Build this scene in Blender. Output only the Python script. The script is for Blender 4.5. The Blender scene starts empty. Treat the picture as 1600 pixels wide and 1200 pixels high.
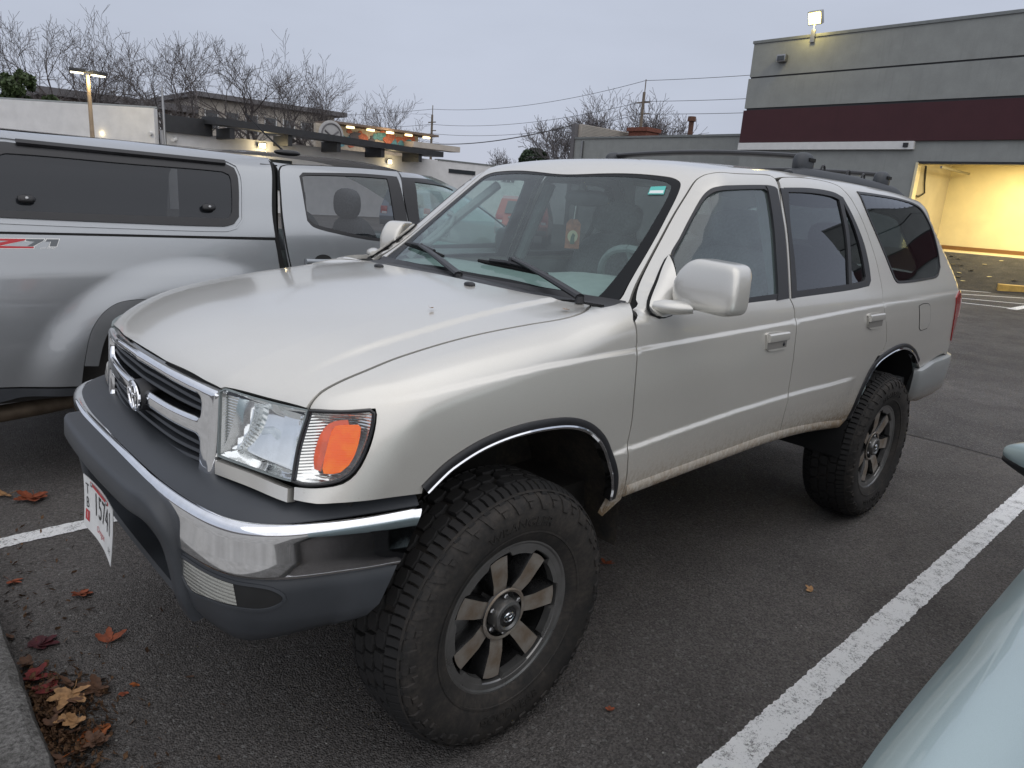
import bpy, bmesh, math, random, colorsys
import numpy as np
from mathutils import Vector, Matrix, geometry

R = math.radians
sc = bpy.context.scene
COL = sc.collection
# ------------------------------------------------------------------ camera
cam_d = bpy.data.cameras.new('camera'); cam = bpy.data.objects.new('camera', cam_d); COL.objects.link(cam); sc.camera = cam
_yaw, _pitch, _roll, _f = R(226.3618), R(-14.4778), R(3.9408), 1111.0
_fw = Vector((math.cos(_yaw)*math.cos(_pitch), math.sin(_yaw)*math.cos(_pitch), math.sin(_pitch)))
_r0 = Vector((math.sin(_yaw), -math.cos(_yaw), 0)); _u0 = _r0.cross(_fw)
_rt = _r0*math.cos(_roll) + _u0*math.sin(_roll); _up = -_r0*math.sin(_roll) + _u0*math.cos(_roll)
_m = Matrix((_rt, _up, -_fw)).transposed().to_4x4(); _m.translation = Vector((1.2682, 2.0910, 1.5467))
cam.matrix_world = _m
cam_d.sensor_fit = 'HORIZONTAL'; cam_d.sensor_width = 36; cam_d.lens = 36*_f/1600
cam_d.clip_start = .05; cam_d.clip_end = 2000
# ------------------------------------------------------------------ overcast dusk sky
W = bpy.data.worlds.new('World'); sc.world = W; W.use_nodes = True
wn = W.node_tree.nodes; wl = W.node_tree.links
bg = wn['Background']
SUN_EL, SUN_AZ = R(42), R(75)
sky = wn.new('ShaderNodeTexSky'); sky.sky_type = 'NISHITA'; sky.sun_disc = False
sky.sun_elevation = SUN_EL; sky.sun_rotation = R(90)-SUN_AZ; sky.air_density = 1.5; sky.dust_density = 4
tc = wn.new('ShaderNodeTexCoord'); sep = wn.new('ShaderNodeSeparateXYZ'); wl.new(tc.outputs['Generated'], sep.inputs[0])
ramp = wn.new('ShaderNodeValToRGB'); wl.new(sep.outputs['Z'], ramp.inputs[0])
e = ramp.color_ramp.elements
e[0].position = 0.0; e[0].color = (.60, .632, .735, 1)
e[1].position = 1.0; e[1].color = (.98, 1.0, 1.08, 1)
k = ramp.color_ramp.elements.new(.10); k.color = (.545, .590, .708, 1)
k = ramp.color_ramp.elements.new(.32); k.color = (.565, .615, .733, 1)
cn = wn.new('ShaderNodeTexNoise'); cn.inputs['Scale'].default_value = 2.2; cn.inputs['Detail'].default_value = 4; cn.inputs['Roughness'].default_value = .5
cmap = wn.new('ShaderNodeMapping'); cmap.inputs['Scale'].default_value = (1, 1, 3.5); wl.new(tc.outputs['Generated'], cmap.inputs[0]); wl.new(cmap.outputs[0], cn.inputs[0])
cr = wn.new('ShaderNodeMapRange'); wl.new(cn.outputs[0], cr.inputs[0])
cr.inputs[1].default_value = .3; cr.inputs[2].default_value = .7; cr.inputs[3].default_value = .93; cr.inputs[4].default_value = 1.07
cm = wn.new('ShaderNodeVectorMath'); cm.operation = 'SCALE'; wl.new(ramp.outputs[0], cm.inputs[0]); wl.new(cr.outputs[0], cm.inputs['Scale'])
sk = wn.new('ShaderNodeVectorMath'); sk.operation = 'SCALE'; wl.new(sky.outputs[0], sk.inputs[0]); sk.inputs['Scale'].default_value = .05
mx = wn.new('ShaderNodeMixRGB'); mx.inputs[0].default_value = .90; wl.new(sk.outputs[0], mx.inputs[1]); wl.new(cm.outputs[0], mx.inputs[2])
wl.new(mx.outputs[0], bg.inputs[0]); bg.inputs[1].default_value = 1.0
sl = bpy.data.lights.new('sun', 'SUN'); sl.energy = 1.25; sl.angle = R(110); sl.color = (1, .97, .93)
so = bpy.data.objects.new('sun', sl); COL.objects.link(so)
so.rotation_euler = Vector((-math.cos(SUN_EL)*math.cos(SUN_AZ), -math.cos(SUN_EL)*math.sin(SUN_AZ), -math.sin(SUN_EL))).to_track_quat('-Z', 'Y').to_euler()
vs = sc.view_settings; vs.view_transform = 'Standard'; vs.look = 'None'; vs.exposure = 0; vs.gamma = 1; vs.use_curve_mapping = False
sc.cycles.max_bounces = 10; sc.cycles.transparent_max_bounces = 16; sc.cycles.glossy_bounces = 5; sc.cycles.transmission_bounces = 6; sc.cycles.diffuse_bounces = 3
sc.cycles.caustics_reflective = False; sc.cycles.caustics_refractive = False
sc.cycles.sample_clamp_indirect = 6

# ------------------------------------------------------------------ materials
def nt(name):
    m = bpy.data.materials.new(name); m.use_nodes = True
    return m, m.node_tree.nodes, m.node_tree.links, m.node_tree.nodes['Principled BSDF']
def setp(b, **kw):
    N = {'col':'Base Color','metal':'Metallic','rough':'Roughness','coat':'Coat Weight','coatr':'Coat Roughness','spec':'Specular IOR Level','ior':'IOR','trans':'Transmission Weight','alpha':'Alpha','emit':'Emission Color','emits':'Emission Strength','sheen':'Sheen Weight'}
    for k, v in kw.items():
        if k in ('col', 'emit') and len(v) == 3: v = (*v, 1)
        b.inputs[N[k]].default_value = v
def coords(n, l, scale=1, kind='Object'):
    t = n.new('ShaderNodeTexCoord'); mp = n.new('ShaderNodeMapping'); l.new(t.outputs[kind], mp.inputs[0])
    s = scale if hasattr(scale, '__len__') else (scale,)*3
    mp.inputs['Scale'].default_value = s
    return mp.outputs[0]
def noise(n, l, vec, scale, detail=4, rough=.55):
    t = n.new('ShaderNodeTexNoise'); l.new(vec, t.inputs[0]); t.inputs['Scale'].default_value = scale; t.inputs['Detail'].default_value = detail; t.inputs['Roughness'].default_value = rough
    return t.outputs[0]
def remap(n, l, v, a, b, c, d):
    t = n.new('ShaderNodeMapRange'); l.new(v, t.inputs[0])
    for i, q in enumerate((a, b, c, d)): t.inputs[1+i].default_value = q
    return t.outputs[0]
def mixc(n, l, fac, c1, c2):
    t = n.new('ShaderNodeMixRGB')
    for i, q in enumerate((fac, c1, c2)):
        if hasattr(q, 'links'): l.new(q, t.inputs[i])
        elif i == 0: t.inputs[0].default_value = q
        else: t.inputs[i].default_value = (*q, 1) if len(q) == 3 else q
    return t.outputs[0]
def bump(n, l, b, h, strength=.2, dist=.01):
    t = n.new('ShaderNodeBump'); l.new(h, t.inputs['Height']); t.inputs['Strength'].default_value = strength; t.inputs['Distance'].default_value = dist
    l.new(t.outputs[0], b.inputs['Normal']); return t
def simple(name, col, rough=.5, metal=0, nscale=0, namt=.12, bumpa=0, bscale=200, **kw):
    m, n, l, b = nt(name); setp(b, col=col, rough=rough, metal=metal, **kw)
    if nscale:
        v = coords(n, l); f = noise(n, l, v, nscale, 5)
        lo = tuple(c*(1-namt) for c in col); hi = tuple(min(1, c*(1+namt)) for c in col)
        l.new(mixc(n, l, remap(n, l, f, .3, .7, 0, 1), lo, hi), b.inputs['Base Color'])
        l.new(remap(n, l, f, .3, .7, max(.02, rough-.06), min(1, rough+.06)), b.inputs['Roughness'])
    if bumpa:
        v = coords(n, l); bump(n, l, b, noise(n, l, v, bscale, 3), bumpa, .002)
    return m
M = {}
def paint(name, col, metal, rough, dirt=0, dz=(.60, .86), dcol=(.20, .15, .09), coat=1.0, flake=.06):
    m, n, l, b = nt(name)
    g = n.new('ShaderNodeNewGeometry'); s = n.new('ShaderNodeSeparateXYZ'); l.new(g.outputs['Position'], s.inputs[0])
    v = coords(n, l)
    fl = noise(n, l, v, 1400, 1)
    base = mixc(n, l, remap(n, l, fl, .35, .65, 0, 1), tuple(c*(1-flake) for c in col), tuple(min(1, c*(1+flake)) for c in col))
    big = noise(n, l, v, 2.5, 6, .6)
    smud = noise(n, l, v, 14, 8, .7)
    rg = remap(n, l, smud, .35, .75, rough-.008, rough+.02)
    setp(b, metal=metal, coat=coat, coatr=.045)
    if dirt:
        h = remap(n, l, s.outputs['Z'], dz[0], dz[1], 1, 0)
        mp = coords(n, l, (1, 1, .7)); st = noise(n, l, mp, 55, 9, .8)
        sp = remap(n, l, st, .36, .70, 0, 1)
        pw = n.new('ShaderNodeMath'); pw.operation = 'POWER'; l.new(h, pw.inputs[0]); pw.inputs[1].default_value = 1.8
        bl = n.new('ShaderNodeMath'); bl.operation = 'MULTIPLY_ADD'; l.new(sp, bl.inputs[0]); bl.inputs[1].default_value = .75; bl.inputs[2].default_value = .30
        mu = n.new('ShaderNodeMath'); mu.operation = 'MULTIPLY'; l.new(pw.outputs[0], mu.inputs[0]); l.new(bl.outputs[0], mu.inputs[1])
        mu2 = n.new('ShaderNodeMath'); mu2.operation = 'MULTIPLY'; mu2.use_clamp = True; l.new(mu.outputs[0], mu2.inputs[0]); mu2.inputs[1].default_value = dirt
        # splashed specks further up
        vo = n.new('ShaderNodeTexVoronoi'); vo.inputs['Scale'].default_value = 75; l.new(v, vo.inputs[0]); vo.inputs['Randomness'].default_value = 1
        spk = remap(n, l, vo.outputs['Distance'], .10, .16, 1, 0)
        msk = remap(n, l, noise(n, l, v, 5, 4), .52, .62, 0, .7)
        hh = remap(n, l, s.outputs['Z'], dz[0]+.05, dz[1]+.22, 1, 0)
        m3 = n.new('ShaderNodeMath'); m3.operation = 'MULTIPLY'; l.new(spk, m3.inputs[0]); l.new(msk, m3.inputs[1])
        m4 = n.new('ShaderNodeMath'); m4.operation = 'MULTIPLY'; l.new(m3.outputs[0], m4.inputs[0]); l.new(hh, m4.inputs[1])
        mxx = n.new('ShaderNodeMath'); mxx.operation = 'MAXIMUM'; l.new(mu2.outputs[0], mxx.inputs[0]); l.new(m4.outputs[0], mxx.inputs[1])
        # overall thin film of dust
        film = remap(n, l, big, .35, .7, .02, .10)
        mm = n.new('ShaderNodeMath'); mm.operation = 'MAXIMUM'; l.new(mxx.outputs[0], mm.inputs[0]); l.new(film, mm.inputs[1])
        D = mm.outputs[0]
        base = mixc(n, l, D, base, dcol)
        inv = remap(n, l, D, 0, .8, 1, .1)
        l.new(remap(n, l, D, 0, .6, metal, 0), b.inputs['Metallic'])
        ci = n.new('ShaderNodeMath'); ci.operation = 'MULTIPLY'; l.new(inv, ci.inputs[0]); ci.inputs[1].default_value = coat
        l.new(ci.outputs[0], b.inputs['Coat Weight'])
        rr = n.new('ShaderNodeMath'); rr.operation = 'MAXIMUM'; l.new(rg, rr.inputs[0]); l.new(remap(n, l, D, 0, .7, 0, .85), rr.inputs[1]); rg = rr.outputs[0]
        l.new(remap(n, l, D, 0, .5, .05, .5), b.inputs['Coat Roughness'])
    else:
        l.new(remap(n, l, smud, .4, .8, .03, .10), b.inputs['Coat Roughness'])
    l.new(base, b.inputs['Base Color']); l.new(rg, b.inputs['Roughness'])
    return m
def glass(name, tint, rough=0, ior=1.5, body=None, smear=.0, dbl=1.5):
    """thin pane: tinted see-through plus mirror reflection by Fresnel"""
    m = bpy.data.materials.new(name); m.use_nodes = True; n = m.node_tree.nodes; l = m.node_tree.links
    n.remove(n['Principled BSDF']); out = n['Material Output']
    t = n.new('ShaderNodeBsdfTransparent'); t.inputs[0].default_value = (*tint, 1)
    g = n.new('ShaderNodeBsdfGlossy'); g.inputs['Roughness'].default_value = rough; g.inputs[0].default_value = (.95, .97, 1, 1)
    fr = n.new('ShaderNodeFresnel'); gb_ = n.new('ShaderNodeNewGeometry'); l.new(remap(n, l, gb_.outputs['Backfacing'], 0, 1, ior, 1/ior), fr.inputs[0])   # a thin pane mirrors alike from both sides
    base = t.outputs[0]
    if body:
        d = n.new('ShaderNodeBsdfDiffuse'); d.inputs[0].default_value = (*body[:3], 1); ms = n.new('ShaderNodeMixShader'); l.new(t.outputs[0], ms.inputs[1]); l.new(d.outputs[0], ms.inputs[2])
        if smear:
            v = coords(n, l); f = noise(n, l, v, 9, 6, .7); l.new(remap(n, l, f, .35, .75, body[3], body[3]+smear), ms.inputs[0])
        else: ms.inputs[0].default_value = body[3]
        base = ms.outputs[0]
    # second surface doubles the reflection
    mu = n.new('ShaderNodeMath'); mu.operation = 'MULTIPLY'; mu.use_clamp = True; l.new(fr.outputs[0], mu.inputs[0]); mu.inputs[1].default_value = dbl
    ms2 = n.new('ShaderNodeMixShader'); l.new(mu.outputs[0], ms2.inputs[0]); l.new(base, ms2.inputs[1]); l.new(g.outputs[0], ms2.inputs[2])
    l.new(ms2.outputs[0], out.inputs[0])
    return m
def emitter(name, col, s):
    m, n, l, b = nt(name); setp(b, col=(.8, .8, .8), emit=col, emits=s, rough=.4); return m

M['paint'] = paint('champagne_paint', (.685, .667, .615), .50, .31, dirt=1.7, dz=(.60, .92), dcol=(.235, .165, .095))
M['paint_clean'] = paint('champagne_paint_clean', (.685, .667, .615), .50, .31, dirt=.25, dz=(.3, .5))
M['pickup_paint'] = paint('silver_blue_paint', (.335, .35, .365), .62, .32)
M['green_paint'] = paint('pale_teal_paint', (.42, .52, .52), .45, .35)
M['red_paint'] = paint('red_paint', (.30, .035, .02), .4, .35)
M['blue_paint'] = paint('slate_blue_paint', (.10, .13, .17), .5, .35)
def chrome_mat():
    m, n, l, b = nt('chrome'); v = coords(n, l)
    f = noise(n, l, v, 22, 8, .75); setp(b, metal=1)
    l.new(mixc(n, l, remap(n, l, f, .45, .75, 0, .45), (.86, .87, .89), (.60, .59, .57)), b.inputs['Base Color'])
    l.new(remap(n, l, f, .35, .8, .025, .12), b.inputs['Roughness'])
    sc_ = coords(n, l, (90, 90, 6)); bump(n, l, b, noise(n, l, sc_, 6, 2), .012, .001)
    return m
M['chrome'] = chrome_mat()
M['plastic'] = simple('grey_bumper_plastic', (.040, .044, .050), .50, nscale=5, namt=.18, bumpa=.06, bscale=500)
M['trim'] = simple('black_trim', (.018, .018, .02), .42, nscale=8, namt=.3)
M['recess'] = simple('handle_recess', (.20, .19, .175), .5)  # paint tone darkened to stand for shade in the finger recess
M['decal_grey'] = simple('decal_grey', (.13, .14, .15), .4)
M['rubber_gap_shade'] = simple('black_rubber_and_gap_shade', (.006, .006, .006), .9)  # black for rubber parts and for the shade in panel gaps
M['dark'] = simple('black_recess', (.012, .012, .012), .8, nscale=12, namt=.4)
M['under'] = simple('chassis_black', (.02, .018, .016), .8, nscale=9, namt=.5)
M['glass'] = glass('windscreen_glass', (.80, .92, .89), ior=1.45, body=(.42, .55, .52, .05), smear=.05, dbl=1.15)  # teal body haze paints in the sky reflected on the windscreen
M['glass_side'] = glass('side_glass', (.72, .86, .83), ior=1.48, body=(.42, .52, .50, .09), smear=.06, dbl=1.6)  # pale body colour stands in for part of the panes' reflection
M['glass_dark'] = glass('privacy_glass', (.20, .22, .23), ior=1.5, dbl=1.3)
M['glass_pickup'] = glass('pickup_tinted_glass', (.34, .36, .38), ior=1.5, dbl=1.2)
M['glass_canopy'] = glass('canopy_glass', (.14, .15, .16), ior=1.5, body=(.05, .055, .065, .30), dbl=.85)
M['frit'] = simple('frit_black', (.008, .009, .010), .25, spec=.15)
M['alloy'] = simple('machined_alloy', (.22, .217, .21), .32, .75, nscale=18, namt=.15)
def bronze():
    m, n, l, b = nt('dusty_spoke_face'); v = coords(n, l); f = noise(n, l, v, 16, 6, .65)
    setp(b, metal=.65, rough=.38)
    l.new(mixc(n, l, remap(n, l, f, .35, .68, 0, 1), (.43, .395, .35), (.29, .225, .165)), b.inputs['Base Color'])
    l.new(remap(n, l, f, .3, .7, .26, .5), b.inputs['Roughness']); return m
M['spoke'] = bronze()
M['wheel_black'] = simple('wheel_gloss_black', (.012, .012, .012), .25, nscale=14, namt=.6)
def rubber(name, side):
    m, n, l, b = nt(name); v = coords(n, l); f = noise(n, l, v, 11, 8, .7); f2 = noise(n, l, v, 90, 4, .6)
    mulp = n.new('ShaderNodeMath'); mulp.operation = 'MULTIPLY'; l.new(remap(n, l, f, .3, .7, 0, 1), mulp.inputs[0]); l.new(remap(n, l, f2, .3, .7, .3, 1), mulp.inputs[1])
    l.new(mixc(n, l, mulp.outputs[0], (.017, .017, .017), side), b.inputs['Base Color']); setp(b, rough=.78, spec=.35)
    bump(n, l, b, f2, .12, .002); return m
M['tread'] = rubber('tread_rubber', (.024, .022, .021)); M['sidewall'] = rubber('sidewall_rubber', (.068, .058, .049))
M['liner'] = rubber('muddy_liner', (.085, .068, .05))
def flut(name, col, scale, amt, axis='Z', rough=.06):
    m, n, l, b = nt(name); v = coords(n, l); w = n.new('ShaderNodeTexWave'); l.new(v, w.inputs[0]); w.wave_type = 'BANDS'; w.bands_direction = axis; w.inputs['Scale'].default_value = scale; w.inputs['Distortion'].default_value = 0
    setp(b, col=col, metal=1, rough=rough); bump(n, l, b, w.outputs[0], amt, .004); return m
M['reflector'] = simple('lamp_reflector', (.93, .94, .95), .09, 1)
M['flute'] = flut('fluted_reflector', (.88, .88, .86), 46, .22, 'Z', .16)
M['fog_flute'] = flut('fog_lens_ribs', (.72, .72, .69), 34, .13, 'Z', .22)
M['lens_clear'] = glass('clear_signal_lens', (.96, .96, .95), rough=.02, body=(.75, .76, .74, .012), dbl=1.0)
M['lens'] = glass('clear_lens', (.95, .96, .95), rough=.02, body=(.75, .76, .74, .01), smear=.03, dbl=1.0)
def amber():
    m, n, l, b = nt('amber_lens'); v = coords(n, l); w = n.new('ShaderNodeTexWave'); l.new(v, w.inputs[0]); w.bands_direction = 'Z'; w.inputs['Scale'].default_value = 60
    l.new(mixc(n, l, remap(n, l, noise(n, l, v, 26, 3), .4, .65, 0, 1), (.95, .12, .0), (.98, .19, .0)), b.inputs['Base Color']); setp(b, rough=.18, coat=.6, coatr=.03); bump(n, l, b, w.outputs[0], .10, .003); return m
M['amber'] = amber()
M['amber_deep'] = simple('amber_fluted', (.80, .10, .015), .25, nscale=30, namt=.2)
M['red_lens'] = simple('red_lens', (.34, .012, .012), .10, coat=1.0)
M['white_lens'] = simple('white_lens', (.62, .60, .60), .12, coat=1.0)
M['interior'] = simple('grey_interior', (.22, .25, .25), .75, nscale=30, namt=.1)
M['dash'] = simple('dash_plastic', (.26, .30, .29), .6, nscale=25, namt=.1, bumpa=.05, bscale=700)
M['seat'] = simple('dark_seat_fabric', (.14, .145, .15), .9, nscale=80, namt=.25)
M['headliner'] = simple('headliner', (.18, .20, .20), .9)
M['white_metal'] = simple('plate_white', (.78, .78, .76), .35, nscale=20, namt=.05)
M['black_ink'] = simple('black_ink', (.02, .02, .022), .4)
M['red_ink'] = simple('red_ink', (.50, .03, .04), .4)
M['sticker'] = simple('teal_sticker', (.10, .50, .44), .45)
M['sticker_white'] = simple('sticker_white', (.75, .80, .78), .45)
M['freshener'] = simple('freshener_card', (.30, .11, .055), .6, nscale=60, namt=.4)
M['cream'] = simple('cream_card', (.50, .46, .30), .6)
M['green_ink'] = simple('green_print', (.05, .10, .06), .6)
M['steel'] = simple('dull_steel', (.35, .35, .35), .35, 1)
M['exhaust'] = simple('tan_exhaust', (.16, .125, .09), .55, .6, nscale=14, namt=.3)

# ------------------------------------------------------------------ mesh helpers
def link(o, parent=None):
    COL.objects.link(o)
    if parent is not None: o.parent = parent
    return o
def tag(o, label=None, cat=None, group=None, kind=None):
    if label: o['label'] = label
    if cat: o['category'] = cat
    if group: o['group'] = group
    if kind: o['kind'] = kind
    return o
def empty(name, loc, label, cat, group=None, rz=0):
    o = bpy.data.objects.new(name, None); link(o); o.location = loc; o.rotation_euler = (0, 0, rz); o.empty_display_size = .2
    return tag(o, label, cat, group)
def mesh(name, V, F, mat, parent=None, smooth=True, N=None, angle=None):
    me = bpy.data.meshes.new(name); me.from_pydata([tuple(map(float, v)) for v in V], [], [tuple(map(int, f)) for f in F])
    me.materials.append(M[mat] if isinstance(mat, str) else mat)
    me.polygons.foreach_set('use_smooth', [smooth]*len(me.polygons))
    me.update()
    if N is not None: me.normals_split_custom_set_from_vertices([tuple(map(float, n)) for n in N])
    elif angle is not None: me.set_sharp_from_angle(angle=R(angle))
    return link(bpy.data.objects.new(name, me), parent)
class MB:
    def __init__(s): s.V = []; s.F = []
    def add(s, V, F):
        k = len(s.V); s.V += [tuple(map(float, v)) for v in V]; s.F += [tuple(int(i)+k for i in f) for f in F]; return s
    def box(s, c, d, rz=0, bev=0, rot=None):
        x, y, z = (q/2 for q in d)
        if bev:
            bm = bmesh.new(); bmesh.ops.create_cube(bm, size=1)
            for v in bm.verts: v.co = Vector((v.co.x*d[0], v.co.y*d[1], v.co.z*d[2]))
            bmesh.ops.bevel(bm, geom=bm.edges[:]+bm.verts[:], offset=bev, segments=2, profile=.6, affect='EDGES')
            bm.verts.index_update(); V = [v.co.copy() for v in bm.verts]; F = [[v.index for v in f.verts] for f in bm.faces]; bm.free()
        else:
            V = [Vector((sx*x, sy*y, sz*z)) for sx in (-1, 1) for sy in (-1, 1) for sz in (-1, 1)]
            F = [(0,1,3,2),(4,6,7,5),(0,4,5,1),(2,3,7,6),(0,2,6,4),(1,5,7,3)]
        Q = rot if rot is not None else Matrix.Rotation(rz, 3, 'Z')
        return s.add([Q @ v + Vector(c) for v in V], F)
    def tube(s, pts, r, n=8, cap=True, sy=1.0, up=None):
        pts = [Vector(p) for p in pts]; rs = r if hasattr(r, '__len__') else [r]*len(pts); V = []; F = []; prev = None
        for i, p in enumerate(pts):
            t = (pts[min(i+1, len(pts)-1)] - pts[max(i-1, 0)]).normalized()
            if prev is None:
                a = Vector(up) if up else (Vector((0, 0, 1)) if abs(t.z) < .9 else Vector((1, 0, 0)))
                b = t.cross(a).normalized()
            else:
                b = (prev - t*prev.dot(t)).normalized()
            prev = b; cdir = b.cross(t)
            for j in range(n):
                w = 2*math.pi*j/n; V.append(p + b*math.cos(w)*rs[i] + cdir*math.sin(w)*rs[i]*sy)
        for i in range(len(pts)-1):
            for j in range(n): F.append((i*n+j, i*n+(j+1) % n, (i+1)*n+(j+1) % n, (i+1)*n+j))
        if cap: F.append(tuple(range(n-1, -1, -1))); F.append(tuple((len(pts)-1)*n+j for j in range(n)))
        return s.add(V, F)
    def lathe(s, prof, n=24, axis='Z', c=(0, 0, 0), close=False, a0=0, a1=2*math.pi):
        full = abs(a1-a0-2*math.pi) < 1e-6; m = n if full else n+1; V = []; F = []
        for j in range(m):
            w = a0+(a1-a0)*j/n; cw, sw = math.cos(w), math.sin(w)
            for (r, h) in prof:
                v = {'Z': (r*cw, r*sw, h), 'Y': (r*cw, h, r*sw), 'X': (h, r*cw, r*sw)}[axis]
                V.append(Vector(v)+Vector(c))
        k = len(prof)
        for j in range(n):
            j2 = (j+1) % m
            for i in range(k-1): F.append((j*k+i, j*k+i+1, j2*k+i+1, j2*k+i))
        return s.add(V, F)
    def prism(s, poly, z0, z1, f=lambda u, v, w: (u, v, w)):
        n = len(poly); V = [f(u, v, z0) for u, v in poly]+[f(u, v, z1) for u, v in poly]
        F = [tuple(range(n-1, -1, -1)), tuple(range(n, 2*n))]+[(i, (i+1) % n, n+(i+1) % n, n+i) for i in range(n)]
        return s.add(V, F)
    def grid(s, P):
        a = len(P); b = len(P[0]); V = [p for r_ in P for p in r_]
        return s.add(V, [(i*b+j, i*b+j+1, (i+1)*b+j+1, (i+1)*b+j) for i in range(a-1) for j in range(b-1)])
    def build(s, name, mat, parent=None, smooth=True, angle=35): return mesh(name, s.V, s.F, mat, parent, smooth, angle=angle if smooth else None)
def ellipsoid(c, r, nu=16, nv=10, p=2.0):
    """superellipsoid"""
    V = []; F = []
    sg = lambda w, q: math.copysign(abs(w)**(2/q), w)
    for i in range(nv+1):
        a = -math.pi/2+math.pi*i/nv
        for j in range(nu):
            b = 2*math.pi*j/nu
            V.append((c[0]+r[0]*sg(math.cos(a), p)*sg(math.cos(b), p), c[1]+r[1]*sg(math.cos(a), p)*sg(math.sin(b), p), c[2]+r[2]*sg(math.sin(a), p)))
    for i in range(nv):
        for j in range(nu): F.append((i*nu+j, i*nu+(j+1) % nu, (i+1)*nu+(j+1) % nu, (i+1)*nu+j))
    return V, F
def mirror_copy(o, parent=None):
    """the same part on the other side of the car"""
    c = o.copy(); c.data = o.data.copy(); COL.objects.link(c); c.parent = parent or o.parent
    me = c.data; nv = len(me.vertices); co = np.empty(nv*3); me.vertices.foreach_get('co', co); co = co.reshape(-1, 3)
    if me.has_custom_normals:
        ln = np.array([tuple(x.vector) for x in me.corner_normals]); li = np.array([lp.vertex_index for lp in me.loops])
        vn = np.zeros((nv, 3)); vn[li] = ln
    else: vn = None
    co[:, 1] *= -1; F = [tuple(p.vertices)[::-1] for p in me.polygons]; sm = [p.use_smooth for p in me.polygons]
    m2 = bpy.data.meshes.new(me.name); m2.from_pydata(co.tolist(), [], F); m2.materials.append(me.materials[0]); m2.polygons.foreach_set('use_smooth', sm); m2.update()
    if vn is not None: vn[:, 1] *= -1; m2.normals_split_custom_set_from_vertices(vn.tolist())
    else: m2.set_sharp_from_angle(angle=R(35))
    c.data = m2; bpy.data.meshes.remove(me)
    return c
def resample(pts, step, closed=True, corner=32):
    """Catmull-Rom between the corners of a 2-D polyline"""
    P = [np.array(p, float) for p in pts]; n = len(P); idx = range(n)
    def turn(i):
        a = P[i]-P[i-1]; b = P[(i+1) % n]-P[i]; c = np.dot(a, b)/(np.linalg.norm(a)*np.linalg.norm(b)+1e-12); return math.degrees(math.acos(max(-1, min(1, c))))
    cor = [(True if (not closed and i in (0, n-1)) else turn(i) > corner) for i in idx]
    out = []
    for i in range(n if closed else n-1):
        p1, p2 = P[i], P[(i+1) % n]
        p0 = 2*p1-p2 if cor[i] else P[i-1]; p3 = 2*p2-p1 if cor[(i+1) % n] else P[(i+2) % n]
        # keep tangents in step with the segment's own length
        L = np.linalg.norm(p2-p1)
        t1 = (p2-p0); t1 = t1/(np.linalg.norm(t1)+1e-12)*L; t2 = (p3-p1); t2 = t2/(np.linalg.norm(t2)+1e-12)*L
        k = max(1, int(math.ceil(L/step)))
        for j in range(k):
            t = j/k; out.append((2*t**3-3*t*t+1)*p1+(t**3-2*t*t+t)*t1+(3*t*t-2*t**3)*p2+(t**3-t*t)*t2)
    if not closed: out.append(P[-1])
    return np.array(out)
def inset_poly(Q, d):
    n = len(Q); a = np.roll(Q, 1, 0); b = np.roll(Q, -1, 0)
    area = .5*np.sum(Q[:, 0]*b[:, 1]-b[:, 0]*Q[:, 1]); sgn = 1 if area > 0 else -1
    t1 = Q-a; t2 = b-Q; t1 /= np.linalg.norm(t1, axis=1)[:, None]+1e-12; t2 /= np.linalg.norm(t2, axis=1)[:, None]+1e-12
    n1 = np.stack([-t1[:, 1], t1[:, 0]], 1)*sgn; n2 = np.stack([-t2[:, 1], t2[:, 0]], 1)*sgn
    m = n1+n2; m /= np.linalg.norm(m, axis=1)[:, None]+1e-12; c = np.clip(np.sum(m*n1, 1), .45, 1)
    return Q+m*(d/c)[:, None]
def in_poly(pt, Q):
    x, y = pt[:, 0][:, None], pt[:, 1][:, None]; a = Q; b = np.roll(Q, -1, 0)
    c = ((a[:, 1] > y) != (b[:, 1] > y)) & (x < (b[:, 0]-a[:, 0])*(y-a[:, 1])/(b[:, 1]-a[:, 1]+1e-15)+a[:, 0])
    return (c.sum(1) % 2) == 1
def cdt_panel(outer, holes, gx, gy, extra=()):
    """triangulate a region; gx, gy: sorted coordinates of the inner grid"""
    loops = [outer]+list(holes); V = []; E = []
    for L in loops:
        k = len(V); V += [tuple(p) for p in L]; E += [(k+i, k+(i+1) % len(L)) for i in range(len(L))]
    G = np.array([(x, y) for x in gx for y in gy]+[tuple(q) for q in extra]); ok = in_poly(G, outer)
    for h in holes: ok &= ~in_poly(G, h)
    V += [tuple(p) for p in G[ok]]
    r = geometry.delaunay_2d_cdt([Vector((float(a), float(b))) for a, b in V], E, [], 0, 1e-6)
    co = np.array([tuple(v) for v in r[0]]); T = np.array([tuple(f) for f in r[2] if len(f) == 3])
    cen = co[T].mean(1); keep = in_poly(cen, outer)
    for h in holes: keep &= ~in_poly(cen, h)
    T = T[keep]
    a = co[T[:, 1]]-co[T[:, 0]]; b = co[T[:, 2]]-co[T[:, 0]]; ar = a[:, 0]*b[:, 1]-a[:, 1]*b[:, 0]
    T = T[np.abs(ar) > 1e-10]
    cnt = {}
    for t in T:
        for i in range(3):
            e_ = (t[i], t[(i+1) % 3]); k = (min(e_), max(e_)); cnt.setdefault(k, []).append(e_)
    B = [v[0] for v in cnt.values() if len(v) == 1]
    return co, T, B

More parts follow.
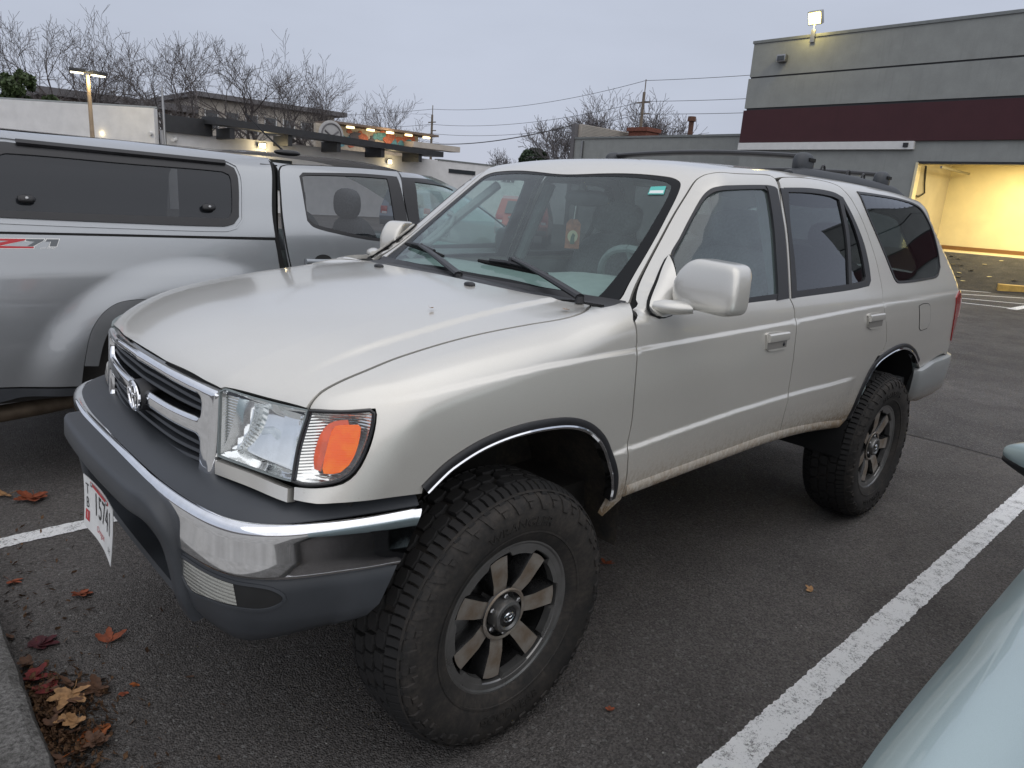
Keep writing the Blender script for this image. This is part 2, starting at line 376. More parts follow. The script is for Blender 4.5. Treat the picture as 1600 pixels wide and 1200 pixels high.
# ---- the body surface of the SUV: implicit functions, metres, x forward, y left, z up ----
def _tab(t):
    a = np.array(t, float); return a[:, 0], a[:, 1]
def _pchip(t):
    X, Y = _tab(t); h = np.diff(X); d = np.diff(Y) / h; m = np.zeros_like(Y)
    m[0], m[-1] = d[0], d[-1]
    for i in range(1, len(X) - 1):
        m[i] = 0 if d[i-1]*d[i] <= 0 else (h[i-1]+h[i])*3 / ((h[i-1]+2*h[i])/d[i-1] + (2*h[i-1]+h[i])/d[i])
    def f(x):
        x = np.clip(x, X[0], X[-1]); i = np.clip(np.searchsorted(X, x) - 1, 0, len(h) - 1)
        t = (x - X[i]) / h[i]; t2 = t*t; t3 = t2*t
        return (2*t3-3*t2+1)*Y[i] + (t3-2*t2+t)*h[i]*m[i] + (3*t2-2*t3)*Y[i+1] + (t3-t2)*h[i]*m[i+1]
    return f
def _ss(t):
    t = np.clip(t, 0, 1); return t*t*(3-2*t)
def _smax(a, b, r):
    h = np.clip(0.5 + 0.5*(a-b)/r, 0, 1)
    return b*(1-h) + a*h + r*h*(1-h)
side_base = _pchip([(.40,.745),(.56,.784),(.60,.796),(.64,.808),(.70,.822),(.80,.832),(.90,.836),(1.0,.837),(1.10,.834),
                    (1.16,.829),(1.22,.820),(1.27,.806),(1.32,.790),(1.42,.757),(1.52,.722),(1.62,.684),(1.70,.652),(1.80,.612),(1.9,.57)])
plan = _pchip([(-3.9,.94),(-3.6,.962),(-3.2,.985),(-2.7,.999),(-1.5,1.003),(-.5,1.0),(0,.998),(.25,.988),(.45,.97),(.6,.95),(.85,.90)])
crease_hi = _pchip([(-3.6,1.205),(-2.3,1.19),(-1.3,1.165),(-.9,1.157),(-.42,1.146),(-.07,1.138),(.22,1.118),(.47,1.09),(.7,1.07)])
crease_lo = _pchip([(-2.3,.858),(-1.44,.867),(-1.19,.865),(-.77,.851),(-.43,.835),(-.3,.83)])
def y_side(x, z):
    zh = crease_hi(x); zl = crease_lo(x)
    y = side_base(z)*plan(x)
    y = y + (.008*_ss((zh - z)/.013))*(1-_ss((zh-.03-z)/.25))
    w = _ss((-.33-x)/.08)*_ss((x+2.16)/.12)
    y = y + .011*_ss((zl - z)/.018)*(1-_ss((zl-.05-z)/.20))*w
    return y
hood_edge_x = lambda y: .705 - .055*np.abs(y/.45)**2 - .035*np.clip(np.abs(y)-.45,0,1)/.23
hood_prof = _pchip([(-.25,.85),(-.04,1.03),(0,1.083),(.02,1.104),(.05,1.122),(.1,1.143),(.2,1.171),(.4,1.206),(.7,1.242),(1.0,1.264),(1.3,1.280),(2,1.30)])
def z_hood(x, y):
    y = np.abs(y); d = hood_edge_x(y) - x
    w = _ss((.605-.05*_ss((d-.2)/.9)-np.abs(y))/.022)*_ss((d-.03)/.25)
    cowl = .030*_ss((-.12-x)/.30)*_ss((y-.64)/.14)
    return hood_prof(d) - .012*(y/.68)**2 - .006 + .009*w + cowl
def F_front(x, y, z):
    y = np.abs(y)
    return _smax(y - y_side(x, z), z - z_hood(x, y), .085)
roof_prof = _pchip([(-4.2,1.52),(-3.6,1.672),(-3.2,1.727),(-2.8,1.752),(-2.2,1.766),(-1.7,1.766),(-1.35,1.756),(-1.1,1.736),(-.9,1.70),(-.7,1.65),(0,1.4)])
def z_roof(x, y):
    return roof_prof(x) - .032*(np.abs(y)/.6)**2.2
def x_ws(y, z):
    return -.445 - .075*(np.abs(y)/.66)**2 - (z-1.25)*1.20 + .05*(z-1.25)*(z-1.66) + 5*np.clip(1.245-z,0,1) + .032*_ss((1.39-z)/.16)*_ss((np.abs(y)-.60)/.25)
def x_tail(y, z):
    return -3.74 + .05*np.abs(y/.7)**2 + _ss((z-1.12)/.55)*.40*1.15
def F_cab(x, y, z):
    y = np.abs(y)
    a = _smax(y - y_side(x, z), z - z_roof(x, y), .07)
    a = _smax(a, (x - x_ws(y, z))*.62, .045)
    return _smax(a, x_tail(y, z) - x, .07)
_fa = _pchip([(0,.700),(.2,.692),(.45,.656),(.60,.602),(.68,.552),(.75,.49),(.9,.30)])
_fb = _pchip([(0,.02),(.45,.08),(.60,.22),(.68,.34),(.75,.44),(.9,.5)])
def x_face(y, z):
    y = np.abs(y); return _fa(y) + _fb(y)*(1.07 - z)
def F_nose(x, y, z):
    y = np.abs(y)
    return _smax(_smax(y - y_side(x, z), (x - x_face(y, z)), .075), z - z_hood(x, y)-.02, .02)
def F_fender(x, y, z):
    return _smax(F_front(x, y, z), x - x_face(y, z), .075)
_pz = _pchip([(.25,-1.83),(.40,-1.785),(.55,-1.755),(.72,-1.742),(.90,-1.740),(1.05,-1.744),(1.12,-1.752),(1.25,-1.770),(1.40,-1.815),(1.52,-1.855),(1.60,-1.892),(1.645,-1.935),(1.675,-2.00),(1.695,-2.10),(1.705,-2.25),(1.712,-2.7)])
_plim = _pchip([(-4.0,1.0),(-3.4,1.05),(-2.9,1.13),(-2.5,1.33),(-2.2,1.50),(-1.9,1.632),(-1.6,1.708),(-1.35,1.733),(-1.1,1.738),(-.7,1.735),(-.5,1.722),(1.2,1.728)])
def y_pick(x, z):
    zz = z*1.712/np.maximum(_plim(x), 1.0)
    zz = np.where(z > 1.0, 1.0+(z-1.0)*(.712/np.maximum(_plim(x)-1.0, .02)), z)
    y = _pz(np.minimum(zz, 1.7119))
    r = np.sqrt(((x+.06)/1.05)**2+((z-.42)/.92)**2)
    y = y + .034*_ss((.80-r)/.20)
    return y
def F_pick(x, y, z):
    return np.where(z < _plim(x), y - y_pick(x, z), 1.0)
SURF = {'pick': (F_pick, 0.0), 'fender': (F_fender, .75), 'front': (F_front, .75), 'cab': (F_cab, 1.15), 'nose': (F_nose, .10)}
def surf_point(kind, u, v):
    """front and cab: u = x, v = angle about the long axis; nose: u = z, v = angle about an upright axis"""
    F, c0 = SURF[kind]; u = np.asarray(u, float); v = np.asarray(v, float)
    if kind == 'pick': return np.stack([u, y_pick(u, v), v], -1)
    cv, sv = np.cos(v), np.sin(v); lo = np.full(u.shape, .03); hi = np.full(u.shape, 1.6)
    if kind == 'nose': pt = lambda r: (c0+r*cv, r*sv, u)
    else: pt = lambda r: (u, r*cv, c0+r*sv)
    if kind == 'cab':   # the pillar foot makes the section re-entrant: come in from outside
        fnd = np.zeros(u.shape, bool); r = 1.25
        while r > .3:
            ins = (F(*pt(np.full(u.shape, r))) <= 0) & ~fnd; lo = np.where(ins, r, lo); hi = np.where(ins, r+.02, hi); fnd |= ins; r -= .02
    for _ in range(34):
        m = (lo+hi)/2; b = F(*pt(m)) > 0
        hi = np.where(b, m, hi); lo = np.where(b, lo, m)
    return np.stack([q + 0*lo for q in pt((lo+hi)/2)], -1)
def surf_param(kind, P):
    F, c0 = SURF[kind]; P = np.asarray(P, float)
    if kind == 'pick': return np.stack([P[..., 0], P[..., 2]], -1)
    if kind == 'nose': return np.stack([P[..., 2], np.arctan2(P[..., 1], P[..., 0]-c0)], -1)
    return np.stack([P[..., 0], np.arctan2(P[..., 2]-c0, P[..., 1])], -1)
def surf_normal(kind, P):
    F, _ = SURF[kind]; e = .0012; x, y, z = P[..., 0], P[..., 1], P[..., 2]
    if kind == 'pick':
        g = np.stack([y_pick(x-e, z)-y_pick(x+e, z), np.full(x.shape, 2*e), y_pick(x, z-e)-y_pick(x, z+e)], -1)
        return g/np.linalg.norm(g, axis=-1, keepdims=True)
    g = np.stack([F(x+e,y,z)-F(x-e,y,z), F(x,y+e,z)-F(x,y-e,z), F(x,y,z+e)-F(x,y,z-e)], -1)
    return g/np.maximum(np.linalg.norm(g, axis=-1, keepdims=True), 1e-9)

# outlines of the panels in surface coordinates
TRACE = {
    'pk_canopy': [(0.8133, 1.7188), (0.6691, 1.701), (0.1175, 1.7066), (-0.581, 1.6852), (-0.5284, 1.3976), (-0.5141, 1.2567), (0.7497, 1.2625), (0.8845, 1.2624)],
    'pk_bed': [(0.8861, 1.2492), (0.7506, 1.2543), (-0.5127, 1.2429), (-0.5363, 1.0567), (-0.5639, 0.9056), (0.1974, 0.9485), (0.3003, 0.9395), (0.3581, 0.911), (0.4, 0.8701), (0.4376, 0.811), (0.4587, 0.7507), (0.4817, 0.6453), (0.4982, 0.5365), (0.8174, 0.5643), (0.9556, 0.5829)],
    'pk_flare': [(0.1265, 0.9456), (0.1974, 0.9485), (0.3003, 0.9395), (0.3581, 0.911), (0.4, 0.8701), (0.4376, 0.811), (0.4587, 0.7507), (0.4819, 0.6421), (0.4247, 0.6358), (0.3997, 0.733), (0.3735, 0.7942), (0.3368, 0.8422), (0.2929, 0.8647), (0.1902, 0.8779), (0.1303, 0.8777)],
    'pk_lower': [(0.9562, 0.5769), (0.8179, 0.5582), (0.4986, 0.5265), (0.5432, 0.4926), (0.7239, 0.5081), (0.8226, 0.4925), (0.9645, 0.4797)],
    'pk_canwin': [(0.7302, 1.6241), (0.6942, 1.6399), (0.6375, 1.6387), (0.1752, 1.6326), (-0.2949, 1.6264), (-0.3409, 1.6086), (-0.3498, 1.5564), (-0.3214, 1.3567), (-0.2896, 1.3211), (-0.2364, 1.3083), (0.2293, 1.3119), (0.7419, 1.3221), (0.7872, 1.326), (0.7961, 1.3603), (0.7614, 1.5756)],
    'pk_canglass': [(0.7246, 1.5761), (0.6797, 1.5936), (0.1858, 1.5896), (-0.2665, 1.5867), (-0.3046, 1.5731), (-0.3092, 1.5439), (-0.2853, 1.3784), (-0.2597, 1.3481), (0.224, 1.3479), (0.7377, 1.3519), (0.7736, 1.3585), (0.7686, 1.4282), (0.7442, 1.5369)],
    'pk_cab': [(-0.5894, 1.6687), (-0.5996, 1.6351), (-0.5679, 1.2957), (-0.604, 1.0119), (-0.6821, 0.7871), (-1.4227, 0.6517), (-1.4327, 1.3534), (-1.4162, 1.5298), (-1.4384, 1.6736), (-1.1407, 1.6747), (-0.6745, 1.6653)],
    'pk_rdoor': [(-0.6056, 1.6218), (-0.6256, 1.6441), (-0.6691, 1.6562), (-1.0504, 1.6734), (-1.4391, 1.6775), (-1.4162, 1.5298), (-1.4276, 1.3533), (-1.4515, 1.1538), (-1.4898, 0.8198), (-0.6663, 0.8623), (-0.604, 1.0663), (-0.5745, 1.2889), (-0.5895, 1.5381)],
    'pk_rwin': [(-0.7154, 1.5985), (-0.7432, 1.6198), (-1.1185, 1.6415), (-1.3347, 1.6434), (-1.4034, 1.6422), (-1.4112, 1.5296), (-1.4226, 1.3532), (-1.4297, 1.2183), (-1.3299, 1.2334), (-1.109, 1.2504), (-0.8941, 1.2844), (-0.7545, 1.3176), (-0.7202, 1.3521), (-0.7169, 1.4755)],
    'pk_rglass': [(-0.7346, 1.5963), (-0.7593, 1.6069), (-1.1111, 1.6242), (-1.3206, 1.6251), (-1.3246, 1.257), (-1.1108, 1.2695), (-0.9179, 1.3032), (-0.767, 1.3321), (-0.7273, 1.37), (-0.7289, 1.4761)],
    'pk_fdoor': [(-1.4482, 1.6762), (-1.6752, 1.6704), (-1.7956, 1.6345), (-1.9493, 1.5787), (-2.2617, 1.4254), (-2.526, 1.2797), (-2.5472, 1.1474), (-2.5322, 0.767), (-1.5001, 0.8193), (-1.4616, 1.1538), (-1.4377, 1.3536), (-1.4263, 1.5304)],
    'pk_fwin': [(-1.4235, 1.6416), (-1.7799, 1.641), (-1.8939, 1.6034), (-2.0094, 1.5516), (-2.3683, 1.365), (-2.4322, 1.2471), (-2.3954, 1.2119), (-1.5251, 1.2027), (-1.4397, 1.2184), (-1.4327, 1.3534), (-1.4213, 1.5301)],
    'pk_fglass': [(-1.537, 1.6195), (-1.7891, 1.6095), (-1.9382, 1.5857), (-2.0414, 1.5369), (-2.3657, 1.353), (-2.3749, 1.2476), (-1.5263, 1.2231), (-1.5193, 1.4355)],
    'pk_gap': [(-0.5692, 1.6738), (-0.5803, 1.6611), (-0.5318, 1.3293), (-0.5374, 1.2257), (-0.573, 1.0127), (-0.5345, 1.0138), (-0.5171, 1.2081), (-0.5172, 1.3972)],
    'pk_handle': [(-0.6884, 1.1192), (-0.7056, 1.1372), (-0.9515, 1.1435), (-0.9485, 1.0946), (-0.7025, 1.0937)],
    'pk_seam': [(0.8849, 1.2598), (0.7502, 1.2584), (0.1936, 1.2554), (-0.517, 1.2481)],
    'pk_latch': [(0.6364, 1.3998), (-0.1637, 1.3965)],
    'pk_decal': [(0.8124, 1.2343), (0.522, 1.2356), (0.5429, 1.1838), (0.8177, 1.1883)],
    'fdoor': [(-0.4638, -0.5428), (-0.4579, -0.4841), (-0.4409, -0.4052), (-0.4383, -0.366), (-0.4455, -0.2776), (-0.4336, -0.1433), (-0.4306, -0.0143), (-0.4368, 0.0113), (-0.432, 0.0937), (-0.5222, 0.1382), (-0.5428, 0.1644), (-0.6402, 0.2876), (-0.7448, 0.4235), (-0.852, 0.5581), (-0.9401, 0.6559), (-0.9964, 0.7105), (-1.0348, 0.7247), (-1.0572, 0.7224), (-1.1901, 0.7129), (-1.3786, 0.7229), (-1.4412, 0.7226), (-1.4625, 0.7039), (-1.4594, 0.6651), (-1.4456, 0.5673), (-1.4397, 0.4283), (-1.3992, 0.1234), (-1.43, 0.0709), (-1.4374, 0.0116), (-1.4439, -0.0933), (-1.4601, -0.208), (-1.4691, -0.3115), (-1.4548, -0.3921), (-1.4661, -0.4657), (-1.4816, -0.5288), (-1.023, -0.5375), (-0.701, -0.5389)],
    'rdoor': [(-1.4756, 0.6663), (-1.4829, 0.6981), (-1.5334, 0.7189), (-1.753, 0.7404), (-1.9421, 0.7394), (-2.0515, 0.7174), (-2.0969, 0.6801), (-2.1509, 0.6303), (-2.2117, 0.5411), (-2.2684, 0.406), (-2.3073, 0.2817), (-2.3302, 0.1388), (-2.3357, 0.0156), (-2.4058, -0.103), (-2.4406, -0.181), (-2.4295, -0.221), (-2.3741, -0.2552), (-2.2989, -0.3415), (-2.2405, -0.4593), (-2.2276, -0.5695), (-2.1844, -0.6168), (-1.7726, -0.5594), (-1.4816, -0.5288), (-1.4661, -0.4657), (-1.4548, -0.3921), (-1.4691, -0.3115), (-1.4601, -0.208), (-1.4439, -0.0933), (-1.4374, 0.0116), (-1.43, 0.0709), (-1.3992, 0.1234), (-1.4397, 0.4283), (-1.4456, 0.5673)],
    'fwin': [(-0.7136, 0.3327), (-0.7887, 0.4257), (-0.8704, 0.522), (-0.9462, 0.6021), (-0.9903, 0.6301), (-1.0303, 0.6345), (-1.372, 0.6615), (-1.43, 0.6581), (-1.4291, 0.6322), (-1.4126, 0.4339), (-1.3837, 0.1242), (-1.0983, 0.1192), (-0.8385, 0.1129), (-0.5972, 0.1012)],
    'fglass': [(-0.617, 0.1192), (-0.7196, 0.3328), (-0.7876, 0.4163), (-0.8701, 0.5111), (-0.9433, 0.5843), (-0.9862, 0.6069), (-1.032, 0.6131), (-1.3366, 0.639), (-1.3619, 0.6276), (-1.3541, 0.4782), (-1.333, 0.3225), (-1.3075, 0.1486), (-1.112, 0.1421), (-0.8341, 0.1313)],
    'rwin': [(-1.5001, 0.6586), (-1.7529, 0.6748), (-1.9618, 0.6698), (-2.0499, 0.6481), (-2.1191, 0.5514), (-2.1908, 0.3975), (-2.212, 0.2693), (-2.2099, 0.1815), (-2.1795, 0.1517), (-1.9834, 0.1383), (-1.4252, 0.1221), (-1.4644, 0.432)],
    'rglass': [(-1.5206, 0.6385), (-1.7389, 0.6488), (-1.9352, 0.6441), (-2.0025, 0.6316), (-2.0067, 0.4411), (-1.9604, 0.1702), (-1.4534, 0.1541), (-1.4844, 0.4826)],
    'rvent': [(-2.0423, 0.6136), (-2.1076, 0.4938), (-2.1457, 0.3456), (-2.1538, 0.2067), (-2.1286, 0.1822), (-1.9917, 0.1725), (-2.0411, 0.4419)],
    'qwin': [(-2.2305, 0.6949), (-2.4814, 0.6974), (-2.7763, 0.6942), (-3.0285, 0.6696), (-3.1195, 0.6133), (-3.2009, 0.5045), (-3.2443, 0.352), (-3.2414, 0.2424), (-3.1724, 0.1808), (-3.018, 0.1631), (-2.5496, 0.1535), (-2.5008, 0.1783), (-2.4061, 0.3463), (-2.2944, 0.552)],
    'ws': [(-0.7942, 2.6067), (-0.9631, 2.3533), (-0.9694, 2.2777), (-0.9506, 1.4351), (-0.9851, 0.8252), (-0.9771, 0.7571), (-0.9543, 0.7115), (-0.8357, 0.5598), (-0.585, 0.2337), (-0.5339, 0.1693), (-0.5118, 0.1499)],
    'hood_shut': [(-0.4227, 0.6517), (-0.2925, 0.5938), (-0.2281, 0.5822), (-0.1097, 0.5842), (0.1025, 0.5742), (0.3021, 0.542), (0.4051, 0.5139), (0.4645, 0.4965), (0.5102, 0.4761), (0.5347, 0.453), (0.5474, 0.4331)],
    'hood_rear': [(-0.4181, 0.6741), (-0.3744, 0.7442), (-0.3372, 0.8287), (-0.3214, 0.9996), (-0.3153, 1.166)],
    'hood_front': [(0.5474, 0.4331), (0.5965, 0.5097), (0.6463, 0.6156), (0.6535, 0.6187), (0.668, 0.7333), (0.6923, 1.1287)],
    'fender': [(-0.4227, 0.6517), (-0.2925, 0.5938), (-0.2281, 0.5822), (-0.1097, 0.5842), (0.1025, 0.5742), (0.3021, 0.542), (0.4051, 0.5139), (0.4645, 0.4965), (0.5077, 0.4772), (0.5304, 0.4546), (0.5415, 0.4331), (0.4942, 0.4067), (0.4358, 0.3925), (0.4359, 0.3784), (0.4402, 0.3586), (0.4513, 0.318), (0.4691, 0.2696), (0.4905, 0.2295), (0.5164, 0.2073), (0.551, 0.2019), (0.5767, 0.204), (0.5973, 0.21), (0.6038, 0.1663), (0.5669, 0.1523), (0.5384, 0.1505), (0.4363, 0.1418), (0.3257, 0.1278), (0.3233, 0.1448), (0.2931, 0.1734), (0.2529, 0.2041), (0.1649, 0.2418), (0.0599, 0.2607), (-0.0597, 0.2616), (-0.1685, 0.2461), (-0.2506, 0.2103), (-0.3222, 0.1424), (-0.3751, 0.0383), (-0.4001, -0.0413), (-0.4117, -0.1035), (-0.402, -0.2027), (-0.4745, -0.1354), (-0.4579, -0.0446), (-0.4409, 0.046), (-0.4383, 0.0948), (-0.4455, 0.1908), (-0.4336, 0.3193), (-0.4306, 0.4343), (-0.4368, 0.4587), (-0.4342, 0.5313), (-0.4671, 0.5849), (-0.4786, 0.5963), (-0.4703, 0.6176), (-0.4101, 0.6029), (-0.3618, 0.5986)],
    'farch': [(0.3233, 0.1448), (0.2931, 0.1734), (0.2529, 0.2041), (0.1649, 0.2418), (0.0599, 0.2607), (-0.0597, 0.2616), (-0.1685, 0.2461), (-0.2506, 0.2103), (-0.3222, 0.1424), (-0.3751, 0.0383), (-0.4001, -0.0413), (-0.4117, -0.1035)],
    'signal': [(1.0625, 0.9951), (1.0662, 1.0757), (1.0724, 1.1501), (1.0662, 1.1597), (1.0467, 1.1577), (1.0131, 1.1491), (0.9725, 1.1311), (0.939, 1.1072), (0.9197, 1.0758), (0.9107, 1.0321), (0.906, 0.9776), (0.9093, 0.9552), (0.9807, 0.9671)],
    'headlamp': [(1.0639, 0.6838), (1.0734, 0.7086), (1.0631, 0.9881), (0.9873, 0.965), (0.9088, 0.9518), (0.9125, 0.8435), (0.9072, 0.6783)],
    'amber': [(1.0357, 1.0627), (1.0392, 1.0757), (1.0415, 1.1206), (1.0354, 1.127), (1.0188, 1.1252), (0.9811, 1.1137), (0.9532, 1.0962), (0.9378, 1.0757), (0.9341, 1.0569), (0.934, 1.0349), (0.9446, 1.0316), (0.9816, 1.0406), (1.0229, 1.0531)],
    'amber_inner': [(1.0509, 1.0934), (1.0462, 1.0594), (1.0308, 1.0333), (0.9996, 1.0157), (0.9652, 1.0068), (0.9415, 1.0091), (0.9374, 1.0253), (0.9718, 1.0359), (1.0187, 1.0515), (1.0346, 1.0676), (1.0401, 1.0966)],
    'filler': [(0.897, 0.6752), (0.903, 0.8329), (0.8937, 0.9493), (0.8635, 0.9495), (0.871, 0.8361), (0.8623, 0.6763)],
    'foot': [(-0.5124, 0.1453), (-0.5226, 0.1535), (-0.5268, 0.1516), (-0.5305, 0.1499)],
    'rarch': [(-2.1897, -0.6215), (-2.2276, -0.5695), (-2.2405, -0.4593), (-2.2989, -0.3415), (-2.3589, -0.2892), (-2.4418, -0.2592), (-2.598, -0.2315), (-2.736, -0.2344), (-2.8823, -0.2819), (-3.0054, -0.356), (-3.0832, -0.4136)],
    'quarter_low': [(-3.1138, -0.41), (-3.4868, -0.3793)],
    'handle_f': [(-1.1956, -0.0257), (-1.2089, -0.0185), (-1.3431, -0.023), (-1.3599, -0.0317), (-1.3737, -0.0891), (-1.3576, -0.1052), (-1.2315, -0.1021), (-1.2088, -0.0894)],
    'handle_r': [(-2.1325, -0.0063), (-2.1529, 0.0027), (-2.2834, -0.0007), (-2.3055, -0.0112), (-2.3298, -0.0709), (-2.3032, -0.0833), (-2.1963, -0.0868), (-2.1614, -0.075)],
    'fuel': [(-2.8154, 0.0053), (-2.8638, 0.0143), (-2.9602, 0.0106), (-2.9983, -0.0061), (-3.0539, -0.1148), (-3.0228, -0.154), (-2.9158, -0.1562), (-2.8827, -0.1368)],
    'rock': [(-0.4713, -0.5505), (-0.7053, -0.5458), (-1.0257, -0.5412), (-1.4102, -0.5396), (-1.7767, -0.5637), (-2.1523, -0.6142)],
    'mirror_sail': [(-0.7148, 0.3364), (-0.628, 0.2324), (-0.5477, 0.145), (-0.5208, 0.1108), (-0.5498, 0.095), (-0.6073, 0.1005)],
    'pcover_f': [(-1.3531, 0.6538), (-1.4276, 0.6532), (-1.4391, 0.6449), (-1.43, 0.4312), (-1.3885, 0.1225), (-1.291, 0.1172), (-1.3075, 0.1486), (-1.333, 0.3225), (-1.3541, 0.4782), (-1.3629, 0.6306)],
    'pcover_r': [(-1.4659, 0.6529), (-1.5312, 0.6515), (-1.5261, 0.6389), (-1.4898, 0.4828), (-1.4761, 0.2936), (-1.458, 0.1509), (-1.441, 0.1213), (-1.4118, 0.1213), (-1.4564, 0.4318)],
    'sticker': [(-0.9322, 0.8182), (-0.9473, 0.764), (-0.9144, 0.7154), (-0.9006, 0.773)],
}
STEER = R(0)

# ------------------------------------------------------------------ the silver SUV
VS = {'cab': .8, 'front': .8, 'fender': .8, 'nose': .6, 'pick': 1.0}
def arange(a, b, s):
    k = max(1, int(math.ceil((b-a)/s))); return [a+(b-a)*(i+.5)/k for i in range(k)]
def panel(name, kind, poly, mat, parent, holes=(), inset=.0030, depth=.014, off=0.0, du=.05, dv=.02, fine=None, bowl=None, step=.02, corner=32, hinset=0.0):
    s = VS[kind]
    def prep(p, d, st=step):
        Q = np.array(p, float)*[1, s]; Q = resample(Q, st, True, corner); return inset_poly(Q, d) if d else Q
    O = prep(poly, inset); H = [prep(h, -hinset if hinset else 0) for h in holes]
    gx = arange(O[:, 0].min(), O[:, 0].max(), du); lo, hi = O[:, 1].min(), O[:, 1].max()
    if fine:  # (v_lo, v_hi, dv): a finer band
        f0, f1 = max(lo, fine[0]*s), min(hi, fine[1]*s)
        gy = (arange(lo, f0, dv) if f0 > lo else []) + arange(f0, f1, fine[2]) + (arange(f1, hi, dv) if hi > f1 else [])
    else: gy = arange(lo, hi, dv)
    co, T, B = cdt_panel(O, H, gx, gy)
    P = surf_point(kind, co[:, 0], co[:, 1]/s); N = surf_normal(kind, P)
    if bowl is not None:
        # depth grows with the distance from the rim
        d = np.full(len(co), 9.0)
        for L in [O]+H:
            a = L; b = np.roll(L, -1, 0)
            for i in range(len(a)):
                e_ = b[i]-a[i]; t = np.clip(((co-a[i])@e_)/(e_@e_+1e-12), 0, 1); d = np.minimum(d, np.linalg.norm(co-a[i]-t[:, None]*e_, axis=1))
        dd = bowl(d, co); P = P + N*(off-dd)[:, None]
        return mesh(name, P, _orient(T, P, N), mat, parent, True, angle=50)
    P = P + N*off
    F = _orient(T, P, N); V = list(P); NN = list(N)
    if depth:
        k = {}; ctr = P.mean(0)
        for a, b in B:
            t = P[b]-P[a]; t /= np.linalg.norm(t)+1e-12
            nm = np.cross(t, (N[a]+N[b])/2); nm /= np.linalg.norm(nm)+1e-12
            base = len(V)
            V += [P[a], P[b], P[b]-N[b]*depth, P[a]-N[a]*depth]
            fl = (base, base+3, base+2, base+1)
            # side faces look away from the panel: compare with the winding of the owning triangle
            NN += [nm]*4; F.append(fl)
    return mesh(name, V, F, mat, parent, True, N=NN)
def _orient(T, P, N):
    a = P[T[:, 1]]-P[T[:, 0]]; b = P[T[:, 2]]-P[T[:, 0]]; c = np.cross(a, b); m = N[T].mean(1)
    flip = (c*m).sum(1) < 0; T = T.copy(); T[flip] = T[flip][:, ::-1]
    return [tuple(t) for t in T]
def ribbon(name, kind, line, width, off, mat, parent):
    s = VS[kind]; Q = resample(np.array(line, float)*[1, s], .025, False); t = np.gradient(Q, axis=0); t /= np.linalg.norm(t, axis=1)[:, None]+1e-12
    n = np.stack([-t[:, 1], t[:, 0]], 1); V = []; F = []
    for sg in (-1, 1):
        q = Q+n*sg*width/2; P = surf_point(kind, q[:, 0], q[:, 1]/s); V += list(P+surf_normal(kind, P)*off)
    k = len(Q); F = [(i, i+1, k+i+1, k+i) for i in range(k-1)]
    return mesh(name, V, F, mat, parent)
def sweep(name, P, N, prof, mat, parent, closed=False, angle=40):
    """profile points (b, n): b across the line, n along the given normal"""
    P = np.array(P, float); N = np.array(N, float); k = len(P); V = []; F = []; m = len(prof)
    for i in range(k):
        t = P[(i+1) % k if closed else min(i+1, k-1)]-P[i-1 if closed else max(i-1, 0)]; t /= np.linalg.norm(t)+1e-12
        n = N[i]-t*np.dot(N[i], t); n /= np.linalg.norm(n)+1e-12; b = np.cross(t, n)
        V += [P[i]+b*u+n*w for u, w in prof]
    for i in range(k if closed else k-1):
        for j in range(m): F.append((i*m+j, ((i+1) % k)*m+j, ((i+1) % k)*m+(j+1) % m, i*m+(j+1) % m))
    if not closed: F += [tuple(range(m)), tuple((k-1)*m+j for j in range(m-1, -1, -1))]
    return mesh(name, V, F, mat, parent, True, angle=angle)
def on_surf(kind, line, step=.02, closed=False, off=0):
    s = VS[kind]; Q = resample(np.array(line, float)*[1, s], step, closed); P = surf_point(kind, Q[:, 0], Q[:, 1]/s); N = surf_normal(kind, P); return P+N*off, N
def half_round(w, h, n=6): return [(-w/2, 0)]+[(-w/2*math.cos(math.pi*i/n), h*math.sin(math.pi*i/n)) for i in range(1, n)]+[(w/2, 0)]
def mir(L): return [(u, math.pi-v) for u, v in L]
def text_mesh(body, size, extrude=.0):   # a font outline turned into a mesh
    cu = bpy.data.curves.new('t', 'FONT'); cu.body = body; cu.size = size; cu.extrude = extrude; cu.align_x = 'CENTER'; cu.align_y = 'CENTER'; cu.resolution_u = 3
    o = bpy.data.objects.new('t', cu); COL.objects.link(o); dg = bpy.context.evaluated_depsgraph_get(); me = bpy.data.meshes.new_from_object(o.evaluated_get(dg))
    V = [v.co.copy() for v in me.vertices]; F = [tuple(p.vertices) for p in me.polygons]
    bpy.data.objects.remove(o); bpy.data.curves.remove(cu); bpy.data.meshes.remove(me)
    return V, F

suv = empty('parked_suv', (0, 0, 0), 'champagne silver SUV with chrome bumper and big muddy all-terrain tyres', 'car')
T_ = TRACE
# hood
hs = T_['hood_shut']; hf = T_['hood_front']
hr = T_['hood_rear']; half = [(hr[-1][0], math.pi/2)] + hr[::-1] + hs + hf[1:]
hood_poly = half + mir(half[1:])[::-1]
hood = panel('hood', 'front', hood_poly, 'paint_clean', suv, du=.03, dv=.0085, inset=.003, depth=.02)
for yy in (-.30, .256):
    V, F = ellipsoid((-.255, yy, float(z_hood(np.array(-.255), np.array(yy)))+.003), (.016, .022, .010), 10, 6, 2.4); MB().add(V, F).build('washer_nozzle', 'trim', hood)
# front fenders
fp = T_['fender']
fen = panel('fender', 'fender', fp, 'paint', suv, du=.04, dv=.02, fine=(-.15, .55, .0045), depth=.02, inset=.0026)
mirror_copy(fen)
# doors
fd = panel('front_door', 'cab', T_['fdoor'], 'paint', suv, holes=[T_['fwin']], du=.05, dv=.02, fine=(-.65, .06, .0045))
rd = panel('rear_door', 'cab', T_['rdoor'], 'paint', suv, holes=[T_['rwin']], du=.05, dv=.02, fine=(-.65, .06, .0045))
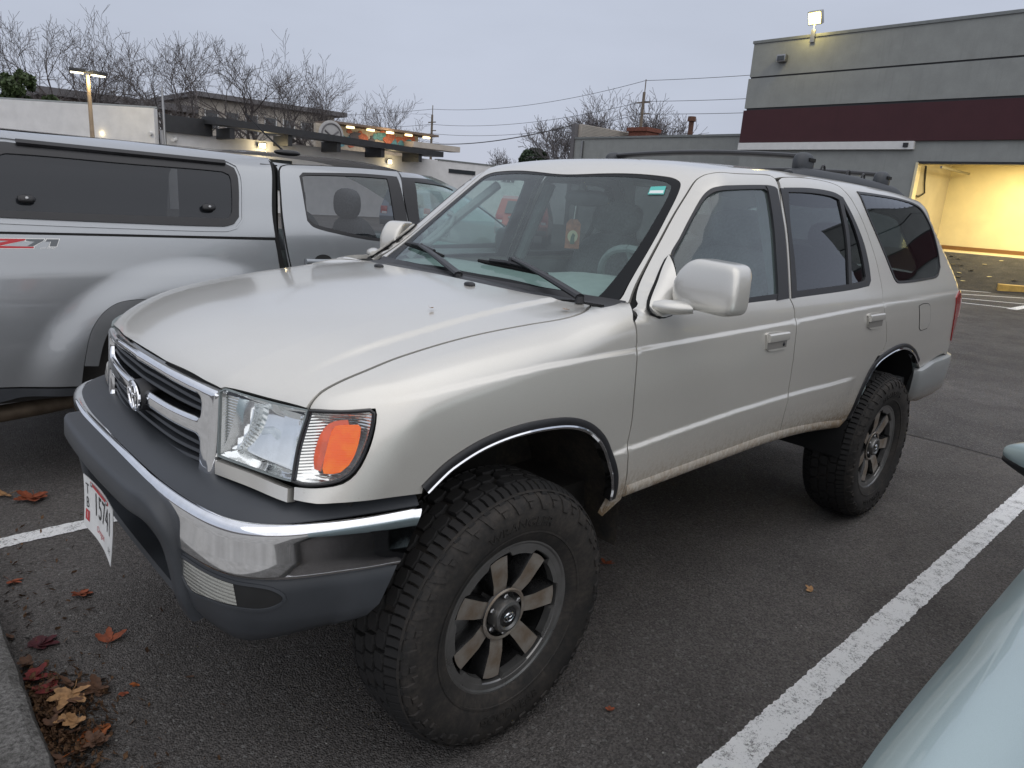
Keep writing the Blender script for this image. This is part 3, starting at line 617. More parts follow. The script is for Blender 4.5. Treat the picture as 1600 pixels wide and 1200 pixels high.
# roof, pillars and quarter panels in one pressing
ft = T_['fdoor']; rt = T_['rdoor']; nDF = 10; nAP = 8; nDT = 5
ap = ft[nDF:nDF+nAP]; dt = ft[nDF+nAP:nDF+nAP+nDT]
roofline = ap + dt[:3] + [dt[3]] + rt[2:6]
rr = rt[6:17]; ra = T_['rarch']; ra_r = [p for p in ra if p[0] < -2.41]
wsn = T_['ws']
ws_near = [p for p in wsn if p[1] < math.pi/2]           # from the middle of the top edge to the near lower corner
low = T_['foot']
tailx = -3.70
def tail_pt(y, z): return surf_param('cab', np.array((float(max(tailx, x_tail(np.array(y), np.array(z)))), y, z))).tolist()
tail = [surf_param('cab', surf_point('cab', np.array(tailx), np.array(v))).tolist() for v in (-.48, -.3, -.12, .02, .10)]
ql = T_['quarter_low']
shell_half = ws_near[1:] + low + roofline + rr + ra_r + [ql[0], ql[1], (tailx, -.44)] + [(tailx, v) for v in (-.3, -.15, 0.0)]
# the rear edge closes across the tail at a constant x
top_c = [(ws_near[0][0]+.012, math.pi/2)]
shell_poly = top_c + shell_half + [(tailx, .06), (tailx, math.pi-.06)] + mir(shell_half)[::-1]
def ring(pts): return [surf_param('cab', np.array((float(x_tail(np.array(y), np.array(z)))+.004, y, z))).tolist() for y, z in pts]
rear_hole = ring([(-.50, 1.28), (0, 1.27), (.50, 1.28), (.54, 1.33), (.49, 1.56), (.44, 1.60), (0, 1.62), (-.44, 1.60), (-.49, 1.56), (-.54, 1.33)])
shell = panel('body_shell', 'cab', shell_poly, 'paint', suv, holes=[T_['qwin'], mir(T_['qwin']), rear_hole], du=.035, dv=.022, fine=(-.65, .06, .008), depth=.016, inset=.0015, corner=40)
panel('tailgate_glass', 'cab', rear_hole, 'glass_side', suv, inset=-.004, depth=0, off=-.004)
# windscreen: black border with the clear pane inside
ws_full = [p for p in ws_near]
ws_half = [(ws_near[0][0], math.pi/2)] + ws_near[1:] + surf_param('cab', np.array([(-.495, .55, 1.252), (-.465, .30, 1.253), (-.452, .0, 1.254)])).tolist()
ws_poly = ws_half + mir(ws_half[1:-1])[::-1]
wi = resample(np.array(ws_poly)*[1, .8], .02, True, 40); wi = inset_poly(wi, .020)/[1, .8]
frit = panel('windscreen_border', 'cab', ws_poly, 'frit', suv, holes=[wi.tolist()], du=.03, dv=.02, inset=.0, off=-.002, depth=.006, corner=40)
wglass = panel('windscreen', 'cab', wi.tolist(), 'glass', suv, inset=-.003, off=-.003, depth=0, du=.04, dv=.04, corner=40)
st = panel('sticker', 'cab', T_['sticker'], 'sticker', wglass, inset=0, off=.0008, depth=0, du=.02, dv=.02)
sc4 = np.array(T_['sticker']); sc_low = [tuple(sc4[3]*.52+sc4[0]*.48), tuple(sc4[2]*.52+sc4[1]*.48), tuple(sc4[2]*.93+sc4[1]*.07), tuple(sc4[3]*.93+sc4[0]*.07)]
panel('sticker_print', 'cab', [tuple(a*.88+sc4.mean(0)*.12) for a in np.array(sc_low)], 'sticker_white', wglass, inset=0, off=.0014, depth=0, du=.02, dv=.02)
# side windows with their black frames
def window(frame, panes, parent, gm):
    fr = panel('window_frame', 'cab', frame, 'trim', parent, holes=panes, inset=.001, off=.001, depth=.012, du=.06, dv=.04)
    out = [fr]
    for p in panes: out.append(panel('window_glass', 'cab', p, gm, fr, inset=-.003, off=-.006, depth=0, du=.08, dv=.05))
    return out
fw = window(T_['fwin'], [T_['fglass']], fd, 'glass_side')
rw = window(T_['rwin'], [T_['rglass'], T_['rvent']], rd, 'glass_dark')
panel('pillar_cover', 'cab', T_['pcover_f'], 'trim', fd, inset=0, off=.0032, depth=.004, du=.06, dv=.04)
panel('pillar_cover', 'cab', T_['pcover_r'], 'trim', rd, inset=0, off=.0032, depth=.004, du=.06, dv=.04)
qg = resample(np.array(T_['qwin'])*[1, .8], .02, True); qg = (inset_poly(qg, .013)/[1, .8]).tolist()
qf = panel('quarter_window', 'cab', T_['qwin'], 'trim', suv, holes=[qg], inset=.001, off=.003, depth=.014)
qgl = panel('window_glass', 'cab', qg, 'glass_dark', qf, inset=-.003, off=0, depth=0, du=.08, dv=.05)
mirror_copy(qgl, mirror_copy(qf))
# doors' handles and fuel flap
for nm, key, par in (('door_handle', 'handle_f', fd), ('door_handle', 'handle_r', rd)):
    h = T_[key]; A = np.array(h); c0, c1 = A.min(0), A.max(0)
    bz = panel(nm, 'cab', h, 'paint_clean', par, inset=0, off=.006, depth=.008, du=.02, dv=.01)
    mid = (c0+c1)/2; w = (c1-c0)
    rec = [(c0[0]+w[0]*.08, c0[1]+w[1]*.12), (c1[0]-w[0]*.08, c0[1]+w[1]*.12), (c1[0]-w[0]*.08, mid[1]+w[1]*.02), (c0[0]+w[0]*.08, mid[1]+w[1]*.02)]
    # pull-up flap stands proud over the finger recess
    P, N = on_surf('cab', [(c0[0]+w[0]*.07, mid[1]+w[1]*.22), (c1[0]-w[0]*.07, mid[1]+w[1]*.22)], .02, off=.006)
    sweep('door_handle', P, N, [(-.016, 0), (-.016, .007), (-.010, .011), (.010, .010), (.015, .005), (.015, 0)], 'paint_clean', par)
    panel('handle_recess', 'cab', rec, 'recess', par, inset=0, off=.0068, depth=0, du=.02, dv=.01, step=.01)
    if key == 'handle_f':
        P = surf_point('cab', np.array([c0[0]+w[0]*.22]), np.array([c0[1]+w[1]*.30])); N = surf_normal('cab', P)
        V, F = ellipsoid(tuple(P[0]+N[0]*.008), (.008, .004, .008), 10, 6); MB().add(V, F).build('key_lock', 'trim', par)
fl_ = panel('fuel_flap', 'cab', T_['fuel'], 'paint_clean', suv, inset=.0015, off=.0022, depth=.004)
P, N = on_surf('cab', T_['fuel'], .02, True, .0004); sweep('fuel_flap_gap', P, N, [(-.0018, 0), (-.0018, .0012), (.0018, .0012), (.0018, 0)], 'rubber_gap_shade', fl_, True)
# mirrors the doors to the far side with all they carry
def mirror_tree(o, parent):
    c = mirror_copy(o, parent)
    for ch in [x for x in o.children]: mirror_tree(ch, c)
    return c
# black ribbons added under the shut lines, standing in for gap shade
gap_lines = [('cab', ft[:nDF+nAP]+dt), ('cab', [ft[nDF+nAP+nDT-1]]+ft[nDF+nAP+nDT:nDF+nAP+nDT+11]), ('cab', rt[1:6]+rr), ('front', hs), ('cab', T_['rock']), ('front', hf)]
for kd, L in gap_lines:
    s_ = ribbon('seam_shade', kd, L, .026, -.013, 'rubber_gap_shade', suv); mirror_copy(s_)
s_ = ribbon('seam_shade', 'fender', fp[-4:]+fp[:1], .03, -.014, 'rubber_gap_shade', suv); mirror_copy(s_)
# rocker strip
P, N = on_surf('cab', T_['rock'], .04, off=-.003)
rk = sweep('rocker_trim', P, N, [(-.002, -.01), (-.002, .006), (-.012, .012), (-.030, .011), (-.044, .004), (-.062, -.02)], 'paint', suv); mirror_copy(rk)
rkp, rkn = on_surf('cab', T_['rock'], .04, off=.004)
if np.mean([v.co.z for v in rk.data.vertices]) > .65:
    print('WARN rocker flipped', np.mean([v.co.z for v in rk.data.vertices]))
# wheel arch mouldings: black strip with a bright bead
def arch(kind, line, parent):
    P, N = on_surf(kind, line, .02)
    a = sweep('arch_moulding', P, N, [(-.012, -.006), (-.012, .006), (-.006, .010), (.008, .010), (.014, .006), (.014, -.02)], 'trim', parent)
    cen = P.mean(0); 
    sgn = 1 if np.dot(np.cross(P[len(P)//2+1]-P[len(P)//2-1], N[len(P)//2]), (P[len(P)//2]-np.array((P[len(P)//2][0], P[len(P)//2][1], .4)))) < 0 else -1
    b = sweep('chrome_bead', P, N, [(sgn*.013+u, w) for u, w in [(-.0075, -.004), (-.0065, .008), (0, .0115), (.0065, .008), (.0075, -.02)]], 'chrome', a)
    mirror_copy(b, mirror_copy(a))
arch('fender', T_['farch'], suv)
arch('cab', T_['rarch'][1:-1], suv)
# wing mirror
def wing_mirror(parent, fold=0.0):
    gk = panel('mirror_gasket', 'cab', T_['mirror_sail'], 'rubber_gap_shade', parent, inset=-.004, off=.006, depth=.008, du=.03, dv=.02)
    panel('mirror_sail', 'cab', T_['mirror_sail'], 'paint_clean', gk, inset=0, off=.013, depth=.012, du=.03, dv=.02)
    V, F = ellipsoid((0, 0, 0), (.062, .124, .080), 64, 44, 6.0)
    W_ = []; piv = Vector((-.60, .83, 1.30)); fq = Matrix.Rotation(fold, 3, 'Z')
    for (x, y, z) in V:
        t = (y+.124)/.248; zt = max(0, z/.08)
        x2 = x*(1.0 if x > 0 else .75)
        y2 = y + .050*zt**1.5*(1-t) - .010*zt*t
        k = 1-.06*(1-t)
        p = Vector((-.632+x2*k+.045*(t-.5)-.012*zt, .934+y2, 1.334+z*k+.004-.010*zt*(t-.3)))
        W_.append(fq @ (p-piv)+piv)
    MB().add(W_, F).build('mirror_housing', 'paint_clean', gk, angle=60)
    m = MB(); V, F = ellipsoid((0, 0, 0), (.006, .085, .055), 24, 10, 4); m.add([fq @ (Vector((-.673+x, .930+y, 1.334+z))-piv)+piv for x, y, z in V], F); m.build('mirror_glass', 'chrome', gk)
    m = MB(); pts = [(-.545, .795, 1.262), (-.560, .825, 1.262), (-.585, .865, 1.263), (-.605, .90, 1.266)]
    m.tube(pts, [.020, .034, .034, .026], 16, sy=.66); m.build('mirror_arm', 'paint_clean', gk)
    return gk
fd2 = mirror_tree(fd, suv); mirror_tree(rd, suv)
wing_mirror(fd)
_g = wing_mirror(suv, R(62)); mirror_tree(_g, fd2)
for o in list(_g.children)+[_g]: bpy.data.objects.remove(o)
# lamps -------------------------------------------------------------
def lamp_set():
    hl = panel('headlight', 'nose', T_['headlamp'], 'lens', suv, inset=.002, off=.0, depth=0, du=.03, dv=.03)
    def bowl(d, co):
        z = co[:, 0]; return np.minimum(.018+.050*(1-((z-1.035)/.135)**2), .006+d*2.2)
    panel('reflector', 'nose', T_['headlamp'], 'reflector', hl, inset=.002, bowl=bowl, du=.006, dv=.006)
    # fluted inner end
    A = np.array(T_['headlamp']); i0 = A[0]*.5+A[6]*.5
    panel('fluted_end', 'nose', [tuple(A[0]*.97+A[5]*.03), tuple(A[1]*.9+A[5]*.1), tuple(A[2]*.17+A[1]*.83 - [.008, 0]), tuple(i0*.86+A[4]*.14), tuple(A[6]*.95+A[1]*.05)], 'flute', hl, inset=.001, off=-.012, depth=0)
    c = surf_point('nose', np.array(.992), np.array(.82)); n = surf_normal('nose', c)
    m = MB(); m.tube([tuple(c-n*.07), tuple(c-n*.034)], .009, 12); m.build('bulb', 'lens', hl)
    P, N = on_surf('nose', T_['headlamp'], .02, True, -.002); sweep('headlight_seal', P, N, [(-.002, -.012), (-.002, .0025), (.002, .0025), (.002, -.012)], 'interior', hl, True)
    sg = panel('turn_signal', 'nose', T_['signal'], 'lens_clear', suv, inset=.003, off=.001, depth=0, du=.03, dv=.03)
    panel('reflector', 'nose', T_['signal'], 'flute', sg, inset=.003, bowl=lambda d, co: .008+np.minimum(d*.9, .022), du=.012, dv=.012)
    panel('amber_bulb_cover', 'nose', T_['amber'], 'amber', sg, inset=0, off=.0025, depth=.006, du=.01, dv=.01)
    panel('amber_side', 'nose', T_['amber_inner'], 'amber_deep', sg, inset=0, off=-.004, depth=.01, du=.01, dv=.01)
    P, N = on_surf('nose', T_['signal'], .015, True, .0); sweep('signal_bezel', P, N, half_round(.007, .005, 4)+[(.005, -.01), (-.005, -.01)], 'trim', sg, True)
    fi = panel('lamp_filler', 'nose', T_['filler'], 'paint_clean', suv, inset=.001, off=.006, depth=.03, du=.03, dv=.03)
    for o in (hl, sg, fi): mirror_tree(o, suv)
lamp_set()
# nose backing so that nothing behind the lamps shows light
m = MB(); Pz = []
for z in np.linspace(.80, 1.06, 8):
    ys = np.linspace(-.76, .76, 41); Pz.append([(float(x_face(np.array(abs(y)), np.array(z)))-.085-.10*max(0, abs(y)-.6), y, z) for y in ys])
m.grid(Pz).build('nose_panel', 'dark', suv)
# grille ------------------------------------------------------------
def gp(y, z, d=0): return (float(x_face(np.array(y), np.array(z)))+d, y, z)
def gpath(pts, d, step=.03, closed=False):
    Q = resample(pts, step, closed, 50); P = [gp(a, b, d) for a, b in Q]; return np.array(P), np.array([(1, 0, 0)]*len(P))
grille = empty('grille', (0, 0, 0), None, None); grille.parent = suv
def gzt(y): return 1.074-.012*(y/.45)**2
def outline(f0, f1, y0, y1, n=14): 
    ys = np.linspace(y0, y1, n); return [(y, f1(y)) for y in ys]+[(y, f0(y)) for y in ys[::-1]]
bz0 = lambda y: .812+.030*(y/.42)**2
fr_out = [(y, gzt(y)) for y in np.linspace(-.450, .450, 19)]+[(.449, 1.0), (.447, .90), (.442, .836), (.415, .832), (.408, .842)]+[(y, bz0(y)) for y in np.linspace(.395, -.395, 15)]+[(-.408, .842), (-.415, .832), (-.442, .836), (-.447, .90), (-.449, 1.0)]
up_lo, up_hi = (lambda y: .974+.012*(y/.4)**2), (lambda y: 1.046-.012*(y/.45)**2)
lo_lo, lo_hi = (lambda y: .829+.026*(y/.42)**2), (lambda y: .930+.006*(y/.4)**2)
def rounded(f0, f1, hw, r=.014):
    t = [(y, f1(y)) for y in np.linspace(-hw+r, hw-r, 17)]+[(hw-r*.3, f1(hw)-r*.3), (hw, f1(hw)-r)]+[(hw-.002, f0(hw)+r), (hw-r*.3, f0(hw)+r*.3)]+[(y, f0(y)) for y in np.linspace(hw-r, -hw+r, 17)]+[(-hw+r*.3, f0(hw)+r*.3), (-hw+.002, f0(hw)+r)]+[(-hw, f1(hw)-r), (-hw+r*.3, f1(hw)-r*.3)]
    return np.array(t)
O = resample(fr_out, .012, True, 40); H1 = rounded(up_lo, up_hi, .388); H2 = rounded(lo_lo, lo_hi, .384)
def dist_to(co, loops):
    dd = np.full(len(co), 9.0)
    for L in loops:
        a_, b_ = L, np.roll(L, -1, 0)
        for i in range(len(a_)):
            e_ = b_[i]-a_[i]; t = np.clip(((co-a_[i])@e_)/(e_@e_+1e-12), 0, 1); dd = np.minimum(dd, np.linalg.norm(co-a_[i]-t[:, None]*e_, axis=1))
    return dd
H1 = resample(H1, .012, True, 40); H2 = resample(H2, .012, True, 40); extra = []
for dr in (.002, .005, .009, .013):
    for L, sg in ((O, 1), (H1, -1), (H2, -1)):
        q = inset_poly(L, sg*dr); k_ = dist_to(q, (O, H1, H2)) > dr*.85; extra += q[k_].tolist()
gg = np.array([(y, z) for y in arange(-.46, .46, .014) for z in arange(.80, 1.08, .010)]); gg = gg[dist_to(gg, (O, H1, H2)) > .017]
extra += gg.tolist()
co, T, B = cdt_panel(O, [H1, H2], [], [], extra)
dd = dist_to(co, (O, H1, H2))
h_ = .014*np.sqrt(np.maximum(0, 1-(1-np.minimum(dd/.013, 1))**2))
P = np.array([gp(y, z, -.005+hh) for (y, z), hh in zip(co, h_)])
V = list(P); F = _orient(T, P, np.array([(1, 0, 0)]*len(P)))
for a_, b_ in B:
    k0 = len(V); V += [P[a_], P[b_], P[b_]-(.06, 0, 0), P[a_]-(.06, 0, 0)]; F.append((k0, k0+3, k0+2, k0+1))
mesh('grille_frame', V, F, 'chrome', grille, True, angle=60)
for z0, k0 in ((1.022, -.010), (.998, 0), (.906, .004), (.880, .012), (.854, .02)):
    P, N = gpath([(-.385, z0+k0*.7), (-.2, z0), (0, z0-.001), (.2, z0), (.385, z0+k0*.7)], -.026); sweep('grille_slat', P, N, [(-.0045, -.02), (-.0045, .014), (.0025, .017), (.005, -.02)], 'plastic', grille)
m = MB(); m.grid([[gp(y, z, -.055) for y in np.linspace(-.43, .43, 25)] for z in (.80, .94, 1.07)]).build('grille_backing', 'dark', grille)
# emblem: three ovals in a dark oval
ec = (.686, 0, .951)
m = MB(); m.lathe([(0, .034), (.88, .034), (1.0, .026), (1.0, -.03)], 32, 'X'); 
V = [(ec[0]+v[0], v[1]*.052, ec[2]+v[2]*.045) for v in m.V]; emb = mesh('emblem', V, m.F, 'trim', grille)
def oval(cy, cz, ry, rz, r=.0052):
    pts = [(ec[0]+.036, cy+ry*math.cos(w), ec[2]+cz+rz*math.sin(w)) for w in np.linspace(0, 2*math.pi, 29)]; return MB().tube(pts, r, 8, cap=False)
for a in ((0, 0, .0465, .0395, .0048), (0, .000, .0150, .036, .0034), (0, .0165, .034, .0150, .0034)): oval(*a).build('emblem_oval', 'chrome', emb)
# bumper ------------------------------------------------------------
plan_pts = [(.772, 0), (.771, .20), (.766, .35), (.746, .53), (.712, .645), (.656, .712), (.58, .752), (.45, .790), (.33, .818)]
bp_half = resample(plan_pts, .02, False, 60); bp_all = np.concatenate([bp_half[::-1]*[1, -1], bp_half[1:]])
bt = np.gradient(bp_all, axis=0); bt /= np.linalg.norm(bt, axis=1)[:, None]; bn = np.stack([bt[:, 1], -bt[:, 0]], 1)
def bump_sweep(name, prof, mat, y0=-9, y1=9, parent=suv, zf=None, angle=40):
    idx = [i for i in range(len(bp_all)) if y0 <= bp_all[i, 1] <= y1]; V = []; F = []; m_ = len(prof)
    for i in idx:
        for d, z in prof:
            q = bp_all[i]+bn[i]*d; we = float(_ss((.58-bp_all[i, 0])/.25)); dx_ = .46*max(0, .825-z)*we; V.append((q[0]+dx_, q[1]-.10*dx_*np.sign(q[1]), z if zf is None else zf(bp_all[i], z)))
    for a in range(len(idx)-1):
        for j in range(m_-1): F.append((a*m_+j, a*m_+j+1, (a+1)*m_+j+1, (a+1)*m_+j))
    F.append(tuple(range(m_))); F.append(tuple((len(idx)-1)*m_+j for j in range(m_-1, -1, -1)))
    return mesh(name, V, F, mat, parent, True, angle=angle)
bumper = empty('front_bumper', (0, 0, 0), None, None); bumper.parent = suv
def ends(q, z):  # the bumper's ends rise a little and the lower edge sweeps up
    return z
def low_edge(q, z):
    t = _ss((abs(q[1])-.60)/.25)
    return z + .055*float(t)*(1 if z < .60 else 0)*(.60-z)/.10
bump_sweep('bumper_top_pad', [(-.20, .850), (-.14, .856), (-.085, .858), (-.05, .853), (-.022, .840), (-.006, .826), (-.006, .79), (-.2, .79)], 'plastic', parent=bumper)
bump_sweep('bumper_chrome', [(-.012, .822), (-.002, .828), (.008, .8265), (.016, .821), (.0205, .812), (.022, .800), (.0215, .788), (.0205, .775), (.0200, .74), (.0195, .708), (.0165, .697), (.006, .693), (-.03, .692)], 'chrome', parent=bumper, angle=60)
bump_sweep('bumper_skirt', [(-.03, .696), (.006, .6955), (.0105, .690), (.0105, .66), (.006, .60), (-.006, .54), (-.03, .50), (-.06, .488), (-.16, .486)], 'plastic', parent=bumper, y0=.40, zf=low_edge)
bump_sweep('bumper_skirt', [(-.03, .696), (.006, .6955), (.0105, .690), (.0105, .66), (.006, .60), (-.006, .54), (-.03, .50), (-.06, .488), (-.16, .486)], 'plastic', parent=bumper, y1=-.40, zf=low_edge)
bump_sweep('bumper_recess', [(-.02, .70), (-.03, .66), (-.05, .60), (-.09, .50), (-.14, .47)], 'dark', parent=bumper, y0=-.42, y1=.42)
bump_sweep('bumper_lower_lip', [(-.09, .505), (-.04, .50), (-.035, .485), (-.06, .455), (-.12, .45)], 'plastic', parent=bumper, y0=-.42, y1=.42)
# guard hoop over the number plate
hp = []; hr = []
for (y, z, x) in [(-.44, .50, .722), (-.440, .56, .742), (-.438, .63, .752), (-.432, .70, .764), (-.412, .752, .782), (-.372, .778, .797), (-.28, .783, .813), (0, .785, .822), (.28, .783, .813), (.372, .778, .797), (.412, .752, .782), (.432, .70, .764), (.438, .63, .752), (.440, .56, .742), (.44, .50, .722)]: hp.append((x, y, z))
Q = np.array(hp); k = 6; dense = []
for i in range(len(Q)-1):
    p0, p1, p2, p3 = Q[max(i-1, 0)], Q[i], Q[i+1], Q[min(i+2, len(Q)-1)]
    for j in range(k):
        t = j/k; dense.append(.5*((2*p1)+(-p0+p2)*t+(2*p0-5*p1+4*p2-p3)*t*t+(-p0+3*p1-3*p2+p3)*t**3))
dense.append(Q[-1]); dense = np.array(dense)
nh = np.array([(1, 0, 0)]*len(dense))
sweep('bumper_guard', dense, nh, [(-.036, -.07), (-.036, .012), (-.032, .022), (-.024, .027), (.018, .030), (.028, .025), (.033, .014), (.034, -.07)], 'plastic', bumper, angle=50)
# fog lamps in their oval pockets
def on_bumper(y, z, d=0):
    i = int(np.argmin(np.abs(bp_all[:, 1]-y)+ (bp_all[:, 0] < .3)*9)); j = min(i+1, len(bp_all)-1) if bp_all[i, 1] < y else max(i-1, 0)
    t = 0 if i == j else (y-bp_all[i, 1])/(bp_all[j, 1]-bp_all[i, 1]); q = bp_all[i]*(1-t)+bp_all[j]*t; n = bn[i]*(1-t)+bn[j]*t
    return np.array((q[0]+n[0]*d, q[1]+n[1]*d, z)), np.array((n[0], n[1], 0))
def bpanel(name, poly, d, mat, parent, depth=.0):
    Q = resample(poly, .01, True, 40); co, T, B = cdt_panel(Q, [], arange(Q[:, 0].min(), Q[:, 0].max(), .012), arange(Q[:, 1].min(), Q[:, 1].max(), .012))
    PN = [on_bumper(a, b, d) for a, b in co]; P = np.array([p for p, n in PN]); N = np.array([n for p, n in PN]); return mesh(name, P, _orient(T, P, N), mat, parent, True, N=N)
pocket = [(.450, .668), (.47, .679), (.56, .681), (.66, .681), (.708, .678), (.726, .662), (.727, .640), (.706, .622), (.66, .617), (.58, .609), (.51, .600), (.474, .620), (.454, .648)]
fogl = [(.462, .668), (.48, .674), (.56, .676), (.652, .676), (.659, .625), (.58, .616), (.513, .608), (.482, .626), (.464, .650)]
fog = bpanel('fog_lamp', pocket, .0115, 'dark', bumper)
bpanel('fog_lens', fogl, .0125, M['fog_flute'], fog)
bpanel('fog_glass', fogl, .0140, 'lens', fog)
Q = resample(pocket, .01, True, 60); PN = [on_bumper(a, b, .009) for a, b in Q]; sweep('fog_bezel', [p for p, n in PN], [n for p, n in PN], [(-.005, -.004), (-.004, .004), (.003, .005), (.006, -.004)], 'plastic', fog, True)
mirror_tree(fog, bumper)
# number plate, bent at its lower edge
plate = empty('number_plate', (0, 0, 0), None, None); plate.parent = suv
pw, ph = .305, .160
def plate_pt(a, b, d=0):   # a across (0..1, passenger to driver side), b up (0..1)
    y = -.150+pw*a; z = .533+ph*b; bend = .010*(1-b)**2+.006*(1-b)*a*a; x = .832+bend-.008*math.sin(math.pi*a)+d
    return (x, y, z)
m = MB(); m.grid([[plate_pt(a, b) for a in np.linspace(0, 1, 13)] for b in np.linspace(0, 1, 9)]); m.grid([[plate_pt(a, b, -.0015) for a in np.linspace(0, 1, 13)] for b in np.linspace(0, 1, 9)]); m.build('plate_sheet', 'white_metal', plate)
def plate_text(name, body, size, a, b, mat, sx=1.0):
    V, F = text_mesh(body, size); mesh(name, [plate_pt(a+v.x*sx/pw, b+v.y/ph, .0012) for v in V], F, mat, plate, False)
# the plate is read from the front: its left is the car's right side
plate_text('plate_letter', 'T', .046, .105, .76, 'black_ink'); plate_text('plate_letter', 'B', .046, .105, .50, 'black_ink')
plate_text('plate_number', '15741', .098, .60, .60, 'black_ink', .78)
m = MB(); m.grid([[plate_pt(a, b, .0010) for a in (.05, .16)] for b in (.16, .36)]); m.build('plate_sticker', 'red_ink', plate)
plate_text('sticker_digit', '1', .028, .105, .26, 'white_metal')
plate_text('plate_script', 'Oregon', .026, .52, .20, 'red_ink'); plate_text('plate_caption', 'DEC', .018, .88, .17, 'black_ink')
m = MB(); m.grid([[plate_pt(a, b, .0011) for a in (.2, .8)] for b in (.91, .97)]); m.build('plate_header', 'red_ink', plate)
for a in (.25, .75):
    V, F = ellipsoid(plate_pt(a, .93, .002), (.004, .007, .007), 8, 6); MB().add(V, F).build('plate_screw', 'steel', plate)
# cowl and wipers ---------------------------------------------------
cw = []
for yv in np.linspace(-.70, .70, 29):
    xf = -.378-.045*max(0, (abs(yv)-.45)/.25)**2; zz = float(z_hood(np.array(-.37), np.array(abs(yv))))
    xg = float(x_ws(np.array(abs(yv)), np.array(1.252)))
    cw.append([(xf+.03, yv, zz-.035), (xf-.004, yv, zz-.012), (xf*.6+xg*.4, yv, zz-.008), (xg+.01, yv, 1.245), (xg-.01, yv, 1.262)])
MB().grid(cw).build('cowl_panel', 'trim', suv)
for yv in np.linspace(.43, .66, 24):
    MB().box((-.425-.03*max(0, (yv-.45)/.25)**2, yv, 1.244), (.05, .0035, .006), rz=.0).build('cowl_slat', 'rubber_gap_shade', suv)
def ws_pt(y, z, d=.012):
    p = np.array((float(x_ws(np.array(y), np.array(z))), y, z)); n = np.array((.64, 0, .77)); return tuple(p+n*d)
def wiper(pivot, elbow, tip0, tip1):
    w = empty('wiper', (0, 0, 0), None, None); w.parent = suv
    m = MB(); m.tube([pivot, tuple(np.array(pivot)+(0, 0, .02))], [.016, .013], 10); m.build('pivot_cap', 'trim', w)
    a = np.array(pivot)+(0, 0, .018); e_ = np.array(elbow)
    m = MB(); m.tube([a, a*.6+e_*.4+(0.004, 0, .006), a*.25+e_*.75+(.004, 0, .006), e_], [.018, .016, .012, .011], 8, sy=.6); m.build('wiper_arm', 'trim', w)
    m = MB(); t0, t1 = np.array(tip0), np.array(tip1); L = [t0*(1-t)+t1*t for t in np.linspace(0, 1, 9)]
    m.tube(L, [.006]+[.009]*7+[.006], 6); m.build('wiper_blade', 'rubber_gap_shade', w)
    m = MB(); m.tube([t0*.8+t1*.2+(.006, 0, .010), t0*.5+t1*.5+(.008, 0, .016), t0*.2+t1*.8+(.006, 0, .010)], .008, 6); m.tube([e_, (t0+t1)/2+(.004, 0, .008)], .014, 6); m.build('wiper_bridge', 'trim', w)
wiper((-.405, .615, 1.250), ws_pt(.18, 1.318, .03), ws_pt(.0, 1.306), ws_pt(.36, 1.296))
wiper((-.395, .02, 1.250), ws_pt(-.42, 1.312, .03), ws_pt(-.60, 1.318), ws_pt(-.22, 1.300))
# rear bumper and tail lamps ----------------------------------------
rb_pts = [(-3.06, .800), (-3.085, .826), (-3.35, .820), (-3.62, .805), (-3.74, .77), (-3.80, .70), (-3.83, .5), (-3.84, 0)]
rq = resample(rb_pts, .03, False, 60); rq = np.concatenate([rq, rq[::-1][1:]*[1, -1]]); rtn = np.gradient(rq, axis=0); rtn /= np.linalg.norm(rtn, axis=1)[:, None]; rn = np.stack([-rtn[:, 1], rtn[:, 0]], 1)
if rn[0, 1] < 0: rn = -rn
prof = [(-.10, .815), (-.01, .812), (.012, .800), (.016, .78), (.010, .70), (.0, .60), (-.03, .565), (-.12, .555)]
V = [(q[0]+n[0]*d, q[1]+n[1]*d, z + (.03*float(_ss((q[0]+3.3)/.28)) if z < .7 else -.028*float(_ss((q[0]+3.3)/.28)))) for q, n in zip(rq, rn) for d, z in prof]; mm_ = len(prof)
F = [(a*mm_+j, a*mm_+j+1, (a+1)*mm_+j+1, (a+1)*mm_+j) for a in range(len(rq)-1) for j in range(mm_-1)]+[tuple(range(mm_))]
rbm = mesh('rear_bumper', V, F, paint('weathered_bumper', (.40, .42, .42), .6, .45, dirt=1.3, dz=(.56, .72), dcol=(.22, .13, .06), coat=.3), suv, True, angle=40)
for s in (1, -1):
    tl = panel('tail_lamp', 'cab', [(-3.50, .02), (-3.56, .06), (-3.69, .06), (-3.70, -.10), (-3.70, -.30), (-3.66, -.34), (-3.60, -.30), (-3.54, -.12)], 'red_lens', suv, inset=0, off=.006, depth=.01, du=.02, dv=.03)
    wl_ = panel('reverse_lamp', 'cab', [(-3.60, .01), (-3.68, .01), (-3.69, -.13), (-3.62, -.13)], 'white_lens', tl, inset=0, off=.0085, depth=.004, du=.02, dv=.03)
    if s < 0:
        mirror_tree(tl, suv); bpy.data.objects.remove(wl_); bpy.data.objects.remove(tl)
m = MB(); m.grid([[(-3.66, y, z) for y in np.linspace(-.74, .74, 7)] for z in np.linspace(.66, 1.24, 5)]); m.build('tailgate', 'paint', suv)
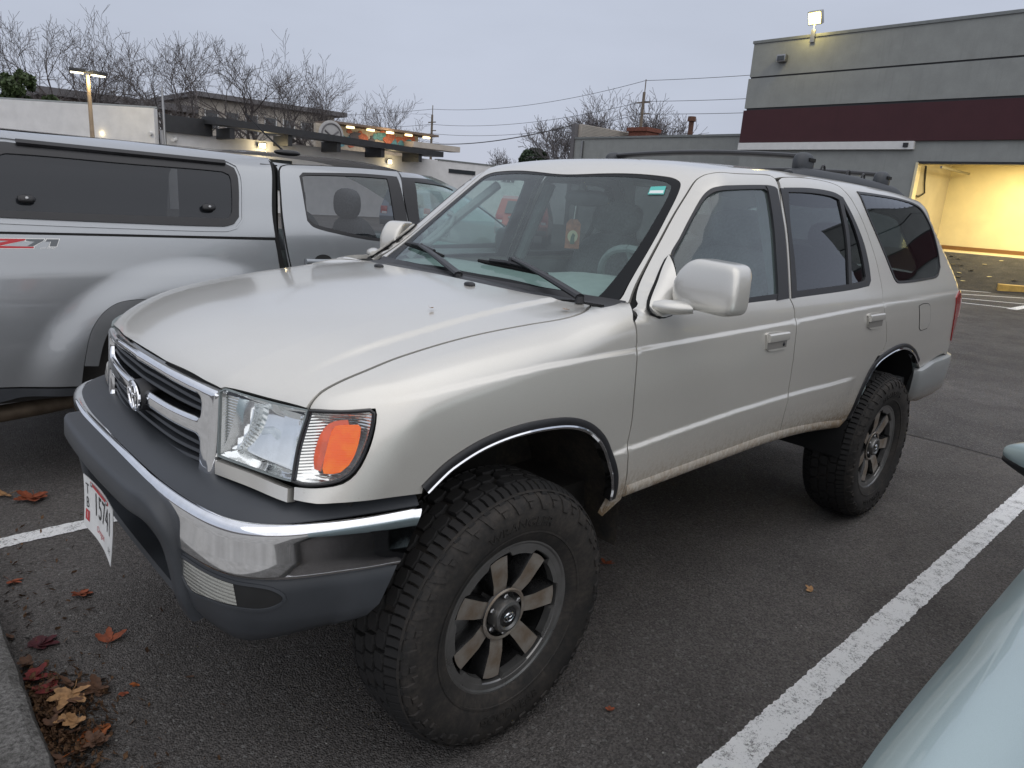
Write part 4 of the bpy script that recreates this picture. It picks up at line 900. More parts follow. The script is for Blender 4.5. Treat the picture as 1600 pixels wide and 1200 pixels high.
# roof rack ---------------------------------------------------------
rack = empty('roof_rack', (0, 0, 0), None, None); rack.parent = suv
for s in (1, -1):
    rz = lambda x: float(z_roof(np.array(x), np.array(.53)))
    xs = np.linspace(-1.74, -3.06, 23); P = [(x, s*(.555-.012*abs(x+2.4)), rz(x)-.006) for x in xs]; h = [.012+.022*min(1, i/2, (22-i)/2) for i in range(23)]
    V = []; F = []
    pr = [(-.030, 0), (-.026, .7), (-.016, 1), (.012, 1), (.024, .7), (.030, 0)]
    for p, hh in zip(P, h): V += [(p[0], p[1]+u, p[2]+w*hh) for u, w in pr]
    for a in range(22):
        for j in range(5): F.append((a*6+j, a*6+j+1, (a+1)*6+j+1, (a+1)*6+j))
    F += [tuple(range(6)), tuple(22*6+j for j in range(5, -1, -1))]
    mesh('side_rail', V, F, 'plastic', rack, True, angle=40)
    for x in (-1.90, -2.80):
        zz = rz(x)+.02; V, F = ellipsoid((x, s*.535, zz+.022), (.075, .030, .052), 20, 12, 2.6); ft_ = MB().add(V, F).build('rack_foot', 'plastic', rack)
        MB().box((x-.018, s*.566, zz+.042), (.06, .006, .016), bev=.003).build('foot_slot', 'rubber_gap_shade', ft_)
    for x in (-2.10, -2.38, -2.56):
        zz = rz(x)+.028; MB().tube([(x+.018*math.cos(w), s*.535, zz+.026*math.sin(w)) for w in np.linspace(0, math.pi, 9)], .0055, 6).build('tie_down_loop', 'trim', rack)
for x in (-1.90, -2.80):
    zz = float(z_roof(np.array(x), np.array(.53)))+.075
    pts = [(x, y, zz+.018*(1-(y/.53)**2)) for y in np.linspace(-.53, .53, 19)]
    m = MB(); m.tube(pts, .024, 10, sy=.55, up=(0, 0, 1)); m.build('cross_bar', 'trim', rack)
# underbody, wells and closed-in dark volumes -----------------------
m = MB(); m.box((-1.7, 0, .60), (3.0, 1.30, .10)); m.box((.10, 0, .72), (.75, .84, .45)); m.box((-2.9, 0, .62), (1.4, 1.24, .12)); m.build('floor_pan', 'under', suv, smooth=False)  # the box under the hood is added to keep light out
m = MB()
for s in (-1, 1): m.box((-1.55, s*.42, .52), (4.0, .08, .12))
m.tube([(0, -.62, .40), (0, .62, .40)], .05, 10); m.tube([(-2.675, -.62, .40), (-2.675, .62, .40)], .05, 10); V, F = ellipsoid((-2.675, .05, .40), (.14, .15, .15)); m.add(V, F)
m.tube([(-1.0, -.2, .48), (-2.9, -.3, .47), (-3.7, -.45, .48)], .03, 8); m.build('chassis', 'under', suv)
for cx, cz, rr_ in ((-.03, .53, .455), (-2.69, .52, .445)):
    for s in (1, -1):
        m = MB(); m.lathe([(rr_, s*.40), (rr_, s*.60), (rr_+.004, s*.795)], 40, 'Y', (cx, 0, cz), a0=R(-14 if cx < -1 else 8), a1=R(194 if cx < -1 else 188))
        m.lathe([(.02, s*.42), (rr_, s*.40)], 40, 'Y', (cx, 0, cz), a0=R(-14 if cx < -1 else 8), a1=R(194 if cx < -1 else 188)); m.build('wheel_liner', 'liner' if cx > -1 else 'dark', suv)
m = MB(); m.tube([(.06, .52, .70), (.05, .50, 1.0)], .05, 10); m.tube([(.02, .25, .42), (0, .66, .42)], .035, 8); m.box((.18, .60, .86), (.10, .12, .10), bev=.02); m.build('suspension', 'liner', suv)
# cabin -------------------------------------------------------------
cab = empty('cabin', (0, 0, 0), None, None); cab.parent = suv
P = []
for t, (x, z) in enumerate([(-.47, 1.225), (-.58, 1.262), (-.75, 1.268), (-.90, 1.255), (-.97, 1.22), (-1.0, 1.12), (-.98, .90)]):
    P.append([(x-.02*(1-(y/.7)**2), y, z+(.035*math.exp(-((y-.33)/.20)**2) if t in (2, 3, 4) else 0)) for y in np.linspace(-.70, .70, 29)])
MB().grid(P).build('dashboard', 'dash', cab)
m = MB(); cx, cy, czz = -1.08, .33, 1.225; tilt = Matrix.Rotation(R(-62), 3, 'Y')
ringp = [Vector((cx, cy, czz))+tilt @ Vector((.19*math.cos(w), .19*math.sin(w), 0)) for w in np.linspace(0, 2*math.pi, 33)]
m.tube(ringp, .016, 8, cap=False); V, F = ellipsoid((0, 0, 0), (.075, .09, .03), 14, 8, 2.6); m.add([Vector((cx, cy, czz))+tilt @ Vector(v) for v in V], F)
for w in (R(0), R(180), R(-90+180)): m.tube([Vector((cx, cy, czz)), Vector((cx, cy, czz))+tilt @ Vector((.18*math.sin(w)*.0+.18*math.cos(w), .18*math.sin(w), 0))], .014, 6)
m.build('steering_wheel', 'interior', cab)
def seat(x, y, w=.50, name='seat'):
    s = MB(); V, F = ellipsoid((x, y, .93), (.28, w/2, .09), 20, 10, 3.2); s.add(V, F); st_ = s.build(name, 'seat', cab)
    s = MB(); V, F = ellipsoid((0, 0, 0), (.085, w/2, .30), 20, 12, 3.0); rm = Matrix.Rotation(R(-16), 3, 'Y'); s.add([rm @ Vector(v)+Vector((x-.32, y, 1.12)) for v in V], F); s.build('seat_back', 'seat', st_)
    s = MB(); V, F = ellipsoid((0, 0, 0), (.055, .155, .085), 18, 10, 3.0); s.add([rm @ Vector(v)+Vector((x-.40, y, 1.49)) for v in V], F); s.build('headrest', 'seat', st_)
    s = MB()
    for d in (-.05, .05): s.tube([(x-.385, y+d, 1.36), (x-.40, y+d, 1.46)], .008, 6)
    s.build('headrest_post', 'steel', st_)
for y in (-.36, .36): seat(-1.35, y)
s = MB(); V, F = ellipsoid((-2.30, 0, .95), (.27, .64, .09), 24, 10, 3.2); s.add(V, F); bs = s.build('rear_bench', 'seat', cab)
s = MB(); V, F = ellipsoid((0, 0, 0), (.08, .64, .28), 24, 12, 3.4); rm = Matrix.Rotation(R(-16), 3, 'Y'); s.add([rm @ Vector(v)+Vector((-2.58, 0, 1.14)) for v in V], F); s.build('bench_back', 'seat', bs)
for y in (-.38, .38):
    s = MB(); V, F = ellipsoid((-2.68, y, 1.47), (.05, .13, .075), 16, 10, 3); s.add(V, F); s.build('headrest', 'seat', bs)
m = MB(); m.box((-2.15, 0, .70), (2.9, 1.5, .04)); m.build('cabin_floor', 'seat', cab, smooth=False)
m = MB(); m.grid([[(x, y, float(min(z_roof(np.array(x), np.array(abs(y))), 9))-.045) for y in np.linspace(-.56, .56, 9)] for x in np.linspace(-1.06, -3.2, 12)]); m.build('headliner', 'headliner', cab)
# door cards
for s_ in (-1, 1):
    m = MB(); m.grid([[(x, s_*(.775 if z < 1.2 else .765), z) for x in np.linspace(-.52, -2.15, 10)] for z in (.70, 1.0, 1.235)]); m.grid([[(x, s_*.77, z) for x in np.linspace(-2.15, -3.3, 6)] for z in (1.0, 1.235)]); m.build('door_card', 'interior', cab)
    m = MB(); m.tube([(-.60, s_*.60, 1.26), (-.82, s_*.56, 1.44), (-1.04, s_*.52, 1.61)], .022, 8); m.build('pillar_trim', 'interior', cab)
    m = MB(); m.tube([(-1.43, s_*.745, 1.25), (-1.47, s_*.595, 1.64)], .030, 8); m.build('pillar_trim', 'interior', cab)
# grab handle on the far windscreen pillar
m = MB(); m.tube([(-.78, -.555, 1.47), (-.795, -.53, 1.455), (-.77, -.52, 1.42), (-.71, -.535, 1.36), (-.675, -.55, 1.335), (-.66, -.585, 1.33)], .012, 8); m.build('grab_handle', 'interior', cab)
# inner mirror with the hanging card
m = MB(); V, F = ellipsoid((-1.06, .03, 1.575), (.018, .125, .034), 20, 8, 3); m.add(V, F); m.tube([(-1.02, .03, 1.64), (-1.05, .03, 1.60)], .010, 6); m.build('inner_mirror', 'trim', cab)
fr_ = empty('air_freshener', (-1.06, -.035, 1.36), 'orange card air freshener hanging from the inner mirror of the champagne SUV', 'air freshener')
fq = Matrix.Rotation(R(42), 3, 'Z')
def card(poly, t, mat, name, d): 
    mm = MB(); mm.prism(poly, -t/2+d, t/2+d, lambda u, v, w: tuple(fq @ Vector((w, u, v)))); mm.build(name, mat, fr_, smooth=False)
card([(-.031, 0), (.031, 0), (.031, .105), (.016, .125), (-.016, .125), (-.031, .105)], .003, 'freshener', 'card', 0)
card([(.022*math.cos(w), .052+.026*math.sin(w)) for w in np.linspace(0, 2*math.pi, 17)[:-1]], .0012, 'cream', 'moon_print', .0025)
card([(-.010, .020), (.010, .020), (.008, .045), (.011, .058), (0, .066), (-.007, .05)], .0010, 'green_ink', 'figure_print', .004)
m = MB(); m.tube([(0, 0, .125), (.004, .01, .20)], .0015, 5); m.build('string', 'white_metal', fr_)

M['lettering'] = simple('raised_letters', (.022, .020, .018), .6)
# ------------------------------------------------------------------ wheels with all-terrain tyres (axle along +y = outboard)
TR_R = .400; TW = .132
def carcass():
    # outer half profile (r, y) from the bead over the sidewall to the tread and back
    return [(.222, .098), (.236, .108), (.262, .122), (.295, .131), (.325, .1325), (.350, .1295), (.366, .122), (.373, .112), (.378, .098),
            (.382, .07), (.385, .03), (.3855, 0), (.385, -.03), (.382, -.07), (.378, -.098), (.373, -.112), (.366, -.122), (.350, -.130), (.300, -.133), (.25, -.115), (.222, -.098)]
def rot_y(p, w): return (p[0]*math.cos(w)-p[2]*math.sin(w), p[1], p[0]*math.sin(w)+p[2]*math.cos(w))
def block(mb, quad, r0, r1, taper=.86):
    """quad: four (angle, y) corners; stands from radius r0 to r1"""
    n = len(quad); shr = .93; ca = sum(q[0] for q in quad)/n; cy = sum(q[1] for q in quad)/n; V = []
    def rad(y, r): return r-6.5*max(0, abs(y)-.055)**2.0
    for k, (rr, t) in enumerate(((r0-.003, 1.0), (r1-.0015, shr), (r1, shr*taper))):
        for a, y in quad:
            a2 = ca+(a-ca)*t; y2 = cy+(y-cy)*t; q = rad(y2, rr); V.append((q*math.cos(a2), y2, q*math.sin(a2)))
    F = [tuple(range(2*n, 3*n))]+[(k*n+i, k*n+(i+1) % n, (k+1)*n+(i+1) % n, (k+1)*n+i) for i in range(n) for k in range(2)]
    mb.add(V, F)
rnd = random.Random(5)
def tread_mesh():
    mb = MB(); n = 44; da = 2*math.pi/n
    for i in range(n):
        a = i*da; j = .10*da*math.sin(i*2.4)
        for row, y in enumerate((-.046, .0, .046)):   # three interlocking rows of six-sided blocks
            o = a+(.5*da if row % 2 else 0)+j; w = .042
            block(mb, [(o-.47*da, y-w*.30), (o-.10*da, y-w/2), (o+.40*da, y-w*.42), (o+.47*da, y+w*.30), (o+.10*da, y+w/2), (o-.40*da, y+w*.42)], .384, TR_R, .96)
            # sipe: a thin cut across the block
            V = [((TR_R+.0004)*math.cos(o+t*da), y+s_*w*.34*(1 if t > 0 else -1)+u, (TR_R+.0004)*math.sin(o+t*da)) for t, s_, u in ((-.22, .2, 0), (-.02, 1, .0), (.02, -1, .002), (.22, -.2, .002))]
        for s in (-1, 1):  # shoulder lugs, long and short in turn
            for h_ in (0, 1):
                o = a+(.25+.5*h_)*da; L = .1165 if h_ else .109
                block(mb, [(o-.225*da, s*.070), (o+.17*da, s*.0685), (o+.225*da, s*.09), (o+.205*da, s*L), (o-.205*da, s*L), (o-.18*da, s*.09)][::s], .374, TR_R+.0005, .96)
    return mb
def sidewall_mesh():
    mb = MB(); n = 46; da = 2*math.pi/n
    yy = lambda r: float(np.interp(r, [.262, .295, .325, .350, .366, .373, .380], [.122, .131, .1325, .1295, .122, .112, .095]))
    def slab(pts, h=.0055):   # four corners (angle, radius): outer pair, inner pair; follows the bulge of the sidewall
        (a0, r0), (a1, r1), (a2, r2), (a3, r3) = pts; V = []; K = 5
        for lay, (hh, e_) in enumerate(((h, .0), (-.004, .0016))):
            for i in range(K):
                t = i/(K-1); L = (a0+(a3-a0)*t, r0+(r3-r0)*t); Rr = (a1+(a2-a1)*t, r1+(r2-r1)*t)
                for (w, r), sg in ((L, -1), (Rr, 1)):
                    r2_ = r+(e_ if i == 0 else (-e_ if i == K-1 else 0)); w2 = w+sg*e_/.36; V.append((r2_*math.cos(w2), yy(r)+hh, r2_*math.sin(w2)))
        n_ = 2*K; F = [(2*i, 2*i+1, 2*i+3, 2*i+2) for i in range(K-1)]+[(0, n_, n_+1, 1), (2*K-2, 2*K-1, n_+2*K-1, n_+2*K-2)]
        for i in range(K-1): F += [(2*i, 2*i+2, n_+2*i+2, n_+2*i), (2*i+1, n_+2*i+1, n_+2*i+3, 2*i+3)]
        mb.add(V, F)
    for i in range(n):
        o = i*da
        if i % 2:   # slanted bar ending in a hook
            slab([(o-.36*da, .3755), (o-.04*da, .3755), (o+.30*da, .337), (o+.02*da, .337)]); slab([(o+.10*da, .3465), (o+.56*da, .352), (o+.56*da, .3385), (o+.16*da, .3365)])
        else:
            slab([(o-.30*da, .3765), (o+.44*da, .3765), (o+.38*da, .363), (o-.22*da, .363)]); slab([(o-.12*da, .359), (o+.16*da, .359), (o+.22*da, .344), (o-.02*da, .344)])
    # bead-guard rings
    mb.lathe([(.262, .1225), (.264, .1255), (.268, .1258), (.270, .1260)], 72, 'Y')
    mb.lathe([(.379, .1085), (.380, .1115), (.3825, .1105), (.384, .105)], 72, 'Y')
    return mb
def ring_text(mb, body, size, rad, a_mid, top=True):
    V, F = text_mesh(body, size, .0016)
    W_ = []
    for v in V:
        r = rad+v.y*(1 if top else -1); a = a_mid-v.x/rad*1.12*(1 if top else -1)
        y = float(np.interp(r, [.262, .295, .325], [.122, .131, .1325]))
        # seen from outboard the letters must read the right way round
        W_.append((-r*math.cos(a), y+.0016+v.z, r*math.sin(a)))
    mb.add(W_, F); k = len(mb.V)
def wheel(x, y, side, steer, phase):
    w = empty('wheel', (x, y, TR_R-.004), None, None); w.parent = suv
    w.rotation_euler = (0, 0, steer if side > 0 else math.pi+steer)
    return w
def wheel_parts():
    P = {}
    mb = MB(); mb.lathe(carcass(), 96, 'Y'); P['tyre'] = (mb, 'sidewall', 45)
    P['tread'] = (tread_mesh(), 'tread', 25)
    sm = sidewall_mesh(); P['sidewall_blocks'] = (sm, 'sidewall', 25)
    tm = MB(); ring_text(tm, 'WRANGLER', .040, .299, R(90)); P['sidewall_lettering'] = (tm, 'lettering', 30); tm = MB(); ring_text(tm, 'GOODYEAR', .038, .299, R(-90), False); P['sidewall_brand'] = (tm, 'lettering', 30)
    # rim: barrel, lip, and back
    mb = MB(); mb.lathe([(.212, -.10), (.205, -.06), (.198, .0), (.195, .06), (.200, .080)], 72, 'Y'); mb.lathe([(.06, .0), (.199, -.01)], 48, 'Y'); P['rim_barrel'] = (mb, 'wheel_black', 40)
    mb = MB(); mb.lathe([(.203, .072), (.203, .094), (.206, .098), (.221, .100), (.226, .104), (.231, .1045), (.233, .100), (.228, .094)], 96, 'Y')
    n = 7; da = 2*math.pi/n
    for i in range(n):   # wide lands of the lip between the spokes
        a = (i+.5)*da; poly = []
        for t in np.linspace(-.30, .30, 7): poly.append((.205, a+t*da))
        V = []; k = 7
        for (r0, y0, sh) in ((.206, .0975, 1), (.190, .0955, .78), (.190, .070, .78)):
            for t in np.linspace(-.30, .30, 7): V.append((r0*math.cos(a+t*da*sh), y0, r0*math.sin(a+t*da*sh)))
        F = [(q*7+j, q*7+j+1, (q+1)*7+j+1, (q+1)*7+j) for q in range(2) for j in range(6)]+[(0, 7, 14), (6, 20, 13)]
        mb.add(V, F)
    P['rim_lip'] = (mb, 'alloy', 30)
    return P
WP = wheel_parts(); WM = {}
spoke_mb = MB()
def spoke_geo():
    top = [(.072, -.0235), (.115, -.0262), (.190, -.0310), (.194, -.010), (.194, .010), (.190, .0310), (.115, .0262), (.072, .0235)]
    yf = lambda r: .083+.006*(r-.07)/.12-.010*max(0, (.085-r)/.015)
    face = MB(); n = len(top); face.add([(r, yf(r), t) for r, t in top], [tuple(range(n))])
    body = MB(); e_ = 1.16
    V = [(r, yf(r)-.0008, t*1.0) for r, t in top]+[(r*1.01, yf(r)-.010, t*e_) for r, t in top]+[(r*1.01, .035, t*e_*1.1) for r, t in top]
    body.add(V, [(q*n+i, q*n+(i+1) % n, (q+1)*n+(i+1) % n, (q+1)*n+i) for q in range(2) for i in range(n)])
    return face, body
SF, SB = spoke_geo()
def build_wheel(x, y, side, steer, phase, proto=None):
    w = wheel(x, y, side, steer, phase)
    def put(name, me, rot=0.0, kind=None):
        o = bpy.data.objects.new(name, me); link(o, w); o.rotation_euler = (0, -rot, 0)
        if kind: o['kind'] = kind
        return o
    def get(key, mb, mat, ang):
        if key not in WM:
            o = mb.build(key, mat, None, True, ang); WM[key] = o.data; bpy.data.objects.remove(o)
        return WM[key]
    for k, (mb, mat, ang) in WP.items(): put(k, get(k, mb, mat, ang), phase if k.startswith('rim') else 0, 'stuff' if k in ('tread', 'sidewall_blocks') else None)
    for i in range(7):
        a = phase+i*2*math.pi/7
        put('spoke', get('spoke_body', SB, 'wheel_black', 30), a); put('spoke_face', get('spoke_face', SF, 'spoke', 30), a)
    hb = MB(); hb.lathe([(.078, .035), (.078, .072), (.074, .078), (.066, .079), (.062, .070), (.045, .066), (.040, .066)], 48, 'Y'); put('hub', get('hub', hb, 'wheel_black', 30))
    hr_ = MB(); hr_.lathe([(.073, .0775), (.080, .083), (.075, .086), (.068, .0825)], 48, 'Y'); put('hub_ring', get('hub_ring', hr_, 'spoke', 30))
    cp = MB(); cp.lathe([(.049, .060), (.049, .096), (.046, .103), (.038, .106), (.031, .101)], 40, 'Y'); put('centre_cap', get('cap', cp, 'alloy', 30))
    cb = MB(); cb.lathe([(0, .1015), (.030, .1005)], 32, 'Y'); put('cap_badge', get('badge', cb, 'wheel_black', 30))
    ov = MB()
    for (cz, rx, rz) in ((0, .0195, .0135), (0, .006, .0125), (.005, .0135, .006)):
        ov.tube([(rx*math.cos(q), .1025, cz+rz*math.sin(q)) for q in np.linspace(0, 2*math.pi, 21)], .0017, 5, cap=False)
    put('badge_oval', get('badge_oval', ov, 'chrome', 60))
    ln = MB(); ln.lathe([(.0001, .090), (.006, .0895), (.0085, .086), (.0095, .062)], 6, 'Y')
    for i in range(6):
        a = R(30)+i*math.pi/3; o = put('lug_nut', get('lug', ln, 'steel', 20)); o.location = (.0575*math.cos(a), 0, .0575*math.sin(a))
    bd = MB(); bd.lathe([(.06, .02), (.150, .02), (.150, .0), (.06, .0)], 40, 'Y'); bd.box((.13, .01, .03), (.07, .07, .12), bev=.01); put('brake_disc', get('disc', bd, 'steel', 30))
    return w
build_wheel(0, .712, 1, STEER, R(26)); build_wheel(0, -.712, -1, STEER, R(20))
build_wheel(-2.675, .712, 1, 0, R(30)); build_wheel(-2.675, -.712, -1, 0, R(33))

# ------------------------------------------------------------------ the setting
def asphalt(name, base, var, seed=0, dark=False):
    m, n, l, b = nt(name); v = coords(n, l)
    big = noise(n, l, v, .35, 6, .6); mid = noise(n, l, v, 2.3, 6, .65)
    vo = n.new('ShaderNodeTexVoronoi'); vo.inputs['Scale'].default_value = 165; l.new(v, vo.inputs[0])
    vo2 = n.new('ShaderNodeTexVoronoi'); vo2.inputs['Scale'].default_value = 105; l.new(v, vo2.inputs[0])
    hs_ = n.new('ShaderNodeSeparateColor'); l.new(vo.outputs['Color'], hs_.inputs[0])
    grain = remap(n, l, hs_.outputs[0], 0, 1, .58, 1.42)
    c1 = tuple(x*.72 for x in base); c2 = tuple(x*1.30 for x in base)
    col = mixc(n, l, remap(n, l, big, .35, .65, 0, 1), c1, c2)
    col = mixc(n, l, remap(n, l, mid, .4, .72, 0, .45), col, tuple(x*.62 for x in base))
    oil = noise(n, l, v, 1.3, 3, .45); col = mixc(n, l, remap(n, l, oil, .60, .72, 0, .45), col, tuple(x*.45 for x in base))
    pat = noise(n, l, v, .12, 2, .5); col = mixc(n, l, remap(n, l, pat, .47, .53, 0, .28), col, tuple(x*.62 for x in base))
    sc_ = n.new('ShaderNodeVectorMath'); sc_.operation = 'SCALE'; l.new(col, sc_.inputs[0]); l.new(grain, sc_.inputs['Scale'])
    # single pale stones
    hs2 = n.new('ShaderNodeSeparateColor'); l.new(vo2.outputs['Color'], hs2.inputs[0])
    pale = remap(n, l, hs2.outputs[1], .945, .97, 0, .65)
    col = mixc(n, l, pale, sc_.outputs[0], (.20, .195, .185))
    l.new(col, b.inputs['Base Color']); setp(b, rough=.86, spec=.35)
    l.new(remap(n, l, mid, .3, .7, .72, .95), b.inputs['Roughness'])
    h = n.new('ShaderNodeMath'); h.operation = 'MULTIPLY_ADD'; l.new(vo.outputs['Distance'], h.inputs[0]); h.inputs[1].default_value = -1; l.new(noise(n, l, v, 60, 4), h.inputs[2])
    bump(n, l, b, h.outputs[0], .85, .008)
    return m
M['asphalt'] = asphalt('asphalt', (.120, .110, .103), .3)
M['asphalt_dark'] = asphalt('asphalt_ramp', (.040, .037, .036), .3)
def stripe_mat():
    m, n, l, b = nt('worn_white_line'); v = coords(n, l)
    f = noise(n, l, v, 120, 6, .85); f2 = noise(n, l, v, 14, 5, .6)
    ad = n.new('ShaderNodeMath'); ad.operation = 'MULTIPLY_ADD'; l.new(f2, ad.inputs[0]); ad.inputs[1].default_value = .45; l.new(f, ad.inputs[2])
    col = mixc(n, l, remap(n, l, ad.outputs[0], .75, .85, 0, .9), (.88, .88, .87), (.11, .105, .10))
    l.new(col, b.inputs['Base Color']); setp(b, rough=.75); bump(n, l, b, f, .8, .006); return m
M['line'] = stripe_mat()
def rough_concrete():
    m, n, l, b = nt('kerb_concrete'); v = coords(n, l); f = noise(n, l, v, 85, 8, .75); g = noise(n, l, v, 9, 6, .6)
    c = mixc(n, l, remap(n, l, f, .36, .62, 0, 1), (.055, .052, .048), (.30, .29, .275)); c = mixc(n, l, remap(n, l, g, .4, .7, 0, .6), c, (.085, .08, .07))
    l.new(c, b.inputs['Base Color']); setp(b, rough=.95); bump(n, l, b, f, 1.0, .012); return m
M['concrete'] = rough_concrete()
def stucco(name, c):
    m, n, l, b = nt(name); v = coords(n, l); f = noise(n, l, v, 2.0, 6, .6); st = noise(n, l, coords(n, l, (1, 3.5, .22)), 2.2, 5, .6); g = noise(n, l, v, 45, 4, .6)
    col = mixc(n, l, remap(n, l, f, .35, .7, 0, 1), tuple(x*.92 for x in c), tuple(x*1.06 for x in c)); col = mixc(n, l, remap(n, l, st, .55, .78, 0, .30), col, tuple(x*.6 for x in c)); col = mixc(n, l, remap(n, l, g, .3, .7, 0, .10), col, (.08, .08, .08))
    l.new(col, b.inputs['Base Color']); setp(b, rough=.88); bump(n, l, b, g, .25, .01); return m
M['wall_grey'] = stucco('grey_stucco', (.285, .297, .285))
M['maroon'] = stucco('maroon_band', (.058, .017, .023))
M['wall_white'] = simple('white_strip', (.66, .66, .65), .6, nscale=5, namt=.05)
M['cap_metal'] = simple('parapet_flashing', (.20, .21, .205), .45, .4, nscale=6, namt=.12)
M['garage_wall'] = simple('cream_garage_wall', (.74, .66, .44), .8, nscale=2, namt=.06)
M['garage_floor'] = simple('garage_floor', (.45, .38, .24), .5, nscale=3, namt=.15)
M['garage_dim_tan'] = simple('dim_tan_wall', (.40, .36, .28), .85, nscale=2, namt=.08)  # darker tan paints in the shade on the bay's left side wall
M['wood_trim'] = simple('brown_skirting', (.22, .11, .04), .7)
M['lot_white'] = simple('painted_block_wall', (.68, .675, .67), .85, nscale=2.2, namt=.07, bumpa=.15, bscale=25)
M['lot_grey'] = simple('grey_block_wall', (.36, .355, .35), .85, nscale=2.2, namt=.08, bumpa=.15, bscale=25)
M['canopy_dark'] = simple('dark_canopy', (.022, .023, .026), .55, nscale=4, namt=.25)
M['brick'] = simple('brick_red', (.16, .055, .035), .85, nscale=9, namt=.3)
M['rust'] = simple('rusty_pipe', (.11, .05, .03), .8, nscale=12, namt=.4)
M['pole_wood'] = simple('pole_timber', (.16, .13, .10), .9, nscale=6, namt=.3)
M['far_wall'] = simple('far_building_tan', (.44, .40, .35), .9, nscale=1.2, namt=.1)
M['far_roof'] = simple('far_roof', (.13, .125, .13), .8)
M['far_brown'] = simple('far_brown', (.17, .13, .105), .85)
M['window_dark'] = simple('window_dark', (.03, .035, .04), .12, spec=.8)
M['window_teal'] = simple('window_teal', (.08, .22, .25), .15, spec=.8)
M['lamp_warm'] = emitter('lamp_warm', (1, .84, .42), 5)
M['lamp_flood'] = emitter('flood_warm', (1, .80, .07), 1.25)
M['lamp_white'] = emitter('lamp_white', (1, .93, .66), 4)
M['lamp_strip'] = emitter('strip_warm', (1, .78, .34), 3)
M['lamp_pole'] = simple('lamp_pole_paint', (.33, .25, .17), .6, nscale=5, namt=.15)
M['yellow'] = simple('yellow_kerb_paint', (.58, .36, .08), .7, nscale=6, namt=.25)
M['mural_a'] = simple('mural_orange', (.48, .16, .10), .8, nscale=7, namt=.3); M['mural_b'] = simple('mural_teal', (.12, .30, .36), .8, nscale=7, namt=.3)
M['mural_c'] = simple('mural_cream', (.45, .40, .33), .8, nscale=5, namt=.2); M['mural_d'] = simple('mural_dark', (.10, .10, .12), .8, nscale=5, namt=.2)
def struct(o): o['kind'] = 'structure'; return o
# ground with a hole-free sheet, then the ramp up to the garage
m = MB(); xs = [-400, -60, -24, -10, 8, 60, 400]; ys = [-400, -80, -20, -8, 8, 60, 400]
struct(mesh('ground', [(x, y, 0) for x in xs for y in ys], [(i*7+j, i*7+j+7, i*7+j+8, i*7+j+1) for i in range(6) for j in range(6)], 'asphalt', None, False))
FX = -26.0
P = [[(x, y, z) for y in (-13.6, -9, -4, 2, 9, 16)] for x, z in ((-21.2, .006), (-21.9, .07), (-23, .27), (-24.5, .56), (-25.7, .80), (FX+.02, .83))]
struct(MB().grid(P).build('garage_ramp', 'asphalt_dark'))
struct(MB().box((FX-6, 6, .40), (12, 40, .80)).build('raised_yard', 'asphalt_dark', smooth=False))
# older, smoother lane surface behind the bays
rp = random.Random(4); ya = np.linspace(-20, 30, 180); e0 = 0; V = []
for y in ya:
    e0 = .8*e0+.2*rp.uniform(-.12, .12); V += [(-4.55-.03*y+e0, y, .0035), (-20.5, y, .0035)]
struct(mesh('lane', V, [(2*i, 2*i+2, 2*i+3, 2*i+1) for i in range(len(ya)-1)], asphalt('asphalt_lane', (.100, .093, .089), .3), None, False))
# painted lines
def line(name, x0, y0, x1, y1, w, label, group='white parking bay lines', seed=0):
    r_ = random.Random(seed); d = Vector((x1-x0, y1-y0)); L = d.length; d /= L; q = Vector((-d.y, d.x)); k = max(2, int(L/.008)) if L < 7 else max(2, int(L/.3)); V = []; a_ = b_ = 0
    for i in range(k+1):
        t = i/k*L; a_ = .45*a_+.55*r_.uniform(-.006, .006); b_ = .45*b_+.55*r_.uniform(-.006, .006)
        for s, o in ((1, a_), (-1, b_)): p = Vector((x0, y0))+d*t+q*(s*w/2+o); V.append((p.x, p.y, .004))
    return tag(mesh(name, V, [(2*i, 2*i+1, 2*i+3, 2*i+2) for i in range(k)], 'line', None, False), label, 'road marking', group)
line('parking_line', 1.02, 1.325, -4.1, 1.318, .106, 'worn white bay line on the driver side of the champagne SUV', seed=1)
line('parking_line', 1.02, -1.32, -4.1, -1.326, .098, 'white bay line between the champagne SUV and the silver pickup', seed=2)
for i, ((a, b), (c_, d_)) in enumerate((((-20.9, -4.4), (-22.0, -2.45)), ((-19.1, -3.57), (-20.9, -2.05)), ((-17.97, -3.2), (-19.1, -1.95)), ((-16.84, -2.87), (-17.2, -1.72)))):
    e_ = Vector((c_-a, d_-b)).normalized()
    pass
for i, (a, b, c_, d_) in enumerate(((-20.40, -3.94, -22.9, -1.62), (-19.12, -3.57, -21.4, -1.60), (-17.97, -3.20, -18.9, -1.62), (-16.84, -2.87, -17.19, -1.70))):
    ex = Vector((a-c_, b-d_)).normalized()*4.0
    line('hatch_line', a+ex.x*.6, b+ex.y*.6, c_, d_, .10, ('farthest', 'second farthest', 'second nearest', 'nearest')[i]+' thin white hatch line on the asphalt before the garage ramp', 'white hatch lines by the ramp', seed=10+i)
line('hatch_border', -16.9, -1.70, -23.0, -1.60, .20, 'thick white border line closing the hatched area by the ramp', 'white hatch lines by the ramp', seed=20)
# yellow kerb end near the ramp
m = MB(); m.prism([(-21.6, -3.1), (-22.6, -1.2), (-23.8, .5), (-24.2, .3), (-23.0, -1.6), (-21.9, -3.2)], 0.02, .22); m.build('yellow_kerb', 'yellow', smooth=False)
tag(bpy.data.objects['yellow_kerb'], 'short yellow painted kerb beside the garage ramp', 'kerb')
